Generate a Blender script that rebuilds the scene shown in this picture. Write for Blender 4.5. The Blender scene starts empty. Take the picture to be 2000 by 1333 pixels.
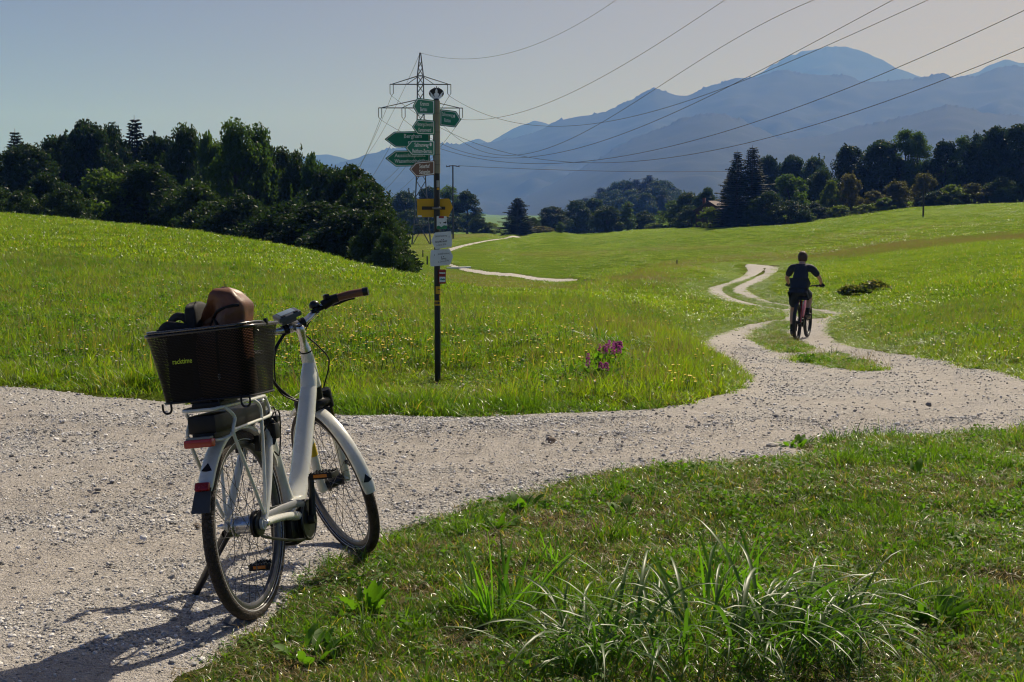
import bpy, bmesh, math, random
import numpy as np
from mathutils import Vector, Matrix

R = math.radians
rng = np.random.default_rng(11)
random.seed(11)
scene = bpy.context.scene
COL = scene.collection

# ------------------------------------------------------------------ camera
CAM_H, CAM_PITCH, FPX = 1.554, 0.0960151, 2891.6      # eye height (m), tilt (rad), focal length in photo pixels
cam_data = bpy.data.cameras.new("camera")
cam = bpy.data.objects.new("camera", cam_data)
COL.objects.link(cam)
cam.location = (0, 0, CAM_H)
cam.rotation_euler = (math.pi / 2 - CAM_PITCH, 0, 0)
cam_data.sensor_width = 36.0
cam_data.lens = FPX / 2000 * 36.0
cam_data.clip_start = 0.05
cam_data.clip_end = 60000
scene.camera = cam

# ------------------------------------------------------------------ sky, sun, exposure
SUN_DIR = Vector((0.50, 0.85, 1.0)).normalized()       # towards the sun
SUN_EL = math.asin(SUN_DIR.z)
SUN_AZ = math.atan2(SUN_DIR.x, SUN_DIR.y)              # clockwise from +Y
world = bpy.data.worlds.new("World")
scene.world = world
world.use_nodes = True
wn = world.node_tree
for n in list(wn.nodes):
    wn.nodes.remove(n)
w_out = wn.nodes.new("ShaderNodeOutputWorld")
w_bg = wn.nodes.new("ShaderNodeBackground")
w_sky = wn.nodes.new("ShaderNodeTexSky")
w_sky.sky_type = 'NISHITA'
w_sky.sun_disc = False
w_sky.sun_elevation = SUN_EL
w_sky.sun_rotation = SUN_AZ
w_sky.altitude = 600
w_sky.air_density = 0.06
w_sky.dust_density = 4.6
w_sky.ozone_density = 0.0
w_bg.inputs["Strength"].default_value = 0.060
wn.links.new(w_sky.outputs[0], w_bg.inputs["Color"])
wn.links.new(w_bg.outputs[0], w_out.inputs["Surface"])

sun_data = bpy.data.lights.new("sun", 'SUN')
sun_data.energy = 5.0
sun_data.angle = R(0.53)
sun_data.color = (1.0, 0.94, 0.93)
sun = bpy.data.objects.new("sun", sun_data)
COL.objects.link(sun)
sun.location = SUN_DIR * 60
sun.rotation_euler = (-SUN_DIR).to_track_quat('-Z', 'Y').to_euler()

scene.view_settings.view_transform = 'Standard'
scene.view_settings.look = 'None'
scene.view_settings.exposure = 0.13
scene.view_settings.gamma = 1.0
scene.view_settings.use_curve_mapping = False
scene.render.engine = 'CYCLES'
cy = scene.cycles
cy.max_bounces = 8
cy.diffuse_bounces = 3
cy.glossy_bounces = 3
cy.transmission_bounces = 4
cy.volume_bounces = 1
cy.transparent_max_bounces = 16
cy.caustics_reflective = False
cy.caustics_refractive = False
cy.use_denoising = True
cy.filter_width = 1.15
cy.sample_clamp_indirect = 6.0

# ------------------------------------------------------------------ picture <-> place
def ray(u, v):
    up = (666.5 - v) / FPX
    return np.array([(u - 1000) / FPX, math.cos(CAM_PITCH) + up * math.sin(CAM_PITCH), -math.sin(CAM_PITCH) + up * math.cos(CAM_PITCH)])

def at(u, v, Y):
    """the point of the place seen at (u, v) at Y metres ahead"""
    d = ray(u, v)
    t = Y / d[1]
    return np.array([d[0] * t, Y, CAM_H + d[2] * t])

# ------------------------------------------------------------------ naming
def tag(o, label=None, cat=None, group=None, kind=None):
    if label: o["label"] = label
    if cat: o["category"] = cat
    if group: o["group"] = group
    if kind: o["kind"] = kind
    return o

def empty(name, loc=(0, 0, 0), rz=0.0):
    o = bpy.data.objects.new(name, None)
    o.empty_display_size = 0.2
    o.location = loc
    o.rotation_euler = (0, 0, rz)
    COL.objects.link(o)
    return o

def mesh_obj(name, verts, faces, mat=None, parent=None, smooth=False, link=True):
    me = bpy.data.meshes.new(name)
    if isinstance(faces, np.ndarray):
        verts = np.asarray(verts, dtype=np.float32)
        k = faces.shape[1]
        me.vertices.add(len(verts)); me.vertices.foreach_set("co", verts.ravel())
        me.loops.add(faces.size); me.loops.foreach_set("vertex_index", faces.ravel().astype(np.int32))
        me.polygons.add(len(faces))
        me.polygons.foreach_set("loop_start", np.arange(0, faces.size, k, dtype=np.int32))
        me.polygons.foreach_set("loop_total", np.full(len(faces), k, dtype=np.int32))
        me.update(calc_edges=True)
        me.validate()
    else:
        me.from_pydata([tuple(map(float, v)) for v in verts], [], faces)
        me.update()
    if smooth:
        me.polygons.foreach_set("use_smooth", np.ones(len(me.polygons), dtype=bool))
    mats = mat if isinstance(mat, (list, tuple)) else [mat]
    for m in mats:
        if m: me.materials.append(m)
    o = bpy.data.objects.new(name, me)
    if parent: o.parent = parent
    if link: COL.objects.link(o)
    return o

# ------------------------------------------------------------------ materials
def nodes_of(name):
    m = bpy.data.materials.new(name)
    m.use_nodes = True
    nt = m.node_tree
    for n in list(nt.nodes):
        nt.nodes.remove(n)
    out = nt.nodes.new("ShaderNodeOutputMaterial")
    return m, nt, out

def link(nt, a, b):
    nt.links.new(a, b)

def noise(nt, scale, detail=3, rough=.55, vec=None, dim='3D'):
    n = nt.nodes.new("ShaderNodeTexNoise")
    n.inputs["Scale"].default_value = scale
    n.inputs["Detail"].default_value = detail
    n.inputs["Roughness"].default_value = rough
    if vec is not None: link(nt, vec, n.inputs["Vector"])
    return n

def ramp(nt, fac, stops):
    r = nt.nodes.new("ShaderNodeValToRGB")
    e = r.color_ramp.elements
    while len(e) < len(stops): e.new(0.5)
    for el, (p, c) in zip(e, stops):
        el.position = p
        el.color = (*c, 1) if len(c) == 3 else c
    link(nt, fac, r.inputs["Fac"])
    return r

def mix(nt, fac, a, b, mode='MIX'):
    m = nt.nodes.new("ShaderNodeMix")
    m.data_type = 'RGBA'
    m.blend_type = mode
    for sock, val in ((m.inputs[0], fac), (m.inputs[6], a), (m.inputs[7], b)):
        if isinstance(val, bpy.types.NodeSocket): link(nt, val, sock)
        elif isinstance(val, (int, float)): sock.default_value = val
        else: sock.default_value = (*val, 1)
    return m.outputs[2]

def math_node(nt, op, a, b=None, c=None, clamp=False):
    m = nt.nodes.new("ShaderNodeMath")
    m.operation = op
    m.use_clamp = clamp
    for i, val in enumerate((a, b, c)):
        if val is None: continue
        if isinstance(val, bpy.types.NodeSocket): link(nt, val, m.inputs[i])
        else: m.inputs[i].default_value = val
    return m.outputs[0]

def principled(nt, out, rough=.5, spec=.5, metal=0.0):
    p = nt.nodes.new("ShaderNodeBsdfPrincipled")
    p.inputs["Roughness"].default_value = rough
    p.inputs["Specular IOR Level"].default_value = spec
    p.inputs["Metallic"].default_value = metal
    link(nt, p.outputs[0], out.inputs["Surface"])
    return p

def bump(nt, height, strength=.3, dist=.01):
    b = nt.nodes.new("ShaderNodeBump")
    b.inputs["Strength"].default_value = strength
    b.inputs["Distance"].default_value = dist
    link(nt, height, b.inputs["Height"])
    return b.outputs[0]

_mats = {}
def M(name, col=(.5, .5, .5), rough=.5, metal=0.0, spec=.5, var=.12, scale=30.0, bmp=0.0, coat=0.0):
    """a simple painted/metal/plastic surface with a little uneven colour, gloss and relief"""
    if name in _mats: return _mats[name]
    m, nt, out = nodes_of(name)
    p = principled(nt, out, rough, spec, metal)
    tc = nt.nodes.new("ShaderNodeTexCoord")
    n = noise(nt, scale, 4, .6, tc.outputs["Object"])
    lo = tuple(c * (1 - var) for c in col); hi = tuple(min(1, c * (1 + var)) for c in col)
    r = ramp(nt, n.outputs["Fac"], [(.3, lo), (.7, hi)])
    link(nt, r.outputs[0], p.inputs["Base Color"])
    n2 = noise(nt, scale * 2.3, 3, .6, tc.outputs["Object"])
    rr = math_node(nt, 'MULTIPLY_ADD', n2.outputs["Fac"], .24, rough - .12, clamp=True)
    link(nt, rr, p.inputs["Roughness"])
    if bmp: link(nt, bump(nt, n2.outputs["Fac"], bmp, .004), p.inputs["Normal"])
    if coat:
        p.inputs["Coat Weight"].default_value = coat
        p.inputs["Coat Roughness"].default_value = .08
    _mats[name] = m
    return m

# ================================================================== TERRAIN
# (u, v, Y): ground seen at that place of the picture, Y metres ahead; (x, y, z, None): plain metres
_ctrl_px = [
 (-700, 745, 12.3), (-700, 600, 20), (-700, 480, 40), (-700, 410, 62),
 (0, 757, 12.1), (0, 600, 20), (0, 500, 33), (0, 450, 46), (0, 421, 62),
 (400, 790, 11.2), (400, 650, 17.5), (400, 550, 28), (400, 500, 41), (400, 463, 60),
 (600, 800, 10.9), (600, 640, 18.5), (600, 560, 30), (600, 497, 56),
 (800, 812, 10.65), (800, 700, 15.3), (800, 620, 23), (800, 571, 35), (800, 543, 47),
 (855, 757, 14.2),
 (1000, 812, 10.6), (1000, 700, 15.2), (1000, 640, 21), (1000, 595, 31), (1000, 571, 42),
 (1200, 802, 10.9), (1200, 700, 15.7), (1200, 640, 23), (1200, 600, 33), (1200, 565, 50), (1200, 548, 62),
 (1300, 540, 72), (1300, 522, 88),
 (1400, 775, 11.7), (1400, 697, 18.5), (1400, 657, 26.5), (1400, 605, 42), (1400, 567, 63), (1400, 532, 90), (1400, 517, 108),
 (1560, 860, 9.45), (1560, 740, 14.8), (1560, 668, 28.7), (1560, 605, 47), (1560, 560, 70), (1530, 519, 104),
 (1560, 505, 130), (1560, 480, 168), (1560, 437, 255),
 (1800, 850, 9.7), (1800, 760, 13), (1800, 700, 18), (1800, 620, 30), (1800, 560, 48), (1800, 500, 85), (1800, 480, 110), (1800, 450, 155), (1800, 405, 262),
 (2000, 836, 9.95), (2000, 744, 13.2), (2000, 650, 20), (2000, 560, 37), (2000, 500, 68), (2000, 470, 100), (2000, 430, 165), (2000, 396, 265),
 (2500, 800, 11), (2500, 600, 26), (2500, 480, 85), (2500, 385, 265),
 (1400, 503, 150), (1400, 475, 200), (1400, 444, 275), (1250, 450, 330), (1250, 500, 170),
]
_ctrl_m = []
for _x in (-9, -4, -1.2, 1.5, 4, 8):
    for _y in (-12, 0, 3.5, 5.4, 7.6):
        _ctrl_m.append((_x, _y, 0.0))
_ctrl_m += [(-.68, 6.36, -.03), (-30, -30, .4), (0, -30, .2), (30, -30, .3), (-60, -200, 1), (60, -200, 1), (-40, 5, .9), (40, 5, .3),
            (-300, -300, 2), (300, -300, 2), (-3000, -1000, 0), (3000, -1000, 0)]
def _polar(u, Y, z): _ctrl_m.append(((u - 1000) / FPX * Y, Y, z))
for _u, _Y, _z in [(0, 85, -.1), (0, 112, -2.2), (0, 150, -3.5), (-700, 90, .6), (-700, 150, -2),
                   (400, 85, -1.5), (400, 112, -3.5), (400, 150, -4.6), (600, 82, -2.8), (600, 112, -5), (600, 150, -6),
                   (800, 68, -3.0), (800, 105, -6.1), (800, 150, -6.4), (800, 220, -6.4), (800, 320, -6.4),
                   (1000, 62, -2.9), (1000, 105, -6.2), (1000, 150, -6.4), (1000, 210, -6.45), (1000, 260, -6.4), (1000, 325, -6.4),
                   (900, 320, -6.4), (950, 330, -6.4), (1050, 330, -6.3), (1100, 330, -6.1), (850, 330, -6.4), (900, 420, -8.6), (1100, 420, -8.4), (1150, 80, -4.0), (1150, 115, -6.1), (1150, 170, -6.3), (1150, 250, -6.2),
                   (1300, 112, -4.9), (1400, 128, -4.4),
                   (200, 260, -5), (200, 420, -8), (-700, 420, -6), (1000, 430, -9.5), (1400, 430, -6), (1800, 430, 1.0), (2300, 430, 3),
                   (600, 480, -10), (1000, 700, -17), (1250, 700, -13), (1250, 930, -6), (1250, 1250, -16), (900, 930, -20), (1600, 930, -10), (2000, 930, -6), (0, 930, -14),
                   (500, 2200, -30), (1000, 2200, -30), (1500, 2200, -28), (2200, 2200, -24), (-300, 2200, -28),
                   (0, 5500, -48), (1000, 5500, -48), (2000, 5500, -46), (-300, 15000, -70), (1000, 15000, -70), (2300, 15000, -70)]:
    _polar(_u, _Y, _z)
_P = np.array([at(*c) for c in _ctrl_px] + [np.array(c, float) for c in _ctrl_m])
_KX, _KY = 6.0, 6.0
def _warp(x, y):
    return np.stack([np.arcsinh(np.asarray(x) / _KX), np.arcsinh(np.asarray(y) / _KY)], -1)
_W = _warp(_P[:, 0], _P[:, 1])
def _tps(r2):
    return np.where(r2 > 1e-12, .5 * r2 * np.log(np.maximum(r2, 1e-12)), 0.0)
_n = len(_P)
_A = np.zeros((_n + 3, _n + 3))
_A[:_n, :_n] = _tps(((_W[:, None] - _W[None]) ** 2).sum(-1)) + np.eye(_n) * 2e-4
_A[:_n, _n] = 1; _A[:_n, _n + 1:] = _W
_A[_n:, :_n] = _A[:_n, _n:].T
# far control heights are large: solve for the sight-line slope near and the height far with one weight
_b = np.zeros(_n + 3); _b[:_n] = _P[:, 2]
_S = np.linalg.solve(_A, _b)
def terrain(x, y):
    x = np.asarray(x, float); y = np.asarray(y, float)
    sh = x.shape
    w = _warp(x.ravel(), y.ravel())
    o = np.empty(len(w))
    for i in range(0, len(w), 60000):
        c = w[i:i + 60000]
        r2 = (c[:, None, 0] - _W[None, :, 0]) ** 2 + (c[:, None, 1] - _W[None, :, 1]) ** 2
        o[i:i + 60000] = _tps(r2) @ _S[:_n] + _S[_n] + c @ _S[_n + 1:]
    return o.reshape(sh)

def ground_hit(u, v, ymin=3.0, ymax=480.0):
    d = ray(u, v)
    Y = np.geomspace(ymin, ymax, 900)
    X = d[0] / d[1] * Y; Z = CAM_H + d[2] / d[1] * Y
    f = Z - terrain(X, Y)
    k = np.argmax(f < 0) if (f < 0).any() else int(np.argmin(f))
    if k > 0 and f[k] < 0:
        t = f[k - 1] / (f[k - 1] - f[k])
        y = Y[k - 1] + t * (Y[k] - Y[k - 1])
    else:
        y = Y[k]
    return np.array([d[0] / d[1] * y, y])

def poly_ground(pts, ymin=3.0):
    return np.array([ground_hit(u, v, ymin) for u, v in pts])

def signed_dist(x, y, poly):
    """negative inside the polygon"""
    x = np.asarray(x, float).ravel(); y = np.asarray(y, float).ravel()
    best = np.full(x.shape, 1e18); inside = np.zeros(x.shape, bool)
    a = poly; b = np.roll(poly, -1, 0)
    for (x0, y0), (x1, y1) in zip(a, b):
        dx, dy = x1 - x0, y1 - y0
        L = dx * dx + dy * dy
        if L < 1e-12: continue
        t = np.clip(((x - x0) * dx + (y - y0) * dy) / L, 0, 1)
        best = np.minimum(best, (x - x0 - t * dx) ** 2 + (y - y0 - t * dy) ** 2)
        if abs(dy) > 1e-12:
            c = ((y0 > y) != (y1 > y)) & (x < dx * (y - y0) / dy + x0)
            inside ^= c
    d = np.sqrt(best)
    return np.where(inside, -d, d)

# ---- the gravel track: outlines read off the picture, laid on the ground
_far_edge = [(0, 757), (60, 759), (120, 765), (190, 776), (250, 780), (330, 786), (440, 795), (540, 801), (620, 809), (700, 814), (780, 812), (860, 816), (930, 817), (1000, 812),
             (1080, 808), (1150, 806), (1220, 803), (1290, 797), (1335, 791), (1370, 783), (1405, 773), (1432, 764), (1450, 752), (1455, 738), (1443, 723), (1428, 709), (1397, 697),
             (1380, 683), (1376, 670), (1389, 657), (1426, 644), (1463, 634), (1505, 627), (1529, 625), (1540, 618), (1527, 607), (1505, 604), (1463, 600),
             (1428, 593), (1395, 582), (1377, 570), (1384, 562), (1424, 552), (1450, 540), (1462, 528), (1457, 520)]
_right_edge = [(1525, 520), (1516, 530), (1494, 546), (1463, 559), (1458, 566), (1476, 578), (1505, 590), (1538, 595), (1582, 602), (1615, 606), (1648, 613), (1630, 624),
               (1616, 640), (1616, 655), (1630, 666), (1670, 679), (1725, 690), (1780, 695), (1804, 700), (1860, 710), (1880, 721), (1930, 722), (1972, 732), (2000, 744)]
_near_edge = [(2000, 836), (1944, 841), (1874, 847), (1790, 851), (1692, 856), (1620, 858), (1572, 862), (1548, 872), (1560, 884), (1540, 893), (1510, 898), (1440, 897), (1400, 903),
              (1300, 906), (1239, 911), (1142, 927), (1085, 939), (1062, 957), (1008, 968), (915, 985), (869, 1010), (785, 1030), (746, 1050), (690, 1078), (650, 1086), (628, 1102),
              (596, 1125), (565, 1162), (540, 1196), (508, 1217), (455, 1247), (428, 1275), (400, 1302), (350, 1335)]
_p = [np.array([[-26, 12.6]])] + [poly_ground(_far_edge)]
_cr = poly_ground(_right_edge)
TRACK = np.concatenate([np.array([[-26, 13.0], [-14, 12.4], [-7, 12.2]]), poly_ground(_far_edge), poly_ground([(1457, 518), (1495, 515.5), (1525, 518)]), _cr,
                        np.array([[9, 13.6], [14, 14.2], [26, 15]]), np.array([[26, 9.5], [12, 9.6], [5.2, 9.75]]), poly_ground(_near_edge),
                        np.array([[-1.2, 4.2], [-1.35, 3.2], [-1.6, 1.0], [-3, -3], [-26, -3]])])
ISLANDS = [poly_ground(p) for p in (
    [(1492, 523), (1487, 529), (1472, 540), (1446, 551), (1413, 561), (1409, 567), (1421, 578), (1446, 587), (1494, 599), (1539, 605), (1540, 598), (1494, 591), (1450, 579),
     (1432, 571), (1430, 565), (1448, 555), (1476, 541), (1494, 534), (1497, 524)],
    [(1545, 611), (1565, 607), (1581, 606), (1595, 609), (1624, 617), (1613, 622), (1582, 623), (1560, 619)],
    [(1507, 628), (1538, 627), (1545, 637), (1534, 653), (1551, 666), (1584, 687), (1571, 690), (1523, 690), (1490, 675), (1465, 661), (1474, 646), (1498, 639)],
    [(1573, 701), (1608, 694), (1644, 694), (1670, 705), (1701, 716), (1738, 724), (1696, 727), (1666, 723), (1635, 721), (1582, 710), (1551, 705)])]
FAR_TRACKS = [
    poly_ground([(872, 511), (881, 513), (910, 522), (964, 531), (1028, 538), (1124, 543), (1205, 547), (1205, 549.5), (1124, 549), (1028, 546), (945, 538), (894, 529), (865, 518), (846, 506), (850, 492),
                 (881, 483), (932, 472), (980, 465), (1022, 462), (1022, 464.5), (983, 468), (938, 476), (906, 484), (886, 491), (864, 500)], 108)]

def vnoise(x, y, f, seed=0):
    """cheap smooth noise in [-1, 1]"""
    r = np.random.default_rng(seed)
    s = np.zeros(np.shape(x))
    for i in range(6):
        a = r.uniform(0, 2 * np.pi); k = f * r.uniform(.6, 1.7); ph = r.uniform(0, 6.3)
        s = s + np.sin((x * math.cos(a) + y * math.sin(a)) * k * 6.283 + ph + 1.3 * np.sin((x * math.sin(a) - y * math.cos(a)) * k * 3.1 + ph * 2))
    return s / 4.2

def track_sd(x, y):
    x = np.asarray(x, float); sh = x.shape; y = np.asarray(y, float)
    xr, yr = x.ravel(), y.ravel()
    d = np.full(xr.shape, 50.0)
    m = (np.abs(xr) < 40) & (yr > -8) & (yr < 135)
    q = signed_dist(xr[m], yr[m], TRACK)
    for isl in ISLANDS:
        q = np.maximum(q, -signed_dist(xr[m], yr[m], isl))
    d[m] = q
    m2 = (yr > 90) & (yr < 420) & (np.abs(xr) < 80)
    for ft in FAR_TRACKS:
        d[m2] = np.minimum(d[m2], signed_dist(xr[m2], yr[m2], ft) + .5)
    d = d + .035 * vnoise(xr, yr, 1.3, 5) * np.clip(30 / np.maximum(yr, 8), .3, 1) + .02 * vnoise(xr, yr, 4.1, 6)
    return d.reshape(sh)

def roughness_of_ground(x, y, sd):
    near = np.clip(1.5 - np.abs(np.asarray(y)) / 80, 0, 1)
    z = (.035 * vnoise(x, y, .35, 1) + .02 * vnoise(x, y, 1.1, 2) + .012 * vnoise(x, y, 2.7, 3)) * near
    return z * np.clip(sd / .5, 0, 1)

def smooth01(t):
    t = np.clip(t, 0, 1)
    return t * t * (3 - 2 * t)

def ground_z(x, y, sd=None):
    """height of the finished meadow surface"""
    if sd is None: sd = track_sd(x, y)
    far = np.clip(np.asarray(y) / 60, .0, 1)
    bank = (.05 + .04 * far) * smooth01(sd / .6) * (np.abs(np.asarray(x)) < 60)
    cut = -.06 * smooth01(-sd / .15)
    return terrain(x, y) + roughness_of_ground(x, y, sd) + bank * .6 + cut

def grid_mesh(xs, ys):
    X, Y = np.meshgrid(xs, ys)
    nx, ny = len(xs), len(ys)
    i = np.arange(nx * ny).reshape(ny, nx)
    f = np.stack([i[:-1, :-1], i[:-1, 1:], i[1:, 1:], i[1:, :-1]], -1).reshape(-1, 4)
    return X, Y, f

# ================================================================== GROUND SURFACES
def attr(nt, name):
    a = nt.nodes.new("ShaderNodeAttribute")
    a.attribute_name = name
    return a

def meadow_material():
    m, nt, out = nodes_of("meadow")
    p = principled(nt, out, .9, .0)
    geo = nt.nodes.new("ShaderNodeNewGeometry")
    pos = geo.outputs["Position"]
    n1 = noise(nt, .035, 4, .6, pos); n2 = noise(nt, .45, 4, .65, pos); n3 = noise(nt, 5.5, 5, .7, pos)
    green = ramp(nt, n1.outputs["Fac"], [(.32, (.105, .190, .012)), (.5, (.135, .215, .015)), (.68, (.165, .235, .020))]).outputs[0]
    g2 = ramp(nt, n2.outputs["Fac"], [(.3, (.085, .165, .012)), (.7, (.180, .25, .022))]).outputs[0]
    c = mix(nt, .5, green, g2)
    g3 = ramp(nt, n3.outputs["Fac"], [(.30, (.055, .10, .008)), (.72, (.165, .215, .024))]).outputs[0]
    c = mix(nt, .42, c, g3)
    dry = attr(nt, "dry").outputs["Fac"]
    n4 = noise(nt, .9, 4, .7, pos)
    dcol = ramp(nt, n4.outputs["Fac"], [(.3, (.165, .165, .030)), (.7, (.24, .21, .060))]).outputs[0]
    c = mix(nt, dry, c, dcol)
    soil_shade = attr(nt, "soil_shade").outputs["Fac"]
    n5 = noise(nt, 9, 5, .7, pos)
    scol = ramp(nt, n5.outputs["Fac"], [(.3, (.026, .019, .010)), (.7, (.115, .085, .048))]).outputs[0]  # dark brown for bare earth and for painted shade under the verge grass
    sf = math_node(nt, 'MULTIPLY', soil_shade, math_node(nt, 'MULTIPLY_ADD', n5.outputs["Fac"], 1.2, .35, clamp=True), clamp=True)
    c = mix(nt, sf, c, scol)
    link(nt, c, p.inputs["Base Color"])
    n6 = noise(nt, 14, 5, .75, pos)
    h = math_node(nt, 'ADD', n6.outputs["Fac"], math_node(nt, 'MULTIPLY', n3.outputs["Fac"], 1.5))
    h = math_node(nt, 'ADD', h, math_node(nt, 'MULTIPLY', n2.outputs["Fac"], 3.0))
    link(nt, bump(nt, h, .9, .12), p.inputs["Normal"])
    return m

def gravel_material():
    m, nt, out = nodes_of("gravel")
    p = principled(nt, out, .8, .25)
    geo = nt.nodes.new("ShaderNodeNewGeometry")
    pos = geo.outputs["Position"]
    n1 = noise(nt, .55, 4, .6, pos); n2 = noise(nt, 6, 5, .7, pos)
    c = ramp(nt, n1.outputs["Fac"], [(.3, (.335, .298, .264)), (.7, (.51, .462, .415))]).outputs[0]
    c2 = ramp(nt, n2.outputs["Fac"], [(.3, (.25, .222, .197)), (.7, (.64, .585, .53))]).outputs[0]
    c = mix(nt, .5, c, c2)
    def stones(scale, amt):
        v = nt.nodes.new("ShaderNodeTexVoronoi")
        v.feature = 'F1'
        v.inputs["Scale"].default_value = scale
        link(nt, pos, v.inputs["Vector"])
        sep = nt.nodes.new("ShaderNodeSeparateColor")
        link(nt, v.outputs["Color"], sep.inputs[0])
        col = ramp(nt, sep.outputs[0], [(0, (.10, .095, .09)), (.3, (.27, .26, .25)), (.6, (.50, .465, .43)), (1, (.82, .79, .76))]).outputs[0]
        on = math_node(nt, 'GREATER_THAN', sep.outputs[1], amt)
        dome = math_node(nt, 'MULTIPLY', math_node(nt, 'SUBTRACT', .55, v.outputs["Distance"], clamp=True), on)
        return col, math_node(nt, 'MULTIPLY', on, math_node(nt, 'LESS_THAN', v.outputs["Distance"], .48)), dome
    co = attr(nt, "coarse").outputs["Fac"]
    c = mix(nt, math_node(nt, 'MULTIPLY', co, .6), c, mix(nt, n2.outputs["Fac"], (.30, .282, .265), (.60, .575, .55)))
    k = math_node(nt, 'MULTIPLY_ADD', co, .55, .45)
    col, on, d1 = stones(55, .40)
    c = mix(nt, math_node(nt, 'MULTIPLY', math_node(nt, 'MULTIPLY', on, .85), k), c, col)
    col2, on2, d2 = stones(130, .3)
    c = mix(nt, math_node(nt, 'MULTIPLY', math_node(nt, 'MULTIPLY', on2, .7), k), c, col2)
    d1 = math_node(nt, 'MULTIPLY', d1, k)
    link(nt, c, p.inputs["Base Color"])
    h = math_node(nt, 'ADD', math_node(nt, 'MULTIPLY', d1, 1.0), math_node(nt, 'MULTIPLY', d2, .5))
    n3 = noise(nt, 40, 5, .75, pos)
    h = math_node(nt, 'ADD', h, math_node(nt, 'MULTIPLY', n3.outputs["Fac"], .55))
    h = math_node(nt, 'ADD', h, math_node(nt, 'MULTIPLY', n2.outputs["Fac"], .9))
    link(nt, bump(nt, h, 1.0, .034), p.inputs["Normal"])
    return m

MEADOW = meadow_material()
GRAVEL = gravel_material()

def project(x, y, z):
    z = z - CAM_H
    d = y * math.cos(CAM_PITCH) - z * math.sin(CAM_PITCH)
    d = np.where(np.abs(d) < .3, .3, d)
    return 1000 + FPX * x / d, 666.5 - FPX * (y * math.sin(CAM_PITCH) + z * math.cos(CAM_PITCH)) / d

def polyline_dist(x, y, pts):
    best = np.full(np.shape(x), 1e9)
    for (x0, y0), (x1, y1) in zip(pts[:-1], pts[1:]):
        dx, dy = x1 - x0, y1 - y0
        t = np.clip(((x - x0) * dx + (y - y0) * dy) / (dx * dx + dy * dy + 1e-9), 0, 1)
        best = np.minimum(best, np.hypot(x - x0 - t * dx, y - y0 - t * dy))
    return best

DRY_LINE = poly_ground([(1420, 508), (1560, 496), (1700, 487), (1850, 478), (2000, 466), (2300, 450)], 60)
DRY_LINE2 = poly_ground([(1010, 497), (1200, 492), (1400, 486), (1560, 472), (1800, 447)], 112)
VALLEY = poly_ground([(790, 548), (860, 522), (930, 538), (1030, 550), (1160, 552), (1200, 560), (1000, 590), (800, 560)], 90)
BROWN = poly_ground([(780, 505), (815, 470), (770, 448), (900, 449), (1010, 458), (900, 470), (860, 488), (800, 512)], 112)
SOIL_SPOTS = [(*ground_hit(u, v), r) for u, v, r in [(1060, 1045, .34), (960, 1075, .25), (1150, 1035, .26), (1700, 955, .30), (1800, 985, .26), (1900, 965, .25), (850, 1085, .22), (1020, 1140, .22),
                                                     (820, 1170, .2), (1130, 1075, .25), (1240, 1015, .18), (1480, 960, .18), (560, 1330, .25), (900, 1250, .22), (720, 1120, .16), (1350, 985, .15), (1960, 1160, .2)]]

def dryness(x, y):
    x = np.asarray(x, float); y = np.asarray(y, float)
    d = np.zeros(x.shape)
    m = (y > 60) & (y < 420)
    xm, ym = x[m], y[m]
    v = .55 * np.exp(-(polyline_dist(xm, ym, DRY_LINE) / (.055 * ym)) ** 2)
    v = np.maximum(v, .35 * np.exp(-(polyline_dist(xm, ym, DRY_LINE2) / 7.0) ** 2))
    v = np.maximum(v, .5 * smooth01(-signed_dist(xm, ym, VALLEY) / 3 + .3))
    v = np.maximum(v, .55 * smooth01(-signed_dist(xm, ym, BROWN) / 10 + .4))
    d[m] = v
    return np.clip(d + .12 * vnoise(x, y, .05, 9) * (d > .02), 0, 1)

def soil_shade_mask(x, y, sd):
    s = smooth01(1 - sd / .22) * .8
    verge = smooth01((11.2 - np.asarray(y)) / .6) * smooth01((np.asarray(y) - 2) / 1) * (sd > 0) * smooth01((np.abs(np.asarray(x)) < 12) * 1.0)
    s = np.maximum(s, .62 * verge)  # shade among the blades painted into the verge ground, with brown thatch and soil
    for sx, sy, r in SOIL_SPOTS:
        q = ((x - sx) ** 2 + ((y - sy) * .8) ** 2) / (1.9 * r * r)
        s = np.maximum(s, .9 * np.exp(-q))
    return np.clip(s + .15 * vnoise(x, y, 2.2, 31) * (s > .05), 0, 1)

def set_attr(o, name, vals):
    a = o.data.attributes.new(name, 'FLOAT', 'POINT')
    a.data.foreach_set("value", np.asarray(vals, np.float32).ravel())

xs = 4.0 * np.sinh(np.arange(-8.5, 8.501, .034))
ys = 5.0 * np.sinh(np.arange(-4.2, 8.75, .021))
X, Y, F = grid_mesh(xs, ys)
SD = track_sd(X, Y)
Z = ground_z(X, Y, SD)
ground = mesh_obj("ground", np.stack([X, Y, Z], -1).reshape(-1, 3), F, MEADOW, smooth=True)
tag(ground, "rolling green meadow around the gravel track, rising to a grassy hill", None, None, "structure")
set_attr(ground, "dry", dryness(X, Y))
set_attr(ground, "soil_shade", soil_shade_mask(X, Y, SD))

LANES = [poly_ground(p) for p in (
    [(1530, 640), (1440, 655), (1405, 675), (1420, 700), (1462, 730), (1462, 760), (1400, 795), (1300, 822), (1000, 850), (700, 858), (400, 850), (0, 825)],
    [(1600, 612), (1590, 640), (1605, 665), (1680, 695), (1800, 722), (1880, 750), (1840, 790), (1650, 828), (1400, 868), (1100, 900), (850, 945), (560, 1010), (250, 1075), (0, 1120)],
    [(2000, 790), (1800, 812), (1500, 835), (1150, 862), (850, 890), (500, 930), (0, 985)])]

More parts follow.
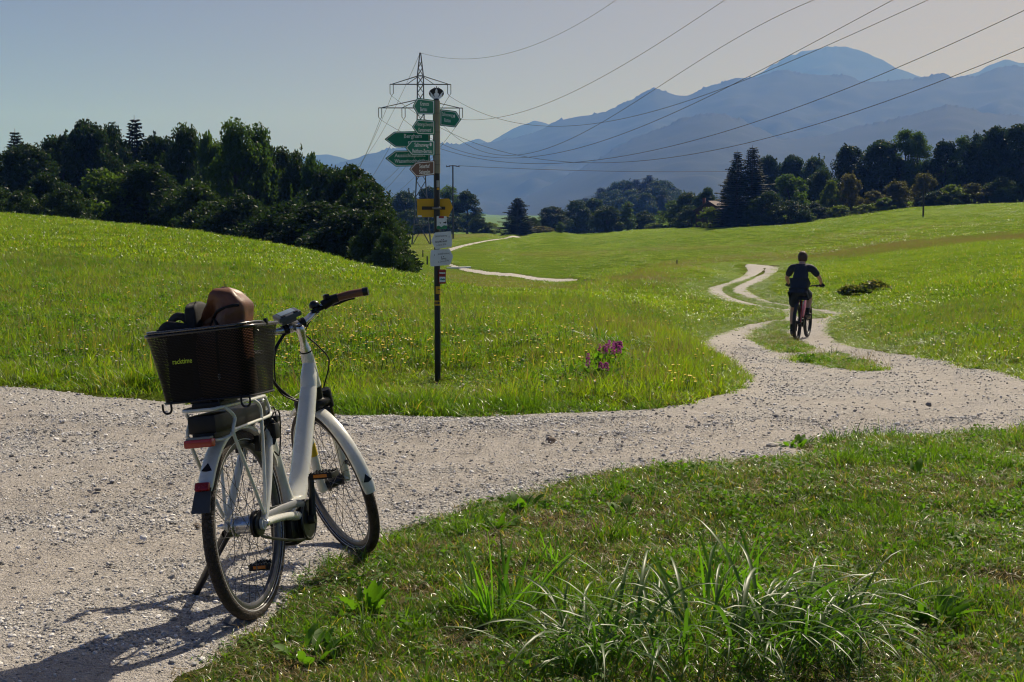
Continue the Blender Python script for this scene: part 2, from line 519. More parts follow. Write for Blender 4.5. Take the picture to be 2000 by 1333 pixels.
def lane(x, y):
    x = np.asarray(x, float); y = np.asarray(y, float)
    o = np.zeros(x.shape); m = (y > 3) & (y < 40) & (np.abs(x) < 14)
    for L_ in LANES:
        o[m] = np.maximum(o[m], np.exp(-(polyline_dist(x[m], y[m], L_) / (.24 + .08 * vnoise(x[m], y[m], .6, 33))) ** 2))
    return o

def coarse(x, y):
    return smooth01(.6 + .6 * vnoise(x, y, .35, 61) + .4 * vnoise(x, y, 1.2, 62)) * (1 - .85 * lane(x, y))

def track_sheet(name, xs, ys, label, only=None):
    X, Y, F = grid_mesh(xs, ys)
    D = track_sd(X, Y)
    lim = .35
    keep = (D < lim).ravel()
    if only is not None: keep &= only(X, Y).ravel()
    F = F[keep[F].all(1)]
    Zt = terrain(X, Y)
    rut = .018 * vnoise(X, Y, .5, 21) + .008 * vnoise(X, Y, 1.9, 22) + .004 * vnoise(X, Y, 5.5, 23) - .022 * lane(X, Y)
    Zs = Zt + .006 + rut * smooth01(-D / .5) - .22 * smooth01((D + .02) / .36) - .0
    used = np.unique(F)
    remap = np.full(X.size, -1); remap[used] = np.arange(len(used))
    V = np.stack([X, Y, Zs], -1).reshape(-1, 3)[used]
    o = mesh_obj(name, V, remap[F], GRAVEL, smooth=True)
    set_attr(o, "coarse", coarse(X, Y).ravel()[used])
    tag(o, label, None, None, "structure")
    return o

track = track_sheet("path", np.arange(-14, 16.01, .07), np.concatenate([np.arange(-3, 3, .2), np.arange(3, 14, .055), 14 + np.cumsum(np.geomspace(.055, .6, 420))]),
                    "pale gravel track winding past the bicycle to the crest", lambda x, y: y < 125)
far_track = track_sheet("path", np.arange(-20, 22, .35), np.arange(100, 345, .6), "thin gravel path curving through the far fields", lambda x, y: y > 108)

# ================================================================== MOUNTAINS AND HAZE
def mountain_material(name, a, b):
    m, nt, out = nodes_of(name)
    p = principled(nt, out, .9, .1)
    geo = nt.nodes.new("ShaderNodeNewGeometry")
    n = noise(nt, .0035, 8, .75, geo.outputs["Position"])
    c = ramp(nt, n.outputs["Fac"], [(.35, a), (.65, b)])
    link(nt, c.outputs[0], p.inputs["Base Color"])
    n2 = noise(nt, .02, 6, .7, geo.outputs["Position"])
    link(nt, bump(nt, n2.outputs["Fac"], .12, 20), p.inputs["Normal"])
    return m
FOREST = mountain_material("mountain_forest", (.011, .017, .014), (.014, .021, .016))

def ridge(name, label, D, pts, w_front, w_back, seed, jag=6.0, trees=0.0, base=-60):
    pts = np.array(pts, float)
    us = np.arange(pts[0, 0], pts[-1, 0], 3.0)
    vs = np.interp(us, pts[:, 0], pts[:, 1])
    k = np.array([0, 1, 3, 1, 0.]); k /= k.sum()
    vs = np.convolve(np.pad(vs, 2, 'edge'), k, 'valid')
    xr = (us - 1000) / FPX * D
    top = np.array([at(u, v, D)[2] for u, v in zip(us, vs)])
    r = np.random.default_rng(seed)
    top = top + jag * .6 * vnoise(xr, xr * 0 + 3, .0021 * 9000 / D, seed + 8) + jag * .25 * vnoise(xr, xr * 0 + 3, .013 * 9000 / D, seed + 9) + jag * .6 * vnoise(xr, xr * 0 + seed, .0009 * 9000 / D * 1.6, seed) + jag * .45 * vnoise(xr, xr * 0, .006 * 9000 / D, seed + 1)
    spike = trees * np.abs(r.normal(0, 1, len(xr))) * (vnoise(xr, xr * 0 + 9, .004, seed + 4) > -.1)
    t = np.concatenate([-np.linspace(1, 0, 46) ** 1.4 * w_front, (np.linspace(0, 1, 14)[1:]) * w_back])
    XX, TT = np.meshgrid(xr, t)
    TOP = np.broadcast_to(top, XX.shape)
    s = np.where(TT < 0, -TT / w_front, TT / w_back)
    spur = 1 + .15 * vnoise(XX, TT * .5, .0011, seed + 2) + .07 * vnoise(XX, TT, .0034, seed + 3)
    fall = np.clip(1 - s * np.clip(spur, .45, 1.7), 0, 1)
    fall = fall ** 1.12
    kk = np.hanning(33); kk /= kk.sum()
    top_s = np.convolve(np.pad(top, 16, 'edge'), kk, 'valid')
    ZZ = base + (np.broadcast_to(top_s, XX.shape) - base) * fall + (TOP - top_s[None, :]) * np.exp(-(TT / (w_front * .035)) ** 2)
    ZZ = ZZ + np.where(np.abs(TT) < w_front * .006, spike[None, :], 0)
    Xw = XX * (1 + TT / D)
    nx, ny = len(xr), len(t)
    i = np.arange(nx * ny).reshape(ny, nx)
    f = np.stack([i[:-1, :-1], i[:-1, 1:], i[1:, 1:], i[1:, :-1]], -1).reshape(-1, 4)
    o = mesh_obj(name, np.stack([Xw, D + TT, ZZ], -1).reshape(-1, 3), f, FOREST, smooth=True)
    tag(o, label, None, None, "structure")
    return o

ridge("mountain", "hazy summit with long sloping shoulders behind the ridges", 11500,
      [(1100, 330), (1300, 250), (1400, 190), (1470, 150), (1492, 136), (1500, 129), (1512, 124), (1518, 115), (1530, 112), (1537, 106), (1548, 108), (1555, 101), (1570, 100), (1584, 94), (1597, 94), (1606, 89), (1615, 91), (1624, 87), (1628, 90), (1645, 92), (1665, 99), (1680, 104), (1695, 112), (1715, 119), (1740, 134), (1790, 148),
       (1830, 152), (1870, 150), (1900, 140), (1920, 128), (1950, 116), (1975, 121), (2000, 127), (2100, 150), (2300, 140), (2600, 220), (2900, 300)], 3600, 2500, 3, 15)
ridge("mountain", "small pale peak between the sign post and the long ridge", 9800,
      [(300, 345), (470, 330), (560, 316), (610, 302), (640, 301), (670, 307), (710, 318), (800, 300), (870, 296), (905, 278), (935, 270), (955, 280), (985, 262), (1015, 245), (1043, 235), (1070, 243), (1100, 262), (1200, 300), (1400, 330)], 3200, 2500, 7, 7)
ridge("mountain", "long forested ridge climbing from left to right", 7600,
      [(-800, 345), (-300, 350), (300, 352), (560, 338), (640, 326), (700, 309), (760, 293), (830, 286), (900, 284), (960, 279), (1000, 272), (1040, 262), (1075, 243), (1110, 231), (1150, 223), (1180, 218),
       (1210, 204), (1245, 186), (1272, 171), (1290, 176), (1315, 184), (1340, 186), (1375, 172), (1430, 156), (1470, 153), (1500, 143), (1522, 139), (1550, 144), (1600, 150), (1640, 148), (1670, 160), (1720, 160),
       (1770, 155), (1805, 150), (1830, 144), (1850, 154), (1900, 148), (1940, 132), (2000, 134), (2200, 170), (2500, 150), (2900, 220)], 3000, 2300, 12, 9, 5)
ridge("mountain", "low dark foothill spur in front of the long ridge", 5200,
      [(950, 410), (1040, 380), (1120, 335), (1240, 272), (1330, 232), (1390, 220), (1440, 236), (1520, 268), (1620, 262), (1740, 232), (1840, 205), (1930, 222), (2050, 235), (2300, 200), (2700, 260), (3000, 330)], 2300, 1500, 23, 9, 3)

haze_mesh = bmesh.new()
bmesh.ops.create_cube(haze_mesh, size=1.0)
hm = bpy.data.meshes.new("haze")
haze_mesh.to_mesh(hm)
haze = bpy.data.objects.new("haze", hm)
COL.objects.link(haze)
HZ_LO, HZ_HI = -110.0, 1420.0
haze.scale = (44000, 31000, HZ_HI - HZ_LO)
haze.location = (0, 10000, (HZ_LO + HZ_HI) / 2)
tag(haze, None, None, None, "stuff")
m, nt, out = nodes_of("haze_air")
pv = nt.nodes.new("ShaderNodeVolumePrincipled")
pv.inputs["Color"].default_value = (.064, .158, .53, 1)
pv.inputs["Density"].default_value = 0.00031
pv.inputs["Density Attribute"].default_value = ""
pv.inputs["Absorption Color"].default_value = (1, 1, 1, 1)
pv.inputs["Anisotropy"].default_value = .0
link(nt, pv.outputs[0], out.inputs["Volume"])
hm.materials.append(m)

# ================================================================== TREES
def foliage_material(name, a, b, trans, tfac=.45, rough=.5):
    m, nt, out = nodes_of(name)
    p = nt.nodes.new("ShaderNodeBsdfPrincipled")
    p.inputs["Roughness"].default_value = rough
    p.inputs["Specular IOR Level"].default_value = .14
    geo = nt.nodes.new("ShaderNodeNewGeometry")
    oi = nt.nodes.new("ShaderNodeObjectInfo")
    n = noise(nt, .7, 4, .7, geo.outputs["Position"])
    f = math_node(nt, 'ADD', math_node(nt, 'MULTIPLY', n.outputs["Fac"], .75), math_node(nt, 'MULTIPLY', oi.outputs["Random"], .3))
    c = ramp(nt, f, [(.3, a), (.75, b)]).outputs[0]
    link(nt, c, p.inputs["Base Color"])
    t = nt.nodes.new("ShaderNodeBsdfTranslucent")
    c2 = mix(nt, 1.0, c, trans, 'MULTIPLY')
    link(nt, c2, t.inputs["Color"])
    ms = nt.nodes.new("ShaderNodeMixShader")
    ms.inputs[0].default_value = tfac
    link(nt, p.outputs[0], ms.inputs[1]); link(nt, t.outputs[0], ms.inputs[2])
    link(nt, ms.outputs[0], out.inputs["Surface"])
    return m
LEAF_DARK = foliage_material("leaf_dark", (.016, .030, .010), (.044, .068, .018), (1.4, 1.7, .7), .32)
LEAF_MID = foliage_material("leaf_mid", (.030, .058, .012), (.078, .115, .024), (1.7, 2.0, .7), .42)
LEAF_LIGHT = foliage_material("leaf_light", (.050, .080, .014), (.120, .145, .030), (1.7, 1.9, .6), .45)
LEAF_RUST = foliage_material("leaf_olive", (.050, .058, .016), (.125, .115, .034), (1.6, 1.6, .7), .42)
NEEDLE = foliage_material("needle", (.010, .022, .012), (.028, .048, .022), (1.2, 1.4, .8), .18, .6)
BARK = M("bark", (.060, .048, .036), .9, var=.35, scale=6, bmp=.6)

def quads(P, size, r, flat=.0, aspect=1.7):
    """leaf-sized rhombs at points P, random attitudes"""
    n = len(P)
    a = r.normal(size=(n, 3)); a[:, 2] *= (1 - flat); a /= np.linalg.norm(a, axis=1, keepdims=True)
    b = r.normal(size=(n, 3)); b[:, 2] *= (1 - flat)
    b -= (b * a).sum(1, keepdims=True) * a; b /= np.linalg.norm(b, axis=1, keepdims=True)
    s = (size * r.uniform(.6, 1.35, n))[:, None]
    V = np.stack([P - a * s * aspect / 2, P - b * s / 2 + a * s * .1, P + a * s * aspect / 2, P + b * s / 2 + a * s * .1], 1).reshape(-1, 3)
    F = np.arange(4 * n).reshape(n, 4)
    return V, F

def cone_path(pts, radii, sides=6):
    pts = np.asarray(pts, float); V = []; Fs = []
    for k, (p, rad) in enumerate(zip(pts, radii)):
        d = pts[min(k + 1, len(pts) - 1)] - pts[max(k - 1, 0)]
        d = d / (np.linalg.norm(d) + 1e-9)
        ref = np.array([0, 0, 1.]) if abs(d[2]) < .9 else np.array([1., 0, 0])
        a = np.cross(d, ref); a /= np.linalg.norm(a); b = np.cross(d, a)
        t = np.linspace(0, 2 * np.pi, sides, endpoint=False)
        V.append(p + rad * (np.cos(t)[:, None] * a + np.sin(t)[:, None] * b))
    for k in range(len(pts) - 1):
        for i in range(sides):
            j = (i + 1) % sides
            Fs.append((k * sides + i, k * sides + j, (k + 1) * sides + j, (k + 1) * sides + i))
    return np.concatenate(V), np.array(Fs)

def join_parts(parts):
    V = []; F = []; o = 0
    for v, f in parts:
        V.append(v); F.append(f + o); o += len(v)
    return np.concatenate(V), np.concatenate(F)

def broadleaf(seed, H, W, base, lobes, leaves, size, top=.5, sprays=14):
    r = np.random.default_rng(seed)
    L = []; rad = []
    while len(L) < lobes:
        t = r.uniform(base, 1.0)
        q = (t - base) / (1 - base)
        prof = math.sin(math.pi * min(1, (q * (1 - top) / .5 if False else q ** (1.1 - top * .6)) * .86 + .12)) ** .7
        R0 = W / 2 * prof * r.uniform(.75, 1.08)
        a = r.uniform(0, 6.283); rr = R0 * math.sqrt(r.uniform(.15, 1))
        L.append((rr * math.cos(a), rr * math.sin(a), t * H * .95)); rad.append(r.uniform(.085, .155) * (H * .45 + W * .5))
    L = np.array(L); rad = np.array(rad)
    k = r.integers(0, lobes, leaves)
    d = r.normal(size=(leaves, 3)); d /= np.linalg.norm(d, axis=1, keepdims=True)
    P = L[k] + d * (rad[k] * (r.uniform(0, 1, leaves) ** .45))[:, None] * np.array([1.15, 1.15, .85])
    P = P + r.normal(0, size * .35, P.shape)
    ex = []
    for i in range(sprays):                                   # loose shoots that break the outline
        j = r.integers(0, lobes)
        dirv = r.normal(size=3) + np.array([0, 0, .9]); dirv /= np.linalg.norm(dirv)
        p0 = L[j] + dirv * rad[j] * .8
        m = 26
        s = r.uniform(0, rad[j] * 1.0, m)
        ex.append(p0 + dirv * s[:, None] + r.normal(0, .16, (m, 3)) * (1 - .5 * s / rad[j])[:, None])
    P = np.concatenate([P] + ex)
    P = P[P[:, 2] > .05 * H * base]
    crown = quads(P, size, r)
    parts = []
    tw = np.array([[0, 0, -1.0], [r.normal(0, .1), r.normal(0, .1), H * .25], [r.normal(0, .3), r.normal(0, .3), H * .55], [r.normal(0, .4), r.normal(0, .4), H * .86]])
    r0 = .024 * H
    parts.append(cone_path(tw, [r0 * 1.2, r0 * .8, r0 * .45, r0 * .1], 8))
    for j in range(min(lobes, 26)):
        z0 = max(base * H * .6, L[j][2] - H * r.uniform(.14, .3))
        f = min(1, z0 / (H * .86)); c = np.array([np.interp(z0, tw[:, 2], tw[:, 0]), np.interp(z0, tw[:, 2], tw[:, 1]), z0])
        mid = c + (L[j] - c) * .5 + np.array([0, 0, -.03 * H])
        parts.append(cone_path([c, mid, L[j]], [r0 * .42 * (1.1 - f), r0 * .25 * (1.1 - f), .012], 5))
    return crown, join_parts(parts)

def conifer(seed, H, W, size=.42):
    r = np.random.default_rng(seed)
    P = []; A = []
    V = []; F = []; o = 0
    z = H * .05; lim = []
    while z < H * .985:
        t = z / H
        ln = W / 2 * (1 - t) ** .82 * r.uniform(.70, 1.15) + .16
        nb = max(5, int(9 - 3 * t))
        a0 = r.uniform(0, 6.28)
        for k in range(nb):
            a = a0 + k * 6.283 / nb + r.normal(0, .18); l = ln * r.uniform(.55, 1.2)
            rise = .20 * t; drop = .34 * (1 - t * .8)
            d = np.array([math.cos(a), math.sin(a), 0]); side = np.array([-math.sin(a), math.cos(a), 0])
            n = max(3, int(l / .21))
            s = np.linspace(.08, 1, n)
            base = np.array([0, 0, z]) + d * (s * l)[:, None] + np.array([0, 0, 1]) * ((rise * s - drop * s ** 1.6 + .16 * s ** 3) * l)[:, None]
            lim.append((np.array([0, 0, z]), base[n // 2], base[-1]))
            for sd in (-1, 1, 0):
                wv = size * (1.25 - .55 * s) * r.uniform(.7, 1.3, n) * min(1, .35 + l)
                tip = base + (side * sd * .95 + d * .55 + np.array([0, 0, -.28 if sd else -.75])) * wv[:, None] + r.normal(0, .03, (n, 3))
                wd = d * (.17 * min(1, .4 + l))
                q = np.stack([base - wd, base + wd, tip + wd * .35, tip - wd * .35], 1).reshape(-1, 3)
                V.append(q); F.append(np.arange(4 * n).reshape(n, 4) + o); o += 4 * n
        z += H * .020 + .07 * r.uniform(.5, 1.4)
    Pt = np.array([[0, 0, H * .93], [0, 0, H]])
    parts = [cone_path([[0, 0, -1], [0, 0, H * .4], [0, 0, H]], [.018 * H, .011 * H, .012], 7)]
    for p0, p1, p2 in lim[::3]:
        parts.append(cone_path([p0, p1, p2], [.03, .02, .008], 4))
    return (np.concatenate(V), np.concatenate(F)), join_parts(parts)

PROTO = {}
def proto(key, crown_trunk, leaf):
    (cv, cf), (tv, tf) = crown_trunk
    c = bpy.data.meshes.new("crown"); c.from_pydata([], [], [])
    hh_, ww_ = KIND[key[0]]
    kz = hh_ / np.percentile(cv[:, 2], 99.8); kx = ww_ / 2 / np.percentile(np.hypot(cv[:, 0], cv[:, 1]), 97)
    sc_ = np.array([kx, kx, kz]); cv = cv * sc_; tv = tv * np.array([kx, kx, kz])
    oc = mesh_obj("crown", cv, cf, leaf, link=False); ot = mesh_obj("trunk", tv, tf, BARK, smooth=True, link=False)
    PROTO[key] = (oc.data, ot.data)

# kind: (height, width) of the prototype
KIND = {"oak": (12, 10), "ash": (14, 9), "bush": (6, 7), "tall": (16, 8), "round": (9, 8), "spruce": (14, 5), "fir": (12, 7.4), "shrub": (3.2, 3.6), "poplar": (12, 4), "olive": (9, 8)}
for s in range(3):
    proto(("oak", s), broadleaf(100 + s, 12, 10, .04, 74, 30000, .23, .55, 8), LEAF_DARK)
for s in range(2):
    proto(("ash", s), broadleaf(120 + s, 14, 9, .10, 60, 19000, .24, .5, 14), LEAF_DARK)
    proto(("tall", s), broadleaf(130 + s, 16, 8, .14, 52, 11500, .26, .5, 26), LEAF_MID)
    proto(("bush", s), broadleaf(140 + s, 6, 7, .0, 64, 22000, .15, .6, 10), LEAF_DARK)
    proto(("round", s), broadleaf(150 + s, 9, 8, .02, 56, 16000, .21, .6, 10), LEAF_LIGHT if s else LEAF_MID)
    proto(("spruce", s), conifer(160 + s, 14, 6), NEEDLE)
    proto(("shrub", s), broadleaf(170 + s, 3.2, 3.6, .0, 26, 3200, .15), LEAF_RUST if s else LEAF_LIGHT)
proto(("fir", 0), conifer(180, 12, 7.4, .5), NEEDLE); PROTO[("fir", 1)] = PROTO[("fir", 0)]
proto(("poplar", 0), broadleaf(190, 12, 4, .05, 30, 4500, .24), LEAF_MID); PROTO[("poplar", 1)] = PROTO[("poplar", 0)]
proto(("olive", 0), broadleaf(195, 9, 8, .02, 56, 14000, .21, .6, 12), LEAF_RUST); PROTO[("olive", 1)] = PROTO[("olive", 0)]

TREE_NAME = {"oak": "leafy_tree", "ash": "leafy_tree", "tall": "leafy_tree", "bush": "bush", "round": "leafy_tree", "olive": "leafy_tree", "spruce": "spruce_tree", "fir": "spruce_tree", "shrub": "shrub", "poplar": "leafy_tree"}
TREE_CAT = {"bush": "bush", "shrub": "shrub"}
G2 = "trees along the top of the right field"
_tr = random.Random(5)
def plant(kind, u, vtop, Y, wpx, label, group, vbase=None):
    h0, w0 = KIND[kind]
    top = at(u, vtop, Y)
    zb = float(terrain(np.array([top[0]]), np.array([Y]))[0])
    if vbase is not None:
        zb = max(zb, at(u, vbase, Y)[2] - 1.0)
    h = max(1.0, top[2] - zb)
    w = wpx / FPX * Y * (1.22 if group == G2 else 1.12)
    root = empty(TREE_NAME[kind], (top[0], Y, zb - .1), _tr.uniform(0, 6.28))
    sx = w / w0 * _tr.uniform(.95, 1.05)
    root.scale = (sx, sx * _tr.uniform(.92, 1.08), h / h0)
    tag(root, label, TREE_CAT.get(kind, "tree"), group)
    v = min(_tr.randrange(3), 2)
    key = (kind, v if (kind, v) in PROTO else v % 2)
    for nm, me in zip(("crown", "trunk"), PROTO[key]):
        o = bpy.data.objects.new(nm, me)
        o.parent = root
        COL.objects.link(o)
    return root

G1 = "trees of the dark wood behind the left hill"
for a in [
    ("spruce", 29, 258, 165, 90, "dark spruce tip rising above the wood at the left edge"),
    ("oak", -70, 272, 150, 190, "broad dark tree cut off by the left edge of the photo"),
    ("oak", 45, 284, 142, 150, "wide dark tree just under the leftmost spruce tip"),
    ("ash", 118, 263, 150, 105, "dark tree with a stepped crown, first rise right of the leftmost spruce"),
    ("oak", 168, 239, 152, 140, "broad dome of dark leaves, highest of the wood's left half"),
    ("oak", 222, 248, 158, 110, "dark tree close beside the ragged spruce, on its left"),
    ("spruce", 262, 233, 160, 100, "ragged spruce sticking out over the middle of the left wood"),
    ("ash", 312, 266, 148, 110, "lower dark tree in the dip right of the ragged spruce"),
    ("oak", 366, 249, 145, 120, "dark tree with a flat leafy top between the ragged spruce and the airy tree"),
    ("round", 410, 262, 138, 90, "small dark tree tucked against the left of the airy tall tree"),
    ("tall", 463, 236, 132, 105, "tall airy tree with sky showing through, peak of the left wood"),
    ("tall", 498, 246, 134, 90, "second airy tree leaning on the right of the peak tree"),
    ("ash", 534, 285, 136, 100, "dark tree on the falling shoulder right of the airy trees"),
    ("ash", 582, 296, 132, 95, "loose dark tree with gaps of sky before the wood drops away"),
    ("round", 612, 304, 128, 80, "last full tree on the right shoulder of the left wood"),
    ("oak", 646, 330, 122, 150, "low leafy tree right under the small far pylon"),
    ("oak", 685, 326, 108, 170, "rounded dark tree standing apart right of the far pylon"),
    ("oak", 712, 350, 98, 150, "dense dark tree sloping down beside the rounded tree"),
    ("oak", 742, 412, 82, 100, "bushy dark tree on the right edge of the wood by the signpost"),
    ("bush", 756, 452, 75, 84, "lowest bush of the wood, nearest to the sign post"),
    ("oak", 690, 410, 88, 190, "dark mass of leaves under the rounded tree"),
    ("oak", 630, 395, 94, 200, "wide dark tree low in the wood below the small far pylon"),
    ("bush", 560, 395, 96, 170, "wide dark bush low in the wood under the loose tree"),
    ("bush", 470, 380, 104, 170, "dark understorey bush below the airy tall tree"),
    ("bush", 380, 355, 108, 160, "dark understorey bush under the flat topped tree"),
    ("oak", 290, 320, 112, 170, "dark leafy tree low in front of the ragged spruce"),
    ("round", 205, 330, 112, 150, "dark tree low in the wood beneath the highest dome"),
    ("bush", 128, 365, 106, 120, "paler green bush at the foot of the left wood"),
    ("bush", 45, 372, 106, 120, "paler bush at the foot of the wood near the left edge"),
    ("bush", 90, 340, 114, 130, "grey green bush between the two paler ones, behind them"),
    ("oak", 95, 292, 178, 190, "dark backing tree seen in the gap right of the leftmost spruce"),
    ("oak", 205, 272, 180, 190, "dark backing tree filling the gap left of the ragged spruce"),
    ("oak", 300, 282, 176, 190, "dark backing tree filling the gap right of the ragged spruce"),
    ("oak", 425, 280, 172, 180, "dark backing tree filling the gap left of the airy peak tree"),
    ("oak", 545, 318, 160, 170, "dark backing tree behind the falling shoulder of the wood"),
    ("oak", 620, 345, 150, 150, "dark backing tree behind the wood's last full tree"),
    ("oak", 722, 376, 92, 130, "big dark rounded tree at the wood's end next to the signpost"),
    ("bush", -40, 350, 108, 150, "dark bush on the hilltop running out of the left edge"),
]:
    plant(*a, G1)

for a in [
    ("spruce", 1440, 297, 262, 66, "left one of the pair of dark spruces beside the barn"),
    ("spruce", 1470, 288, 264, 72, "right and taller one of the pair of dark spruces"),
    ("spruce", 1428, 330, 268, 50, "lower spruce leaning on the left of the dark pair"),
    ("round", 1542, 341, 268, 84, "yellow green rounded tree right of the dark spruce pair"),
    ("bush", 1500, 375, 258, 74, "very dark bush at the foot of the spruce pair"),
    ("bush", 1545, 392, 256, 70, "very dark bush under the yellow green rounded tree"),
    ("shrub", 1578, 412, 256, 26, "small pale shrub at the end of the dark bush"),
    ("oak", 1602, 331, 285, 74, "dark green tree behind the yellow green one, on its right"),
    ("ash", 1657, 285, 292, 62, "tall dark tree with a rounded head standing left of the large brown one"),
    ("oak", 1722, 276, 290, 96, "large brown green tree left of the airy tallest one"),
    ("round", 1626, 352, 272, 46, "small green tree in the front row with a rounded head"),
    ("olive", 1661, 339, 272, 48, "brownish tree with a pointed crown in the front row"),
    ("olive", 1708, 372, 268, 48, "low olive tree in the front row left of the twin shrubs"),
    ("olive", 1754, 353, 266, 56, "olive tree with a full crown in the middle of the front row"),
    ("shrub", 1728, 385, 262, 40, "low olive shrub in the front row beneath the large brown green tree"),
    ("tall", 1772, 254, 288, 62, "tallest airy tree of the right wood with sky between its boughs"),
    ("tall", 1796, 258, 285, 46, "slim airy tree against the right side of the tallest one"),
    ("olive", 1806, 338, 270, 50, "brownish tree behind the thin wooden pole"),
    ("ash", 1848, 276, 282, 62, "grey green tree after the gap right of the airy trees"),
    ("tall", 1880, 268, 280, 56, "airy tree with thin boughs right of the gap"),
    ("ash", 1908, 262, 278, 60, "green tree with a ragged crown, fourth from the right edge at skyline"),
    ("oak", 1950, 249, 274, 84, "broad dark tree standing near the right edge of the photo"),
    ("ash", 2000, 242, 270, 80, "dark tall tree cut by the right edge"),
    ("oak", 2060, 240, 270, 110, "dark tree outside the right edge with boughs reaching in"),
    ("shrub", 1862, 360, 262, 56, "round dark shrub at the field edge right of the thin pole"),
    ("shrub", 1903, 357, 262, 54, "second round shrub at the field edge farther right"),
    ("bush", 1955, 345, 262, 66, "dark bush below the broad tree at the right"),
    ("bush", 1830, 372, 264, 50, "low dark bush behind the thin wooden pole's right side"),
    ("bush", 1590, 395, 262, 50, "dark bush filling the gap right of the yellow green tree"),
    ("shrub", 1690, 398, 260, 44, "small dark shrub in shadow under the pointed brownish tree"),
    ("shrub", 1640, 400, 260, 44, "small green shrub at the field edge under the small rounded tree"),
    ("oak", 1500, 306, 345, 60, "hazy grey tree far behind the spruces, left one of three"),
    ("oak", 1548, 305, 345, 64, "hazy grey tree far behind the yellow green one, middle of three"),
    ("oak", 1592, 307, 345, 62, "hazy grey tree behind the dark green one, right one of three"),
    ("oak", 1980, 300, 330, 110, "dark backing tree deep in the wood at the right edge"),
    ("oak", 1850, 320, 320, 100, "dark backing tree deep behind the two round shrubs"),
    ("oak", 1690, 325, 320, 100, "dark backing tree deep behind the front row"),
]:
    plant(*a, G2)

G3 = "trees at the far end of the valley field"
for a in [
    ("round", 760, 388, 415, 60, "hazy tree beside the end of the dark wood, left of the pylon"),
    ("oak", 790, 374, 410, 72, "hazy grey green tree just left of the big pylon's legs"),
    ("oak", 836, 366, 405, 66, "hazy tree right behind the legs of the big pylon"),
    ("tall", 878, 364, 400, 60, "hazy tree behind the sign post at the yellow board"),
    ("ash", 912, 373, 395, 60, "loose tree right of the utility pole with light between boughs"),
    ("bush", 935, 420, 385, 40, "low bush under the loose tree right of the utility pole"),
    ("shrub", 958, 434, 385, 36, "small hazy shrub left of the lone spruce"),
    ("bush", 800, 410, 380, 80, "hazy bush at the foot of the trees left of the pylon"),
    ("bush", 865, 412, 380, 80, "hazy bush at the foot of the trees behind the sign post"),
    ("fir", 1011, 387, 335, 66, "lone dark spruce standing free in the far field"),
    ("shrub", 1058, 441, 340, 40, "pale green shrub right of the lone spruce"),
    ("poplar", 1095, 433, 325, 15, "tiny slim tree standing alone in front of the valley wood"),
    ("bush", 1040, 425, 360, 40, "dark bush against the right of the lone spruce"),
    ("oak", 1078, 404, 420, 70, "rounded hazy tree, first of the valley wood right of the spruce"),
    ("oak", 1128, 392, 440, 70, "rounded hazy tree, second of the valley wood"),
    ("oak", 1160, 388, 470, 60, "blue hazy tree between valley wood and wooded hill"),
    ("oak", 1186, 402, 365, 62, "dark dense tree at the field edge below the wooded hill"),
    ("poplar", 1226, 394, 370, 34, "slim pale green tree right of the dark dense tree"),
    ("bush", 1260, 412, 375, 60, "dull green bush beside the slim pale tree"),
    ("shrub", 1278, 435, 345, 36, "round shrub alone on the field edge under the wooded hill"),
    ("round", 1318, 392, 350, 62, "dark tree left of the barn's wood, rounded top"),
    ("oak", 1345, 376, 340, 64, "green tree in the wood left of the barn"),
    ("oak", 1380, 368, 330, 60, "tall green tree behind the barn roof"),
    ("shrub", 1363, 432, 300, 26, "small round shrub at the corner of the field by the barn"),
    ("shrub", 1388, 404, 268, 44, "light green shrub in front of the barn"),
    ("bush", 1350, 402, 290, 64, "dark bush between the rounded tree and the barn"),
]:
    plant(*a, G3)

G4 = "far trees covering the hazy wooded hill"
_hr = random.Random(8)
_hill = [(1140, 392), (1172, 375), (1220, 359), (1262, 351), (1284, 349), (1303, 362), (1316, 385), (1330, 395)]
_side = ["on its left foot", "low on its left flank", "on its left flank", "left of its top", "on its top", "right of its top", "on its right end", "at its right foot"]
_row = ["skyline", "second row", "middle slope", "lowest row"]
for row in range(4):
    for k in range(8):
        u = 1146 + k * 25 + row * 7 + _hr.uniform(-6, 6)
        vt = np.interp(u, [p[0] for p in _hill], [p[1] for p in _hill]) + row * 11 - 6 + _hr.uniform(-2, 3)
        kd = "spruce" if _hr.random() < .3 else "oak"
        plant(kd, u, vt, 930 - row * 55, 62, "hazy %s on the far wooded hill, %s, %s" % ("conifer" if kd == "spruce" else "tree", _row[row], _side[k]), G4)

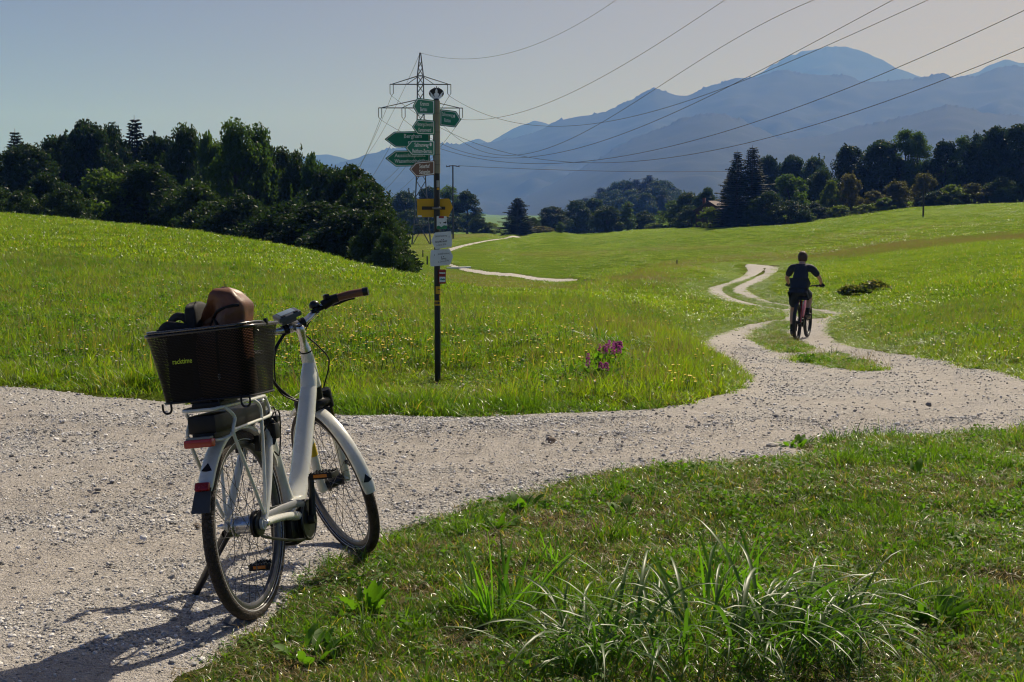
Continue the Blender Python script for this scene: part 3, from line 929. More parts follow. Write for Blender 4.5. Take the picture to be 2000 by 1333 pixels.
# ================================================================== GRASS, FLOWERS, LOOSE STONES
def grass_material(name, a, b, trans, dry=(.24, .19, .07), dryfac=.12, tfac=.42, rough=.38, spec=.5):
    m, nt, out = nodes_of(name)
    p = nt.nodes.new("ShaderNodeBsdfPrincipled")
    p.inputs["Roughness"].default_value = rough
    p.inputs["Specular IOR Level"].default_value = spec
    geo = nt.nodes.new("ShaderNodeNewGeometry")
    oi = nt.nodes.new("ShaderNodeObjectInfo")
    n = noise(nt, .5, 4, .7, geo.outputs["Position"])
    n2 = noise(nt, 3.7, 3, .7, geo.outputs["Position"])
    n0 = noise(nt, .07, 4, .65, geo.outputs["Position"])
    isl = geo.outputs["Random Per Island"]
    f = math_node(nt, 'ADD', math_node(nt, 'ADD', math_node(nt, 'MULTIPLY', n.outputs["Fac"], .4), math_node(nt, 'MULTIPLY_ADD', n0.outputs["Fac"], .8, -.32)), math_node(nt, 'MULTIPLY', n2.outputs["Fac"], .32))
    f = math_node(nt, 'ADD', f, math_node(nt, 'MULTIPLY', oi.outputs["Random"], .16))
    f = math_node(nt, 'ADD', f, math_node(nt, 'MULTIPLY', isl, .16))
    c = ramp(nt, f, [(.35, a), (.8, b)]).outputs[0]
    isd = math_node(nt, 'LESS_THAN', isl, dryfac)
    c = mix(nt, math_node(nt, 'MULTIPLY', isd, .9), c, dry)
    link(nt, c, p.inputs["Base Color"])
    t = nt.nodes.new("ShaderNodeBsdfTranslucent")
    c2 = mix(nt, 1.0, c, trans, 'MULTIPLY')
    link(nt, c2, t.inputs["Color"])
    ms = nt.nodes.new("ShaderNodeMixShader")
    ms.inputs[0].default_value = tfac
    link(nt, p.outputs[0], ms.inputs[1]); link(nt, t.outputs[0], ms.inputs[2])
    link(nt, ms.outputs[0], out.inputs["Surface"])
    return m
GRASS = grass_material("grass_blade", (.050, .110, .006), (.145, .215, .016), (2.75, 2.65, .7), dryfac=.07, tfac=.48)
GRASS_VERGE = grass_material("grass_verge", (.022, .062, .006), (.100, .180, .016), (3.0, 3.1, .8), dryfac=.12, rough=.30, spec=.5, tfac=.40)
STRAW = grass_material("straw", (.22, .17, .085), (.36, .29, .16), (1.2, 1.1, .8), dryfac=0, rough=.45)
SEED = grass_material("seed_stalk", (.14, .13, .05), (.26, .22, .10), (1.4, 1.3, .8), dryfac=.2, rough=.5)
WEED = grass_material("weed_leaf", (.055, .13, .012), (.115, .21, .022), (1.9, 2.2, .7), dryfac=.03, rough=.6, spec=.25)

def blades(n, h, spread, width, lean, r, segs=3, hvar=.45):
    """n curved tapering blades; one strip of quads each"""
    a = r.uniform(0, 6.283, n); rr = spread * np.sqrt(r.uniform(0, 1, n))
    base = np.stack([rr * np.cos(a), rr * np.sin(a), np.full(n, -.02 * 1)], -1)
    H = h * r.uniform(1 - hvar, 1 + hvar * .6, n)
    d = r.uniform(0, 6.283, n)
    ln = lean * r.uniform(.15, 1.3, n)
    fd = r.uniform(0, 6.283, n)                        # blade facing
    W = width * r.uniform(.6, 1.25, n)
    rows = []
    for k in range(segs + 1):
        s = k / segs
        off = (ln * s ** 1.8)[:, None] * H[:, None] * np.stack([np.cos(d), np.sin(d), np.zeros(n)], -1)
        up = (H * s * (1 - .35 * ln * s ** 2))[:, None] * np.array([0, 0, 1.0])
        c = base + off + up
        w = (W * (1 - s ** 1.6) * .5 + W * .03)[:, None] * np.stack([np.cos(fd), np.sin(fd), np.zeros(n)], -1)
        rows += [c - w, c + w]
    V = np.stack(rows, 1)                                # n, 2(segs+1), 3
    m = 2 * (segs + 1)
    q = np.array([[2 * k, 2 * k + 1, 2 * k + 3, 2 * k + 2] for k in range(segs)])
    F = (np.arange(n)[:, None, None] * m + q[None]).reshape(-1, 4)
    return V.reshape(-1, 3), F

def raw_mesh(name, VF, mats, idx=None):
    o = mesh_obj(name, VF[0], VF[1], mats, link=False)
    if idx is not None: o.data.polygons.foreach_set("material_index", np.asarray(idx, np.int32))
    return o

def combo(name, parts):
    """parts: [(VF, material)]"""
    V, F = join_parts([p[0] for p in parts])
    mats = []; idx = []
    for vf, mt in parts:
        if mt not in mats: mats.append(mt)
        idx += [mats.index(mt)] * len(vf[1])
    return raw_mesh(name, (V, F), mats, idx)

def scatter(name, label, protos, pts, rot, scl, which):
    """one object of stuff: a cloud of points that carries small tufts on it"""
    c = bpy.data.collections.new(name + "_kinds")
    for i, p in enumerate(protos):
        p.name = "%s_kind_%02d" % (name, i)
        c.objects.link(p)
    me = bpy.data.meshes.new(name)
    me.vertices.add(len(pts)); me.vertices.foreach_set("co", np.asarray(pts, np.float32).ravel())
    for nm, tp, arr in (("turn", 'FLOAT_VECTOR', rot), ("size", 'FLOAT_VECTOR', scl), ("which", 'INT', which)):
        a = me.attributes.new(nm, tp, 'POINT')
        if tp == 'INT': a.data.foreach_set("value", np.asarray(arr, np.int32))
        else: a.data.foreach_set("vector", np.asarray(arr, np.float32).ravel())
    o = bpy.data.objects.new(name, me)
    COL.objects.link(o)
    ng = bpy.data.node_groups.new(name, 'GeometryNodeTree')
    ng.interface.new_socket("Geometry", in_out='INPUT', socket_type='NodeSocketGeometry')
    ng.interface.new_socket("Geometry", in_out='OUTPUT', socket_type='NodeSocketGeometry')
    gi = ng.nodes.new("NodeGroupInput"); go = ng.nodes.new("NodeGroupOutput")
    ip = ng.nodes.new("GeometryNodeInstanceOnPoints")
    ci = ng.nodes.new("GeometryNodeCollectionInfo")
    ci.inputs["Collection"].default_value = c
    ci.inputs["Separate Children"].default_value = True
    ci.inputs["Reset Children"].default_value = True
    ip.inputs["Pick Instance"].default_value = True
    def named(nm, tp):
        n = ng.nodes.new("GeometryNodeInputNamedAttribute")
        n.data_type = tp; n.inputs["Name"].default_value = nm
        return n.outputs["Attribute"]
    L = ng.links.new
    L(gi.outputs[0], ip.inputs["Points"]); L(ci.outputs[0], ip.inputs["Instance"])
    L(named("which", 'INT'), ip.inputs["Instance Index"])
    L(named("turn", 'FLOAT_VECTOR'), ip.inputs["Rotation"])
    L(named("size", 'FLOAT_VECTOR'), ip.inputs["Scale"])
    L(ip.outputs[0], go.inputs[0])
    md = o.modifiers.new("scatter", 'NODES'); md.node_group = ng
    tag(o, label, None, None, "stuff")
    return o

def sow(n, ymin, ymax, side=1.0, umin=-130, umax=2130):
    """points spread evenly over the ground between two distances, inside the view and a little beside it"""
    Y = np.sqrt(rng.uniform(ymin ** 2, ymax ** 2, n))
    lo = (umin - 1000) / FPX * Y - side; hi = (umax - 1000) / FPX * Y + side
    X = lo + rng.uniform(0, 1, n) * (hi - lo)
    return X, Y

def hidden_behind_crest(X, Y, Z, tol=6.0):
    u, v = project(X, Y, Z)
    hid = np.zeros(len(X), bool)
    for k in range(1, 16):
        t = k / 16 * Y
        _, vv = project(X * k / 16, t, terrain(X * k / 16, t))
        hid |= (vv < v - tol) & (t > 20)
    return hid

def turns(n, tilt=.12):
    return np.stack([rng.normal(0, tilt, n), rng.normal(0, tilt, n), rng.uniform(0, 6.283, n)], -1)

def sizes(n, lo, hi, zlo=.7, zhi=1.35):
    s = rng.uniform(lo, hi, n)
    return np.stack([s, s, s * rng.uniform(zlo, zhi, n)], -1)

gr = np.random.default_rng(77)
# ---- near verge: every blade shows
near_kinds = []
for k in range(7):
    near_kinds.append(combo("t", [(blades(32, .062, .075, .0052, .85, gr, 3), GRASS_VERGE), (blades(5, .07, .08, .0042, 1.3, gr, 3), STRAW)]))
for k in range(3):
    near_kinds.append(combo("t", [(blades(22, .14, .06, .0065, .55, gr, 4), GRASS_VERGE)]))
near_kinds.append(combo("t", [(blades(26, .05, .09, .0040, 1.6, gr, 3), STRAW), (blades(6, .07, .08, .005, .8, gr, 3), GRASS_VERGE)]))
near_kinds.append(combo("t", [(blades(22, .045, .09, .0040, 1.8, gr, 3), STRAW)]))
def leafy(n, h, r):
    """small round-leaved ground weeds"""
    a = r.uniform(0, 6.28, n); rr = .075 * np.sqrt(r.uniform(0, 1, n))
    P = np.stack([rr * np.cos(a), rr * np.sin(a), h * r.uniform(.25, 1, n)], -1)
    return quads(P, .017, r, .55, 1.5)
for k in range(3):
    near_kinds.append(combo("t", [(leafy(26, .050, gr), WEED), (blades(9, .09, .08, .006, .7, gr, 3), GRASS_VERGE)]))
NB = dict(norm=range(0, 7), tall=range(7, 10), dry=range(10, 12), leaf=range(12, 15))

def pick(mask_probs, n):
    """which kind of tuft grows at each point"""
    out = np.zeros(n, int); u = rng.uniform(0, 1, n); acc = np.zeros(n)
    done = np.zeros(n, bool)
    for ids, pr in mask_probs:
        acc = acc + pr
        m = (u < acc) & ~done
        out[m] = rng.choice(list(ids), m.sum()); done |= m
    out[~done] = rng.choice(list(mask_probs[0][0]), (~done).sum())
    return out

X, Y = sow(52000, 3.6, 11.0, .6)
sd = track_sd(X, Y)
ok = (sd > .0) | ((sd > -.25) & (rng.uniform(0, 1, len(X)) < .05))
edge = np.clip(1 - sd / .25, 0, 1)
ok &= rng.uniform(0, 1, len(X)) > edge * .55
so = soil_shade_mask(X, Y, np.maximum(sd, .2))
so = np.clip(so, 0, 1)
ok &= rng.uniform(0, 1, len(X)) > np.clip(so - .58, 0, 1) * 1.5
X, Y, sd, so = X[ok], Y[ok], sd[ok], so[ok]
lf = smooth01(.5 + 1.4 * vnoise(X, Y, .55, 41)); tl = smooth01(-.1 + 1.2 * vnoise(X, Y, .8, 42))
lush = smooth01((Y - 9.4) / .6) * (X < 3.2)
w = pick([(NB['dry'], np.clip((so - .5) * 1.9 + .06 + .15 * vnoise(X, Y, .7, 43), 0, .9) * (1 - lush)), (NB['leaf'], (.02 + .09 * lf) * (so < .75)), (NB['tall'], (.22 * tl + .5 * lush) * (so < .72)), (NB['norm'], 1.0)], len(X))
Z = ground_z(X, Y, sd)
s = sizes(len(X), .7, 1.2)
s[:, 2] *= .72 * (1 + .35 * vnoise(X, Y, .9, 45))
s[:, 2] *= (1 - .55 * np.clip(1 - sd / .35, 0, 1)) * (1 + .25 * lush)
scatter("grass", "short grass, straw and leafy weeds of the near verge beside the track", near_kinds, np.stack([X, Y, Z], -1), turns(len(X), .2), s, w)

# ---- meadow 10..32 m
mid_kinds = [combo("t", [(blades(54, .062, .16, .0055, .75, gr, 2), GRASS), (blades(5, .08, .15, .004, .9, gr, 2), STRAW)]) for k in range(6)]
mid_kinds += [combo("t", [(blades(40, .16, .13, .0075, .55, gr, 3), GRASS), (blades(4, .22, .1, .0035, .4, gr, 3), SEED)]) for k in range(3)]
mid_kinds += [combo("t", [(leafy(60, .07, gr), WEED), (blades(20, .09, .14, .007, .6, gr, 2), GRASS)]) for k in range(2)]
mid_kinds += [combo("t", [(blades(14, .24, .15, .0038, .6, gr, 3), SEED), (blades(16, .10, .14, .007, .6, gr, 2), GRASS)]) for k in range(2)]
X, Y = sow(64000, 9.6, 33, .8)
sd = track_sd(X, Y)
ok = (sd > .02) & (rng.uniform(0, 1, len(X)) > np.clip(1 - sd / .3, 0, 1) * .4)
X, Y, sd = X[ok], Y[ok], sd[ok]
Z = ground_z(X, Y, sd)
isl = (X > 4) & (Y > 15) & (sd < .9) & (track_sd(X - 1.2, Y) < 0) & (track_sd(X + 1.2, Y) < 0)
rank = smooth01((X - .6) / 1.2) * smooth01((3.6 - X) / 1.0) * smooth01((24 - Y) / 6) * smooth01(.5 + vnoise(X, Y, .25, 44))
edgeband = np.exp(-((sd - .35) / .45) ** 2)
w = pick([(range(6, 9), .08 + .5 * edgeband * (Y < 20) + .35 * rank), (range(9, 11), .10 + .22 * smooth01(.3 + vnoise(X, Y, .3, 46))), (range(11, 13), .03 + .22 * rank), (range(0, 6), 1.0)], len(X))
s = sizes(len(X), .8, 1.3)
s[:, 2] *= np.clip(.32 + sd / .75, .32, 1.0) * (.85 + .25 * vnoise(X, Y, .2, 47))
s[:, 2] *= 1 - .55 * smooth01((X - 2.2) / 1) * smooth01((Y - 14) / 5) * smooth01((1.6 - sd) / 1.2)
island = np.any([signed_dist(X, Y, i_) < .25 for i_ in ISLANDS], axis=0)
s[:, 2] *= np.where((np.abs(X + .71 - (Y - 14.2) * -.05) < .45) & (Y > 12.4) & (Y < 14.6), .42, 1)
s[:, 2] *= np.where(island, .85, 1) * (1 + edgeband * (.5 * vnoise(X, Y, 1.3, 48) + .35 * vnoise(X, Y, .45, 49)))
w = np.where(island & (rng.uniform(0, 1, len(X)) < .65), rng.integers(8, 12, len(X)), w)
scatter("grass", "grass and weeds of the meadow behind the track", mid_kinds, np.stack([X, Y, Z], -1), turns(len(X), .15), s, w)

# ---- weeds on the strips between the wheel tracks and along the farther track edges
X, Y = sow(90000, 13, 80, 1, 1340, 1800)
sd = track_sd(X, Y)
isl = np.any([signed_dist(X, Y, i_) < .15 for i_ in ISLANDS], axis=0)
ok = ((sd > -.03) & isl & (Y < 36) & (rng.uniform(0, 1, len(X)) < .6)) | ((sd > .02) & isl & (rng.uniform(0, 1, len(X)) < .5)) | ((sd > .0) & (sd < .8) & (Y > 30) & (rng.uniform(0, 1, len(X)) < .5))
X, Y, sd, isl = X[ok], Y[ok], sd[ok], isl[ok]
w = np.where(rng.uniform(0, 1, len(X)) < .5, rng.integers(9, 11, len(X)), np.where(rng.uniform(0, 1, len(X)) < .3, rng.integers(11, 13, len(X)), rng.integers(0, 6, len(X))))
s = sizes(len(X), .8, 1.4)
s[:, 2] *= np.clip(.6 + .9 * vnoise(X, Y, .8, 52), .3, 1.4) * np.interp(Y, [16, 24, 30, 50], [.75, .5, .28, .2]) * np.where(isl, 1, .8)
scatter("grass", "ragged weeds on the strips between the wheel tracks", mid_kinds, np.stack([X, Y, ground_z(X, Y, sd)], -1), turns(len(X), .2), s, w)

# ---- meadow 30..130 m: wide tufts, fewer of them
far_kinds = [combo("t", [(blades(110, .13, .62, .018, .6, gr, 2), GRASS)]) for k in range(5)]
far_kinds += [combo("t", [(blades(50, .30, .6, .011, .6, gr, 2), SEED), (blades(70, .15, .6, .018, .6, gr, 2), GRASS)]) for k in range(2)]
X, Y = sow(42000, 31, 128, 2)
tall = smooth01(1 - np.abs(X / np.maximum(Y, 1) - .085) / .055) * smooth01((Y - 40) / 20) * (Y < 110)
sd = track_sd(X, Y)
Z = ground_z(X, Y, sd)
ok = (sd > .25) & ~hidden_behind_crest(X, Y, Z + .3)
X, Y, sd, Z, tall = X[ok], Y[ok], sd[ok], Z[ok], tall[ok]
dr = dryness(X, Y)
w = pick([(range(5, 7), np.clip(.35 * tall * smooth01(sd / 3) + .8 * dr, 0, 1)), (range(0, 5), 1.0)], len(X))
s = sizes(len(X), .8, 1.3)
s[:, 2] *= np.where(w >= 5, .75, .5) * np.clip(.22 + sd / 5, .22, 1)
scatter("grass", "grass of the far meadow up to the crest", far_kinds, np.stack([X, Y, Z - .02], -1), turns(len(X), .04), s, w)

# ---- fields of the valley and the right slope, 125..330 m
X, Y = sow(30000, 124, 335, 4, -60, 2060)
sd = track_sd(X, Y)
Z = terrain(X, Y)
ok = (sd > .8) & ~hidden_behind_crest(X, Y, Z + .3)
X, Y, Z = X[ok], Y[ok], Z[ok]
dr = dryness(X, Y)
w = pick([(range(5, 7), np.clip(.75 * dr, 0, 1)), (range(0, 5), 1.0)], len(X))
s = sizes(len(X), 1.7, 3.0)
s[:, 2] = rng.uniform(.55, 1.0, len(X)) * (1 + .35 * vnoise(X, Y, .02, 71))
scatter("grass", "grass of the fields in the valley and on the right slope", far_kinds, np.stack([X, Y, Z - .02], -1), turns(len(X), .03), s, w)

# ---- meadow flowers
YEL = M("petal_yellow", (.80, .52, .02), .55, var=.15)
WHT = M("petal_white", (.62, .58, .46), .6, var=.2)
STEM = M("stem_green", (.07, .14, .02), .5)
def flower(h, rad, mat, ball=False):
    a = np.linspace(0, 6.283, 8, endpoint=False)
    top = np.array([[0, 0, h + rad * .3]])
    ring = np.stack([rad * np.cos(a), rad * np.sin(a), np.full(8, h + rad * .45)], -1)
    low = np.array([[0, 0, h - rad * (.9 if ball else .25)]])
    V = np.concatenate([top, ring, low])
    F = np.array([[0, 1 + i, 1 + (i + 1) % 8, 1 + (i + 1) % 8] for i in range(8)] + [[9, 1 + (i + 1) % 8, 1 + i, 1 + i] for i in range(8)])
    F = np.where(F == 0, 0, F)
    sv, sf = cone_path([[0, 0, 0], [0, 0, h]], [.003, .002], 4)
    me = bpy.data.meshes.new("f")
    me.from_pydata([tuple(p) for p in np.concatenate([V, sv])], [], [tuple(f[:3]) for f in F] + [tuple(int(q) + 10 for q in f) for f in sf])
    me.materials.append(mat); me.materials.append(STEM)
    me.polygons.foreach_set("material_index", np.array([0] * 16 + [1] * len(sf), np.int32))
    return bpy.data.objects.new("f", me)
fk = [flower(.15, .0135, YEL), flower(.12, .011, YEL), flower(.14, .012, WHT, True), flower(.11, .010, WHT, True)]
FX = []; FY = []; FW = []
for (u0, u1, v0, v1, n, yel) in [(540, 800, 620, 745, 330, .75), (800, 1150, 610, 740, 230, .8), (330, 540, 560, 740, 120, .4), (60, 330, 560, 745, 170, .35), (150, 420, 440, 540, 90, .8),
                                 (1180, 1480, 600, 660, 120, .95), (1620, 2000, 620, 730, 170, .25), (1640, 1760, 640, 690, 50, .9), (1300, 1460, 690, 790, 45, .95), (860, 1300, 740, 800, 40, .5), (430, 700, 480, 600, 90, .5)]:
    n = int(n * 1.7); uu = rng.uniform(u0, u1, n); vv = rng.uniform(v0, v1, n); wt = rng.uniform(0, 1, n) < yel
    for a_, b_, c_ in zip(uu, vv, wt):
        g = ground_hit(a_, b_)
        FX.append(g[0]); FY.append(g[1]); FW.append(rng.integers(0, 2) if c_ else rng.integers(2, 4))
FX = np.array(FX); FY = np.array(FY); FW = np.array(FW)
sd = track_sd(FX, FY); ok = sd > .15
fs = sizes(ok.sum(), .7, 1.15, .9, 1.1)
scatter("meadow_flowers", "yellow and white flowers dotted through the meadow", fk, np.stack([FX, FY, ground_z(FX, FY, sd)], -1)[ok], turns(ok.sum(), .15), fs, FW[ok])

# ---- loose stones on the track
def stone_material(name, lo, hi):
    m, nt, out = nodes_of(name)
    p = principled(nt, out, .75, .3)
    oi = nt.nodes.new("ShaderNodeObjectInfo"); geo = nt.nodes.new("ShaderNodeNewGeometry")
    n = noise(nt, 60, 3, .6, geo.outputs["Position"])
    f = math_node(nt, 'ADD', math_node(nt, 'MULTIPLY', oi.outputs["Random"], .8), math_node(nt, 'MULTIPLY', n.outputs["Fac"], .3))
    c = ramp(nt, f, [(.15, lo), (.55, tuple((a + b) / 2 for a, b in zip(lo, hi))), (.95, hi)]).outputs[0]
    link(nt, c, p.inputs["Base Color"])
    return m
STONE = stone_material("stone", (.13, .13, .13), (.85, .82, .78))
def pebble(seed, sub=1):
    r = np.random.default_rng(seed)
    bm = bmesh.new()
    bmesh.ops.create_icosphere(bm, subdivisions=sub, radius=1)
    sc = np.array([r.uniform(.8, 1.3), r.uniform(.6, 1.0), r.uniform(.4, .7)])
    for v in bm.verts:
        k = 1 + r.normal(0, .10)
        v.co = Vector((v.co.x * sc[0] * k, v.co.y * sc[1] * k, v.co.z * sc[2] * k))
    me = bpy.data.meshes.new("stone"); bm.to_mesh(me); bm.free()
    me.materials.append(STONE)
    return bpy.data.objects.new("stone", me)
pk = [pebble(s) for s in range(8)]
def gravel_points(n, y0, y1, lo, hi, pw):
    X, Y = sow(n, y0, y1, .5)
    sd = track_sd(X, Y)
    den = .15 + coarse(X, Y)
    ok = (sd < .12) & (rng.uniform(0, 1, len(X)) < den)
    X, Y, sd = X[ok], Y[ok], sd[ok]
    s = lo + (hi - lo) * rng.uniform(0, 1, len(X)) ** pw
    return X, Y, s
A = [gravel_points(150000, 4.2, 10.5, .0025, .0075, 2.0), gravel_points(16000, 4.2, 10.5, .006, .017, 2.5), gravel_points(420, 4.2, 12, .014, .026, 2), gravel_points(60000, 9.5, 22, .005, .015, 2.6), gravel_points(12000, 18, 48, .009, .022, 2)]
X = np.concatenate([a[0] for a in A]); Y = np.concatenate([a[1] for a in A]); S = np.concatenate([a[2] for a in A])
rut = .018 * vnoise(X, Y, .5, 21) + .008 * vnoise(X, Y, 1.9, 22) + .004 * vnoise(X, Y, 5.5, 23)
D = track_sd(X, Y)
Z = np.maximum(terrain(X, Y) + .006 + rut * smooth01(-D / .5) - .22 * smooth01((D + .02) / .36), terrain(X, Y) - .03)
scatter("gravel_stones", "loose grey and pale stones lying on the gravel track", pk, np.stack([X, Y, Z + S * .15], -1), turns(len(X), .25), np.stack([S, S, S], -1), rng.integers(0, 8, len(X)))

# ================================================================== MODELLING HELPERS
def catmull(pts, n=6):
    P = np.asarray(pts, float)
    if len(P) < 3: return P
    Q = np.concatenate([[2 * P[0] - P[1]], P, [2 * P[-1] - P[-2]]])
    out = []
    for i in range(1, len(Q) - 2):
        for k in range(n):
            t = k / n
            out.append(.5 * ((2 * Q[i]) + (-Q[i - 1] + Q[i + 1]) * t + (2 * Q[i - 1] - 5 * Q[i] + 4 * Q[i + 1] - Q[i + 2]) * t * t + (-Q[i - 1] + 3 * Q[i] - 3 * Q[i + 1] + Q[i + 2]) * t ** 3))
    out.append(P[-1])
    return np.array(out)

def tube(pts, r, sides=12, smooth=0, flat=1.0, up=None, cap=True, closed=False):
    """swept tube; r: number or one per control point; flat: width across / width along the second axis"""
    P = np.asarray(pts, float)
    rr = np.full(len(P), r, float) if np.isscalar(r) else np.asarray(r, float)
    if smooth:
        n0 = len(P); P2 = catmull(P, smooth)
        rr = np.interp(np.linspace(0, n0 - 1, len(P2)), np.arange(n0), rr); P = P2
    n = len(P)
    T = np.zeros_like(P)
    for i in range(n):
        a = P[(i + 1) % n] if closed or i < n - 1 else P[i]
        b = P[i - 1] if closed or i > 0 else P[i]
        T[i] = (a - b) / (np.linalg.norm(a - b) + 1e-12)
    ref = np.array(up, float) if up is not None else (np.array([0, 0, 1.]) if abs(T[0][2]) < .9 else np.array([0, 1., 0]))
    N = ref - T[0] * (ref @ T[0]); N /= np.linalg.norm(N)
    V = []
    ang = np.linspace(0, 2 * np.pi, sides, endpoint=False)
    for i in range(n):
        N = N - T[i] * (N @ T[i]); N /= np.linalg.norm(N) + 1e-12
        B = np.cross(T[i], N)
        V.append(P[i] + rr[i] * (np.cos(ang)[:, None] * N + np.sin(ang)[:, None] * B * flat))
    V = list(np.concatenate(V)); F = []
    for i in range(n if closed else n - 1):
        j = (i + 1) % n
        for k in range(sides):
            l = (k + 1) % sides
            F.append((i * sides + k, i * sides + l, j * sides + l, j * sides + k))
    if cap and not closed:
        F.append(tuple(range(sides))[::-1]); F.append(tuple((n - 1) * sides + k for k in range(sides)))
    return np.array(V), F

def lathe(prof, origin, axis, sides=24, cap=True):
    """prof: (distance along axis, radius)"""
    o = np.asarray(origin, float); a = np.asarray(axis, float); a /= np.linalg.norm(a)
    ref = np.array([0, 0, 1.]) if abs(a[2]) < .9 else np.array([1., 0, 0])
    u = np.cross(a, ref); u /= np.linalg.norm(u); w = np.cross(a, u)
    t = np.linspace(0, 2 * np.pi, sides, endpoint=False)
    V = np.concatenate([o + a * d + rad * (np.cos(t)[:, None] * u + np.sin(t)[:, None] * w) for d, rad in prof])
    F = []
    for i in range(len(prof) - 1):
        for k in range(sides):
            l = (k + 1) % sides
            F.append((i * sides + k, i * sides + l, (i + 1) * sides + l, (i + 1) * sides + k))
    if cap:
        F.append(tuple(range(sides))[::-1]); F.append(tuple((len(prof) - 1) * sides + k for k in range(sides)))
    return V, F

def box(c, s, bev=.0, rot=None, taper=(1, 1)):
    bm = bmesh.new()
    bmesh.ops.create_cube(bm, size=1)
    for v in bm.verts:
        k = taper if v.co.z > 0 else (1, 1)
        v.co = Vector((v.co.x * s[0] * k[0], v.co.y * s[1] * k[1], v.co.z * s[2]))
    if bev: bmesh.ops.bevel(bm, geom=list(bm.edges), offset=bev, segments=2, profile=.6, affect='EDGES')
    bm.verts.ensure_lookup_table(); bm.faces.ensure_lookup_table()
    V = np.array([v.co[:] for v in bm.verts]); F = [tuple(v.index for v in f.verts) for f in bm.faces]
    bm.free()
    if rot is not None: V = V @ np.asarray(rot).T
    return V + np.asarray(c, float), F

def ring(center, axis, R0, prof_r, sides=72, psides=12, squash=1.0):
    """torus"""
    c = np.asarray(center, float); a = np.asarray(axis, float); a /= np.linalg.norm(a)
    ref = np.array([0, 0, 1.]) if abs(a[2]) < .9 else np.array([1., 0, 0])
    u = np.cross(a, ref); u /= np.linalg.norm(u); w = np.cross(a, u)
    t = np.linspace(0, 2 * np.pi, sides, endpoint=False); q = np.linspace(0, 2 * np.pi, psides, endpoint=False)
    V = []; F = []
    for i in range(sides):
        e = math.cos(t[i]) * u + math.sin(t[i]) * w
        V.append(c + e * (R0 + prof_r * np.cos(q))[:, None] + a * (prof_r * squash * np.sin(q))[:, None])
    for i in range(sides):
        j = (i + 1) % sides
        for k in range(psides):
            l = (k + 1) % psides
            F.append((i * psides + k, j * psides + k, j * psides + l, i * psides + l))
    return np.concatenate(V), F

def solid(name, pieces, mat, parent=None, xf=None, ang=38, lab=None):
    """pieces: list of (verts, faces) joined into one mesh object"""
    V = []; F = []; o = 0
    for v, f in pieces:
        V.append(np.asarray(v, float)); F += [tuple(int(i) + o for i in q) for q in f]; o += len(v)
    V = np.concatenate(V)
    if xf is not None: V = xf(V)
    ob = mesh_obj(name, V, F, mat, parent, smooth=True)
    bm = bmesh.new(); bm.from_mesh(ob.data); bmesh.ops.recalc_face_normals(bm, faces=bm.faces); bm.to_mesh(ob.data); bm.free()
    ob.data.set_sharp_from_angle(angle=R(ang))
    if lab: ob["label"] = lab
    return ob

def rot_axis(axis, a):
    k = np.asarray(axis, float); k = k / np.linalg.norm(k)
    K = np.array([[0, -k[2], k[1]], [k[2], 0, -k[0]], [-k[1], k[0], 0]])
    return np.eye(3) + math.sin(a) * K + (1 - math.cos(a)) * K @ K

def text_shape(text, bold=.0, extrude=.0):
    """outline of a text as plain mesh data, x and y scaled to 0..1 / 0..1 of its own box"""
    c = bpy.data.curves.new("text", 'FONT')
    c.body = text; c.size = 1; c.align_x = 'LEFT'; c.offset = bold; c.resolution_u = 2
    o = bpy.data.objects.new("text", c)
    me = bpy.data.meshes.new_from_object(o)
    V = np.empty(len(me.vertices) * 3); me.vertices.foreach_get("co", V); V = V.reshape(-1, 3)
    F = [tuple(p.vertices) for p in me.polygons]
    bpy.data.objects.remove(o); bpy.data.curves.remove(c); bpy.data.meshes.remove(me)
    x0, x1 = V[:, 0].min(), V[:, 0].max()
    W = V.copy(); W[:, 0] = (V[:, 0] - x0) / (x1 - x0)
    return W, F, x1 - x0                       # y stays in units of the type size (capitals about 0.7 high)

def lettering(name, text, mat, parent, p0, p1, up, size, bold=.0):
    """text from p0 to p1 along its baseline, type size in metres along up"""
    V, F, _ = text_shape(text, bold)
    p0 = np.asarray(p0, float); ex = np.asarray(p1, float) - p0; up = np.asarray(up, float); up = up / np.linalg.norm(up)
    P = p0 + V[:, :1] * ex + V[:, 1:2] * size * up
    return mesh_obj(name, P, F, mat, parent)

# ================================================================== THE WHITE BICYCLE
WHITE = M("bike_white", (.66, .66, .60), .28, var=.04, scale=9, coat=.7)
BLACK = M("black_plastic", (.010, .010, .011), .42, var=.25, scale=40, spec=.25)
BLACKM = M("black_metal", (.018, .018, .02), .32, metal=.3, var=.2, scale=40)
ALU = M("aluminium", (.62, .62, .62), .30, metal=1.0, var=.08, scale=50)
GREYRIM = M("rim_grey", (.10, .10, .105), .35, metal=.7, var=.15, scale=60)
STEEL = M("spoke_steel", (.10, .10, .105), .35, metal=.8, var=.1)
LEATHER = M("brown_leather", (.15, .056, .025), .46, var=.35, scale=16, bmp=.5)
REDLENS = M("red_lens", (.42, .012, .008), .18, var=.12, scale=60, spec=.7)
DARKRED = M("red_reflector", (.26, .010, .012), .25, var=.15, scale=90)
AMBER = M("amber_reflector", (.60, .17, .01), .25, var=.12, scale=90)
GREYP = M("grey_plastic", (.20, .205, .215), .38, var=.1, scale=40)
REFLECT = M("reflective_band", (.50, .50, .50), .35, var=.1)
YELST = M("yellow_sticker", (.62, .43, .02), .45, var=.1)
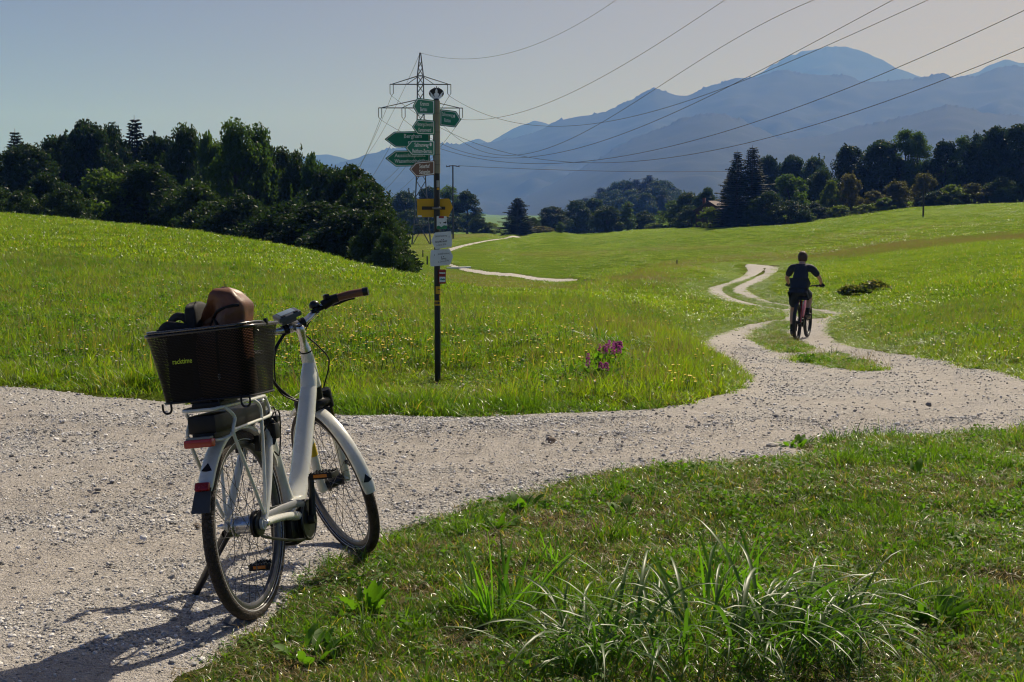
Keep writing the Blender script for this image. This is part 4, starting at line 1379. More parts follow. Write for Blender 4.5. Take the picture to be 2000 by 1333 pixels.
def tyre_material():
    m, nt, out = nodes_of("tyre_rubber")
    p = principled(nt, out, .72, .35)
    tc = nt.nodes.new("ShaderNodeTexCoord")
    v = nt.nodes.new("ShaderNodeTexVoronoi"); v.feature = 'DISTANCE_TO_EDGE'; v.inputs["Scale"].default_value = 75
    link(nt, tc.outputs["Object"], v.inputs["Vector"])
    n = noise(nt, 30, 4, .6, tc.outputs["Object"])
    c = ramp(nt, n.outputs["Fac"], [(.3, (.028, .020, .016)), (.7, (.070, .050, .038))]).outputs[0]
    g = math_node(nt, 'LESS_THAN', v.outputs["Distance"], .07)
    c = mix(nt, math_node(nt, 'MULTIPLY', g, .75), c, (.012, .010, .009))
    link(nt, c, p.inputs["Base Color"])
    link(nt, bump(nt, math_node(nt, 'MINIMUM', v.outputs["Distance"], .12), .9, .02), p.inputs["Normal"])
    return m
TYRE = tyre_material()

B_PSI, B_PHI, B_STEER, B_LEN, B_HA, B_NOSE = 0.20959, 0.11870, 0.78753, 1.12297, 1.20325, 0.03513
_fw = np.array([math.sin(B_PSI), math.cos(B_PSI), 0]); _lf = np.array([-math.cos(B_PSI), math.sin(B_PSI), 0])
BROT = rot_axis(_fw, -B_PHI) @ np.stack([_fw, _lf, np.array([0, 0, 1.])], 1) @ rot_axis([0, 1, 0], B_NOSE)
BORG = np.array([-0.9514, 5.3950, 0.0])
BORG[2] = float(terrain(np.array([BORG[0]]), np.array([BORG[1]]))[0]) + .004
BMAT = Matrix(BROT.tolist()).to_4x4(); BMAT.translation = Vector(BORG)
def to_bike(p): return BROT.T @ (np.asarray(p, float) - BORG)
WR = .352
S_AX = np.array([-math.cos(B_HA), 0, math.sin(B_HA)]); N_AX = np.array([math.sin(B_HA), 0, math.cos(B_HA)])
FAX = np.array([B_LEN, 0, WR]); A_PT = FAX - .055 * N_AX
R_ST = rot_axis(S_AX, B_STEER)
def steer(V): return (np.asarray(V, float) - A_PT) @ R_ST.T + A_PT
def hs(d, n=0.0, y=0.0): return A_PT + S_AX * d + N_AX * n + np.array([0, y, 0])

bike = empty("bicycle")
bike.matrix_world = BMAT
tag(bike, "white step-through electric bicycle parked on its kickstand at the track edge", "bicycle")

# frame
dt = tube([hs(.565, -.01), (.800, 0, .762), (.700, 0, .605), (.585, 0, .432), (.500, 0, .345)], [.030, .037, .040, .042, .046], 20, 8, .92, up=(0, 1, 0))
st = tube([(.432, 0, .352), (.405, 0, .43), (.345, 0, .61), (.288, 0, .782)], [.036, .027, .0215, .020], 18, 6, .9, up=(0, 1, 0))
head = lathe([(.490, .0245), (.495, .0285), (.52, .0285), (.60, .0285), (.640, .0265), (.655, .0255)], A_PT, S_AX, 24)
gus = tube([hs(.60, -.005), hs(.55, -.05), hs(.50, -.085)], [.027, .036, .034], 18, 5)
pieces = [dt, st, head, gus]
for s in (-1, 1):
    pieces.append(tube([(-.012, s * .069, .352), (.09, s * .066, .349), (.25, s * .058, .335), (.40, s * .045, .312)], [.016, .0155, .0165, .019], 14, 5, 1.25))
    pieces.append(tube([(.002, s * .072, .362), (.06, s * .070, .440), (.16, s * .056, .585), (.268, s * .026, .745)], [.0115, .0125, .0125, .012], 12, 6, 1.3))
    pieces.append(lathe([(-.006, .024), (.006, .024)], (0, s * .069, .352), (0, 1, 0), 18))
pieces.append(box((.462, 0, .352), (.13, .088, .055), .014))
frame = solid("frame", pieces, WHITE, bike)
solid("frame_band", [lathe([(.6555, .0262), (.661, .0262)], A_PT, S_AX, 24)], BLACK, bike)
solid("seat_clamp", [lathe([(0, .0235), (.028, .0235)], (.292, 0, .77), (-.33, 0, .94), 18), box((.262, -.012, .79), (.03, .012, .016), .003)], ALU, bike)
solid("seat_post", [tube([(.288, 0, .782), (.222, 0, .962)], .0138, 16)], ALU, bike)
sv = []
for i, (x, w, z) in enumerate([(.075, .085, .992), (.09, .145, .999), (.14, .165, .997), (.20, .13, .990), (.26, .075, .987), (.32, .05, .986), (.365, .036, .980), (.378, .02, .972)]):
    t = np.linspace(0, 2 * np.pi, 14, endpoint=False)
    sv.append(np.stack([np.full(14, x), np.cos(t) * w / 2, z - .022 + np.where(np.sin(t) > 0, np.sin(t) * .024, np.sin(t) * .038)], -1))
sf = [(i * 14 + k, i * 14 + (k + 1) % 14, (i + 1) * 14 + (k + 1) % 14, (i + 1) * 14 + k) for i in range(7) for k in range(14)] + [tuple(range(14)), tuple(7 * 14 + k for k in range(14))]
solid("saddle", [(np.concatenate(sv), sf)], BLACK, bike)

# motor, cranks, chain
solid("motor", [lathe([(-.060, .045), (-.056, .070), (-.045, .082), (.045, .082), (.056, .070), (.060, .045)], (.472, 0, .283), (0, 1, 0), 32), box((.41, 0, .262), (.13, .085, .10), .025), box((.47, 0, .216), (.15, .075, .05), .02)], BLACK, bike)
solid("motor_cover", [lathe([(0, .060), (.004, .058), (.006, .03)], (.472, -.0605, .290), (0, -1, 0), 28)], GREYP, bike)
solid("chain_guard", [tube([(.045, -.064, .372), (.20, -.066, .372), (.36, -.068, .366), (.43, -.068, .352)], [.0135, .0155, .0155, .012], 10, 4, .45)], GREYP, bike)
solid("chain_ring", [lathe([(-.002, .072), (.002, .072)], (.472, -.066, .283), (0, 1, 0), 36), ring((.472, -.066, .283), (0, 1, 0), .078, .006, 40, 8)], BLACKM, bike)
solid("chain", [tube([(.0, -.056, .306), (.12, -.058, .272), (.30, -.062, .232), (.472, -.064, .204)], .0055, 8, 5, .5), tube([(.0, -.056, .398), (.25, -.06, .38), (.472, -.064, .362)], .0052, 8, 5, .5)], BLACKM, bike)
for s, dz in ((-1, 1), (1, -1)):
    y0 = s * .082
    solid("crank", [tube([(.472, y0, .283), (.474, y0 + s * .008, .283 + dz * .09), (.476, y0 + s * .012, .283 + dz * .172)], [.0165, .0135, .0125], 12, 4, .62), lathe([(-.012, .02), (.014, .018)], (.472, y0, .283), (0, s, 0), 16)], BLACKM, bike)
    pc = np.array([.476, s * .150, .283 + dz * .174])
    pd = []
    for dx in (-.036, .036): pd.append(box(pc + (dx, 0, 0), (.016, .098, .026), .004))
    for dy in (-.045, 0, .045): pd.append(box(pc + (0, dy, 0), (.07, .010, .022), .003))
    pd.append(tube([pc + (0, -s * .06, 0), pc + (0, s * .048, 0)], .008, 10))
    for dx in (-.036, .036):
        for q in np.linspace(-.04, .04, 7): pd.append(box(pc + (dx, q, .0145), (.012, .005, .005)))
    pedal = solid("pedal", pd, BLACK, bike)
    for dx in (-.0448, .0448):
        solid("reflector", [box(pc + (dx, 0, .001), (.0022, .056, .013), .0006)], AMBER, pedal)

# wheels
def wheel(center, rotm, gear):
    w = bpy.data.objects.new("wheel", None); w.empty_display_size = .1
    COL.objects.link(w); w.parent = bike
    m = Matrix(np.asarray(rotm).tolist()).to_4x4(); m.translation = Vector(center); w.matrix_local = m
    solid("tyre", [ring((0, 0, 0), (0, 1, 0), .3295, .0225, 120, 18, 1.02)], TYRE, w)
    solid("reflective_stripe", [ring((0, .0185, 0), (0, 1, 0), .3185, .0022, 110, 6), ring((0, -.0185, 0), (0, 1, 0), .3185, .0022, 110, 6)], REFLECT, w)
    prof = [(-.0125, .313), (-.0135, .303), (-.0125, .296), (-.006, .288), (.006, .288), (.0125, .296), (.0135, .303), (.0125, .313)]
    solid("rim", [lathe(prof, (0, 0, 0), (0, 1, 0), 110, cap=False), lathe([(.0125, .313), (.0, .309), (-.0125, .313)], (0, 0, 0), (0, 1, 0), 110, cap=False)], GREYRIM, w)
    solid("rim_edge", [ring((0, .0125, 0), (0, 1, 0), .3125, .0016, 110, 6), ring((0, -.0125, 0), (0, 1, 0), .3125, .0016, 110, 6)], ALU, w)
    if gear:
        fr, fy = .040, .030
        solid("hub", [lathe([(-.034, .020), (-.033, .042), (-.028, .043), (-.025, .035), (.020, .033), (.034, .035), (.037, .045), (.042, .045), (.043, .026), (.058, .018)], (0, 0, 0), (0, 1, 0), 32)], ALU, w)
        solid("sprocket", [lathe([(-.060, .030), (-.0595, .046), (-.056, .047), (-.0555, .038), (-.047, .038), (-.0465, .050), (-.036, .050), (-.0355, .02)], (0, 0, 0), (0, 1, 0), 30)], BLACKM, w)
        solid("axle_nut", [lathe([(.064, .0125), (.083, .0125), (.086, .009), (.098, .009), (.112, .006)], (0, 0, 0), (0, 1, 0), 12)], ALU, w)
        solid("axle_nut", [lathe([(-.064, .0125), (-.088, .0125), (-.092, .009)], (0, 0, 0), (0, 1, 0), 12)], ALU, w)
    else:
        fr, fy = .026, .034
        solid("hub", [lathe([(-.046, .012), (-.043, .014), (-.036, .030), (-.031, .030), (-.028, .024), (.028, .024), (.031, .030), (.036, .030), (.043, .014), (.046, .012)], (0, 0, 0), (0, 1, 0), 28)], BLACKM, w)
    N = 32
    meshes = []
    for side in (-1, 1):
        for tang in (-1, 1):
            a = tang * R(62)
            p0 = (fr * math.sin(a), side * fy, fr * math.cos(a)); p1 = (0, side * .003, .291)
            V, F = tube([p0, p1], .00125, 6)
            o = mesh_obj("spoke", V, F, STEEL, link=False)
            meshes.append(o.data)
    for k in range(N):
        s = bpy.data.objects.new("spoke", meshes[k % 4])
        s.rotation_euler = (0, k * 2 * math.pi / N, 0)
        COL.objects.link(s); s.parent = w
    return w
wheel((0, 0, WR), np.eye(3), True)
wheel(steer(FAX[None])[0], R_ST, False)

# mudguards
def fender(c, a0, a1, rad, wid, name, mat, xf=None, lab=None, n=40):
    V = []; F = []
    prof = [(-wid / 2, -.013), (-wid / 2 * .96, -.004), (-wid / 2 * .7, .003), (0, .006), (wid / 2 * .7, .003), (wid / 2 * .96, -.004), (wid / 2, -.013)]
    prof = prof + [(y * .97, d - .0022) for y, d in prof[::-1]]
    m = len(prof)
    for i in range(n + 1):
        a = R(a0 + (a1 - a0) * i / n)
        k = 1.0
        if i in (0, n): k = .80
        if i in (1, n - 1): k = .95
        for y, d in prof:
            V.append((c[0] + (rad + d) * math.cos(a), c[1] + y * k, c[2] + (rad + d) * math.sin(a)))
    for i in range(n):
        for k in range(m):
            l = (k + 1) % m
            F.append((i * m + k, i * m + l, (i + 1) * m + l, (i + 1) * m + k))
    F.append(tuple(range(m))); F.append(tuple(n * m + k for k in range(m)))
    return solid(name, [(np.array(V), F)], mat, bike, xf, lab=lab)
rf = fender((0, 0, WR), 28, 151, .372, .058, "fender", WHITE)
ff = fender(FAX, 62, 190, .370, .058, "fender", WHITE, steer)
def badge(c, ang, rad, parent, xf=None):
    a = R(ang); e = np.array([math.cos(a), 0, math.sin(a)]); t = np.array([-math.sin(a), 0, math.cos(a)])
    p = np.asarray(c) + e * (rad + .0066)
    pts = [p - t * .022 + e * -.001, p + t * .010 + np.array([0, .020, 0]) - e * .002, p + t * .016 + e * .0, p + t * .010 - np.array([0, .020, 0]) - e * .002]
    pts2 = [q - e * .004 for q in pts]
    return solid("badge", [(np.array(pts + pts2), [(0, 1, 2, 3), (7, 6, 5, 4), (0, 4, 5, 1), (1, 5, 6, 2), (2, 6, 7, 3), (3, 7, 4, 0)])], BLACK, parent, xf)
badge((0, 0, WR), 138, .3725, rf)
badge(FAX, 180, .3705, ff, steer)
mf = []
for i, (a, w) in enumerate([(150, .058), (154, .062), (159, .066), (164, .070)]):
    for y in (-w / 2, w / 2):
        for d in (.001, .004): mf.append(((.374 + d + i * .004) * math.cos(R(a)), y, WR + (.374 + d + i * .004) * math.sin(R(a))))
mfF = []
for i in range(3):
    b = i * 4
    mfF += [(b, b + 2, b + 6, b + 4), (b + 1, b + 5, b + 7, b + 3), (b, b + 4, b + 5, b + 1), (b + 2, b + 3, b + 7, b + 6)]
mfF += [(0, 1, 3, 2), (12, 14, 15, 13)]
solid("mudflap", [(np.array(mf), mfF)], M("rubber_grey", (.045, .047, .052), .6), bike)
_a = R(150); _e = np.array([math.cos(_a), 0, math.sin(_a)])
_rr = rot_axis((0, 1, 0), -_a)
solid("rear_reflector", [box(np.array([0, 0, WR]) + _e * .388, (.016, .054, .030), .005, _rr)], DARKRED, bike)

# carrier
rk = []
for s in (-1, 1):
    rk.append(tube([(-.305, s * .02, .800), (-.305, s * .052, .800), (-.285, s * .068, .802), (-.22, s * .070, .803), (.10, s * .070, .803), (.145, s * .058, .803), (.16, s * .03, .803)], .0066, 10, 5))
    rk.append(tube([(-.252, s * .070, .802), (-.235, s * .083, .783), (-.208, s * .087, .755), (-.236, s * .088, .715), (-.215, s * .088, .665), (-.10, s * .086, .505), (-.012, s * .080, .388)], .0066, 10, 5))
    rk.append(tube([(.012, s * .070, .802), (.032, s * .083, .783), (.040, s * .087, .755), (.030, s * .088, .705), (.022, s * .086, .60), (.006, s * .080, .388)], .0066, 10, 5))
    rk.append(tube([(-.236, s * .0885, .716), (-.05, s * .0885, .722), (.115, s * .086, .728), (.150, s * .078, .738), (.158, s * .070, .765), (.145, s * .066, .798)], .0062, 10, 5))
    rk.append(tube([(-.232, s * .088, .703), (-.262, s * .06, .690), (-.290, s * .045, .690)], .0052, 8, 4))
for x in (-.15, .02, .13): rk.append(tube([(x, -.069, .803), (x, .069, .803)], .0052, 8))
rk = [(np.asarray(v) + np.array([.018, 0, .010]) * np.clip((np.asarray(v)[:, 2:3] - .36) / .3, 0, 1), f) for v, f in rk]
solid("rack", rk, WHITE, bike)
solid("rack_crossbar", [tube([(-.287, -.022, .810), (-.287, .022, .810)], .0064, 10)], WHITE, bike)
bat = solid("battery", [box((-.045, 0, .758), (.48, .108, .066), .012), box((-.21, 0, .717), (.14, .086, .026), .006), box((.19, 0, .742), (.05, .07, .05), .012)], BLACK, bike)
solid("battery_label", [box((.015, -.0526, .762), (.028, .0012, .008))], ALU, bat)
tl = solid("tail_light", [box((-.316, 0, .697), (.034, .108, .030), .007)], REDLENS, bike)
solid("lamp_cap", [box((-.312, 0, .7145), (.030, .092, .008), .002), box((-.296, 0, .70), (.012, .07, .024), .003)], GREYP, tl)
# ring lock and rear brake
lk = []
for s in (-1, 1):
    lk.append(tube([(.218, s * .020, .724), (.222, s * .052, .700), (.216, s * .058, .660), (.206, s * .054, .622)], [.020, .022, .020, .013], 12, 5, .62))
lk.append(tube([(.218, -.03, .720), (.218, 0, .736), (.218, .03, .720)], .020, 12, 5, .7))
lk.append(box((.225, -.066, .672), (.052, .026, .062), .010))
lk.append(box((.250, -.060, .715), (.030, .03, .026), .006))
solid("ring_lock", lk, BLACK, bike)
bk = []
for s in (-1, 1):
    bk.append(box((.110, s * .040, .640), (.030, .024, .062), .006)); bk.append(box((.105, s * .022, .652), (.055, .011, .014), .003)); bk.append(box((.132, s * .055, .665), (.02, .018, .03), .004))
solid("rim_brake", bk, BLACK, bike)
solid("cable", [tube([(.140, -.055, .680), (.190, -.085, .745), (.260, -.078, .735), (.300, -.055, .640), (.255, -.060, .575), (.235, -.050, .59)], .0032, 8, 8), tube([(.135, -.052, .70), (.20, -.075, .765), (.27, -.06, .72), (.31, -.04, .66)], .0028, 8, 8)], BLACK, bike)
# kickstand
foot = to_bike([*ground_hit(379, 1166), 0]); foot[2] = to_bike([*ground_hit(379, 1166), float(terrain(*[np.array([q]) for q in ground_hit(379, 1166)])[0])])[2]
kt = np.array([.010, .088, .318])
kd = foot - kt
solid("kickstand", [tube([kt, kt + kd * .45, kt + kd * .97], [.021, .0175, .0150], 12, 0, .8), box(foot + np.array([0, 0, .006]), (.05, .030, .014), .004), box(kt + (.01, -.008, .012), (.05, .022, .05), .006)], BLACKM, bike)

# fork (turned with the handlebar)
fk_ = []
leg0 = lambda y, d: FAX + np.array([0, y, 0]) + S_AX * d
for s in (-1, 1):
    fk_.append(tube([leg0(s * .062, -.022), leg0(s * .063, -.010), leg0(s * .064, .06), leg0(s * .065, .255), leg0(s * .065, .262)], [.012, .0185, .0195, .0215, .020], 18, 0))
    fk_.append(box(FAX + np.array([.0, s * .056, 0]), (.035, .022, .04), .008))
fork = solid("fork", fk_, WHITE, bike, steer)
solid("stanchion", [tube([leg0(s * .065, .250), leg0(s * .065, .405)], .0145, 16) for s in (-1, 1)], M("stanchion_bronze", (.10, .085, .06), .25, metal=.9), fork, steer)
solid("fork_crown", [tube([leg0(s * .065, .352), leg0(s * .065, .425), leg0(s * .065, .436)], [.0235, .0245, .020], 18) for s in (-1, 1)] + [tube([leg0(-.066, .385), leg0(0, .40) - N_AX * .03, leg0(.066, .385)], [.022, .028, .022], 14, 5), lathe([(.435, .024), (.478, .027), (.4895, .0285)], A_PT, S_AX, 22)], BLACK, fork, steer)
solid("fork_seal", [lathe([(.248, .0225), (.262, .0228), (.27, .018)], FAX + np.array([0, s * .065, 0]), S_AX, 18) for s in (-1, 1)], BLACK, fork, steer)
solid("sticker", [tube([leg0(.065, .165), leg0(.065, .225)], .0214, 18, cap=False)], YELST, fork, steer, lab="yellow warning sticker on the left fork leg")
solid("front_brake", [box(leg0(s * .042, .335) - N_AX * .022, (.03, .022, .05), .006) for s in (-1, 1)] + [tube([leg0(-.05, .36) - N_AX * .03, leg0(0, .372) - N_AX * .035, leg0(.05, .36) - N_AX * .03], .008, 10, 4)], BLACK, fork, steer)
fs_ = []
for s in (-1, 1):
    e1 = FAX + np.array([-.372, s * .024, -.005]); e0 = leg0(s * .068, .075) - N_AX * .02
    fs_.append(tube([e0, e1], .0016, 6)); fs_.append(tube([e0, e0 + (e1 - e0) * .16], .0060, 10)); fs_.append(box(leg0(s * .070, .075) - N_AX * .018, (.024, .014, .02), .004))
solid("fender_stay", fs_, BLACKM, fork, steer)

# stem, handlebar and what sits on it
solid("stem", [lathe([(.661, .0235), (.672, .0215), (.690, .0185), (.700, .0160), (.742, .0155), (.747, .0185), (.770, .0185), (.776, .014)], A_PT, S_AX, 24), tube([hs(.758, 0), hs(.758, .055)], [.018, .016], 16), lathe([(-.022, .0215), (.022, .0215)], hs(.758, .062), (0, 1, 0), 22)], ALU, bike, steer)
solid("stem_cap", [lathe([(.774, .013), (.780, .012)], A_PT, S_AX, 16)], BLACK, bike, steer)
BC = hs(.758, .062)
bp = lambda y: BC + np.array([np.interp(abs(y), [0, .05, .12, .19, .25, .33], [0, 0, .016, -.012, -.055, -.115]), y, np.interp(abs(y), [0, .05, .12, .19, .25, .33], [0, .002, .022, .046, .042, .022])])
ys_ = [-.325, -.25, -.19, -.12, -.05, 0, .05, .12, .19, .25, .325]
solid("handlebar", [tube([bp(y) for y in ys_], [.0112, .0112, .0115, .0130, .0155, .0158, .0155, .0130, .0115, .0112, .0112], 16, 6)], ALU, bike, steer)
for s in (-1, 1):
    g = solid("grip", [tube([bp(s * .225), bp(s * .27), bp(s * .318)], [.0165, .0178, .0168], 16, 4)], LEATHER, bike, steer)
    solid("grip_end", [tube([bp(s * .314), bp(s * .332)], [.0188, .0182], 16)], BLACKM, g, steer)
    solid("grip_clamp", [tube([bp(s * .196), bp(s * .226)], [.0205, .0195], 16)], BLACK, g, steer)
    c0 = bp(s * .180)
    lv = solid("brake_lever", [box(c0 + (.010, 0, -.006), (.034, .034, .036), .008), tube([c0 + (.012, -s * .02, -.010), c0 + (.020, -s * .075, -.016)], [.013, .011], 12), tube([c0 + (.030, s * .010, -.012), c0 + (.052, s * .060, -.020), c0 + (.048, s * .120, -.022), c0 + (.052, s * .150, -.028)], [.0085, .0075, .0065, .0065], 10, 5, .7)], BLACK, bike, steer)
sh = bp(-.198)
solid("gear_shifter", [tube([bp(-.160), bp(-.200)], [.022, .0215], 16), box(sh + (-.004, .016, .020), (.030, .026, .022), .008)], BLACK, bike, steer)
solid("shifter_window", [box(sh + (-.008, .024, .0325), (.018, .016, .003), .001)], M("window_grey", (.42, .44, .46), .15), bike, steer)
bl = bp(-.128)
solid("bell", [lathe([(-.012, .012), (-.006, .022), (.004, .023), (.012, .020), (.019, .012), (.0215, .004)], bl + (-.004, 0, .026), (0, 0, 1), 22), box(bl + (0, 0, .004), (.03, .016, .03), .004)], BLACKM, bike, steer)
dc = hs(.793, .048) + np.array([-.005, .020, .028])
DR = rot_axis((0, 1, 0), -R(22))
disp = solid("display", [box(dc, (.072, .108, .024), .009, DR), box(dc + DR @ np.array([.01, 0, -.022]), (.05, .07, .026), .008, DR)], M("display_grey", (.075, .085, .105), .35, var=.08), bike, steer)
solid("screen", [box(dc + DR @ np.array([.006, 0, .0125]), (.046, .070, .002), .0006, DR)], M("screen_glass", (.20, .26, .32), .12, var=.05, spec=.8), disp, steer)
solid("display_button", [box(dc + DR @ np.array([-.027, y, .0125]), (.010, .020, .003), .001, DR) for y in (-.03, .03)], BLACK, disp, steer)
solid("display_clamp", [lathe([(-.012, .0225), (.012, .0225)], BC + (0, s * .040, .001), (0, 1, 0), 18) for s in (-1, 1)], BLACK, disp, steer)
def cb(name, pts, r): return solid(name, [tube(pts, r, 10, 8)], BLACK, bike)
_s = lambda p: steer(np.asarray(p, float)[None])[0]
c1 = _s(BC + (.0, .05, -.012)); tgt = hs(.47, -.055, .02)
cb("cable", [c1, c1 + (-.035, .035, -.06), c1 + (-.075, .060, -.135), c1 * .45 + tgt * .55 + np.array([-.05, .085, -.06]), tgt * .85 + c1 * .15 + np.array([0, .05, -.05]), tgt], .0072)
cb("cable", [c1 + (.01, .01, 0), c1 + (-.03, .045, -.10), c1 * .5 + tgt * .5 + np.array([-.04, .075, -.10]), tgt + (.0, .02, -.03)], .0032)
c2 = _s(bp(-.20) + (.02, .05, -.016)); c3 = _s(hs(.715, .035, -.03)); c4 = _s(leg0(-.05, .40) + N_AX * .02)
cb("cable", [c2, _s(bp(-.12) + (.045, .02, -.030)), _s(bp(-.06) + (.050, 0, -.045)), c3], .0030)
cb("cable", [c3, c3 + (.02, -.05, -.06), c3 * .55 + c4 * .45 + np.array([.03, -.065, 0]), c4 + (.0, -.02, .05), c4], .0032)

# ================================================================== BASKET AND WHAT LIES IN IT
def bike_thing(name, label, cat, group=None):
    e = empty(name); e.matrix_world = BMAT @ Matrix.Translation((-.125, -.012, .842)); tag(e, label, cat, group); return e
basket = bike_thing("basket", "black mesh basket with a metal carrying handle, clipped on the bicycle's rack", "basket")
def rrect(hx, hy, rad, t):
    """point on a rounded rectangle, t in [0,1)"""
    L1, L2, La = 2 * (hy - rad), 2 * (hx - rad), math.pi / 2 * rad
    tot = 2 * (L1 + L2) + 4 * La
    s = (t % 1) * tot
    segs = [(L1, 'l', (-hx, hy - rad), (0, -1)), (La, 'a', (-hx + rad, -hy + rad), math.pi), (L2, 'l', (-hx + rad, -hy), (1, 0)), (La, 'a', (hx - rad, -hy + rad), 1.5 * math.pi),
            (L1, 'l', (hx, -hy + rad), (0, 1)), (La, 'a', (hx - rad, hy - rad), 0), (L2, 'l', (hx - rad, hy), (-1, 0)), (La, 'a', (-hx + rad, hy - rad), .5 * math.pi)]
    for ln, k, p, d in segs:
        if s <= ln:
            if k == 'l': return np.array([p[0] + d[0] * s, p[1] + d[1] * s])
            a = d + s / rad
            return np.array([p[0] + rad * math.cos(a), p[1] + rad * math.sin(a)])
        s -= ln
    return np.array([-hx, hy - rad])
BH = .245
def bpt(t, h):
    k = h ** 1.15
    q = rrect(.122 + .038 * k, .172 + .033 * k, .045 + .02 * k, t)
    flare = .010 * max(0, h - .8) / .2
    return np.array([q[0] * (1 + flare), q[1] * (1 + flare), h * BH])
def mesh_wall(nP, nT, hole=.57):
    V = []; F = []
    for j in range(nT):
        for i in range(nP):
            sft = .5 * (j % 2)
            t0, t1 = (i + sft) / nP, (i + 1 + sft) / nP; h0, h1 = j / nT, (j + 1) / nT
            c = [bpt(t0, h0), bpt(t1, h0), bpt(t1, h1), bpt(t0, h1)]
            m = sum(c) / 4
            l, rgt, d, u = (c[0] + c[3]) / 2, (c[1] + c[2]) / 2, (c[0] + c[1]) / 2, (c[2] + c[3]) / 2
            inn = [m + (l - m) * hole * 1.15, m + (d - m) * hole * 1.15, m + (rgt - m) * hole * 1.15, m + (u - m) * hole * 1.15]
            b = len(V); V += c + inn
            F += [(b, b + 1, b + 5), (b + 1, b + 6, b + 5), (b + 1, b + 2, b + 6), (b + 2, b + 7, b + 6), (b + 2, b + 3, b + 7), (b + 3, b + 4, b + 7), (b + 3, b, b + 4), (b, b + 5, b + 4)]
    return np.array(V), np.array(F)
wv, wf = mesh_wall(230, 44)
mesh_obj("mesh_wall", wv, wf, M("basket_black", (.006, .006, .007), .45, spec=.12, var=.2), basket)
bt = np.array([bpt(t, 0) for t in np.linspace(0, 1, 48, endpoint=False)])
solid("basket_floor", [(np.concatenate([bt, bt + (0, 0, .004)]), [tuple(range(48))[::-1], tuple(range(48, 96))] + [(k, (k + 1) % 48, 48 + (k + 1) % 48, 48 + k) for k in range(48)])], BLACKM, basket)
solid("rim", [tube([bpt(t, 1.0) for t in np.linspace(0, 1, 90, endpoint=False)], .0066, 10, closed=True)], M("rim_black", (.02, .02, .022), .25, metal=.4, spec=.8), basket)
solid("base_wire", [tube([bpt(t, 0.0) * (1.01, 1.01, 1) for t in np.linspace(0, 1, 90, endpoint=False)], .0040, 8, closed=True)], BLACKM, basket)
hh = BH
hp = [(.0, .206, hh + .004), (-.05, .202, hh + .012), (-.140, .185, hh + .012), (-.165, .13, hh + .010), (-.168, -.13, hh + .010), (-.140, -.185, hh + .012), (-.05, -.202, hh + .012), (.0, -.206, hh + .004)]
hd = solid("handle", [tube(hp, .0048, 10, 6)], M("handle_metal", (.10, .10, .105), .25, metal=.8), basket)
solid("pivot", [box((.0, s * .208, hh + .008), (.016, .014, .026), .004) for s in (-1, 1)], BLACK, hd)
for y in (.150, -.035, -.150):
    x = -.126
    solid("hook", [tube([(x, y + .016, .0), (x, y + .016, -.022), (x, y + .008, -.034), (x, y - .008, -.034), (x, y - .016, -.022), (x, y - .016, .0)], .0040, 8, 4)], BLACK, basket)
solid("adapter", [box((.0, .0, -.0055), (.23, .13, .009), .0015), box((-.05, .0, -.021), (.16, .11, .024), .005)], BLACK, basket)
LIME = M("lime_print", (.52, .72, .03), .5, var=.05)
_yv = bpt(.15, .7) - bpt(.15, .45)
_c = bpt(.165, .565)
lettering("lettering", "racktime", LIME, basket, (_c[0] - .0030, .100, _c[2]), (_c[0] - .0030, .026, _c[2]), _yv, .0265, .010)

def blob_bag(hx, hy, hz, n=40, m=26, e=.55, seed=0):
    """soft box closed at the bottom, domed at the top"""
    V = []; F = []
    r = np.random.default_rng(seed)
    ph = r.uniform(0, 6.28, 6)
    for j in range(m + 1):
        s = j / m
        if s < .08: k = .90 + 1.2 * s
        else: k = 1 - .12 * max(0, (s - .5) / .5) - .88 * max(0, (s - .74) / .26) ** 3.2
        k = max(k, .0) ** .62
        z = hz * (s if s < .6 else .6 + .4 * math.sin((s - .6) / .4 * math.pi / 2))
        for i in range(n):
            a = 2 * math.pi * i / n
            c, sn = math.cos(a), math.sin(a)
            x = math.copysign(abs(c) ** e, c) * hx; y = math.copysign(abs(sn) ** e, sn) * hy
            w = 1 + .025 * math.sin(3 * a + ph[0] + 5 * s) + .018 * math.sin(7 * a + ph[1] - 9 * s) + .012 * math.sin(11 * s + 2 * a + ph[2])
            V.append((x * k * w, y * k * w, z + .006 * math.sin(2 * a + ph[3]) * s))
    for j in range(m):
        for i in range(n):
            F.append((j * n + i, j * n + (i + 1) % n, (j + 1) * n + (i + 1) % n, (j + 1) * n + i))
    F.append(tuple(range(n))[::-1]); F.append(tuple(m * n + k for k in range(n)))
    return np.array(V), F
bag = bike_thing("backpack", "brown leather backpack with black piping standing upright in the basket", "backpack")
bv, bf = blob_bag(.074, .096, .375, seed=4)
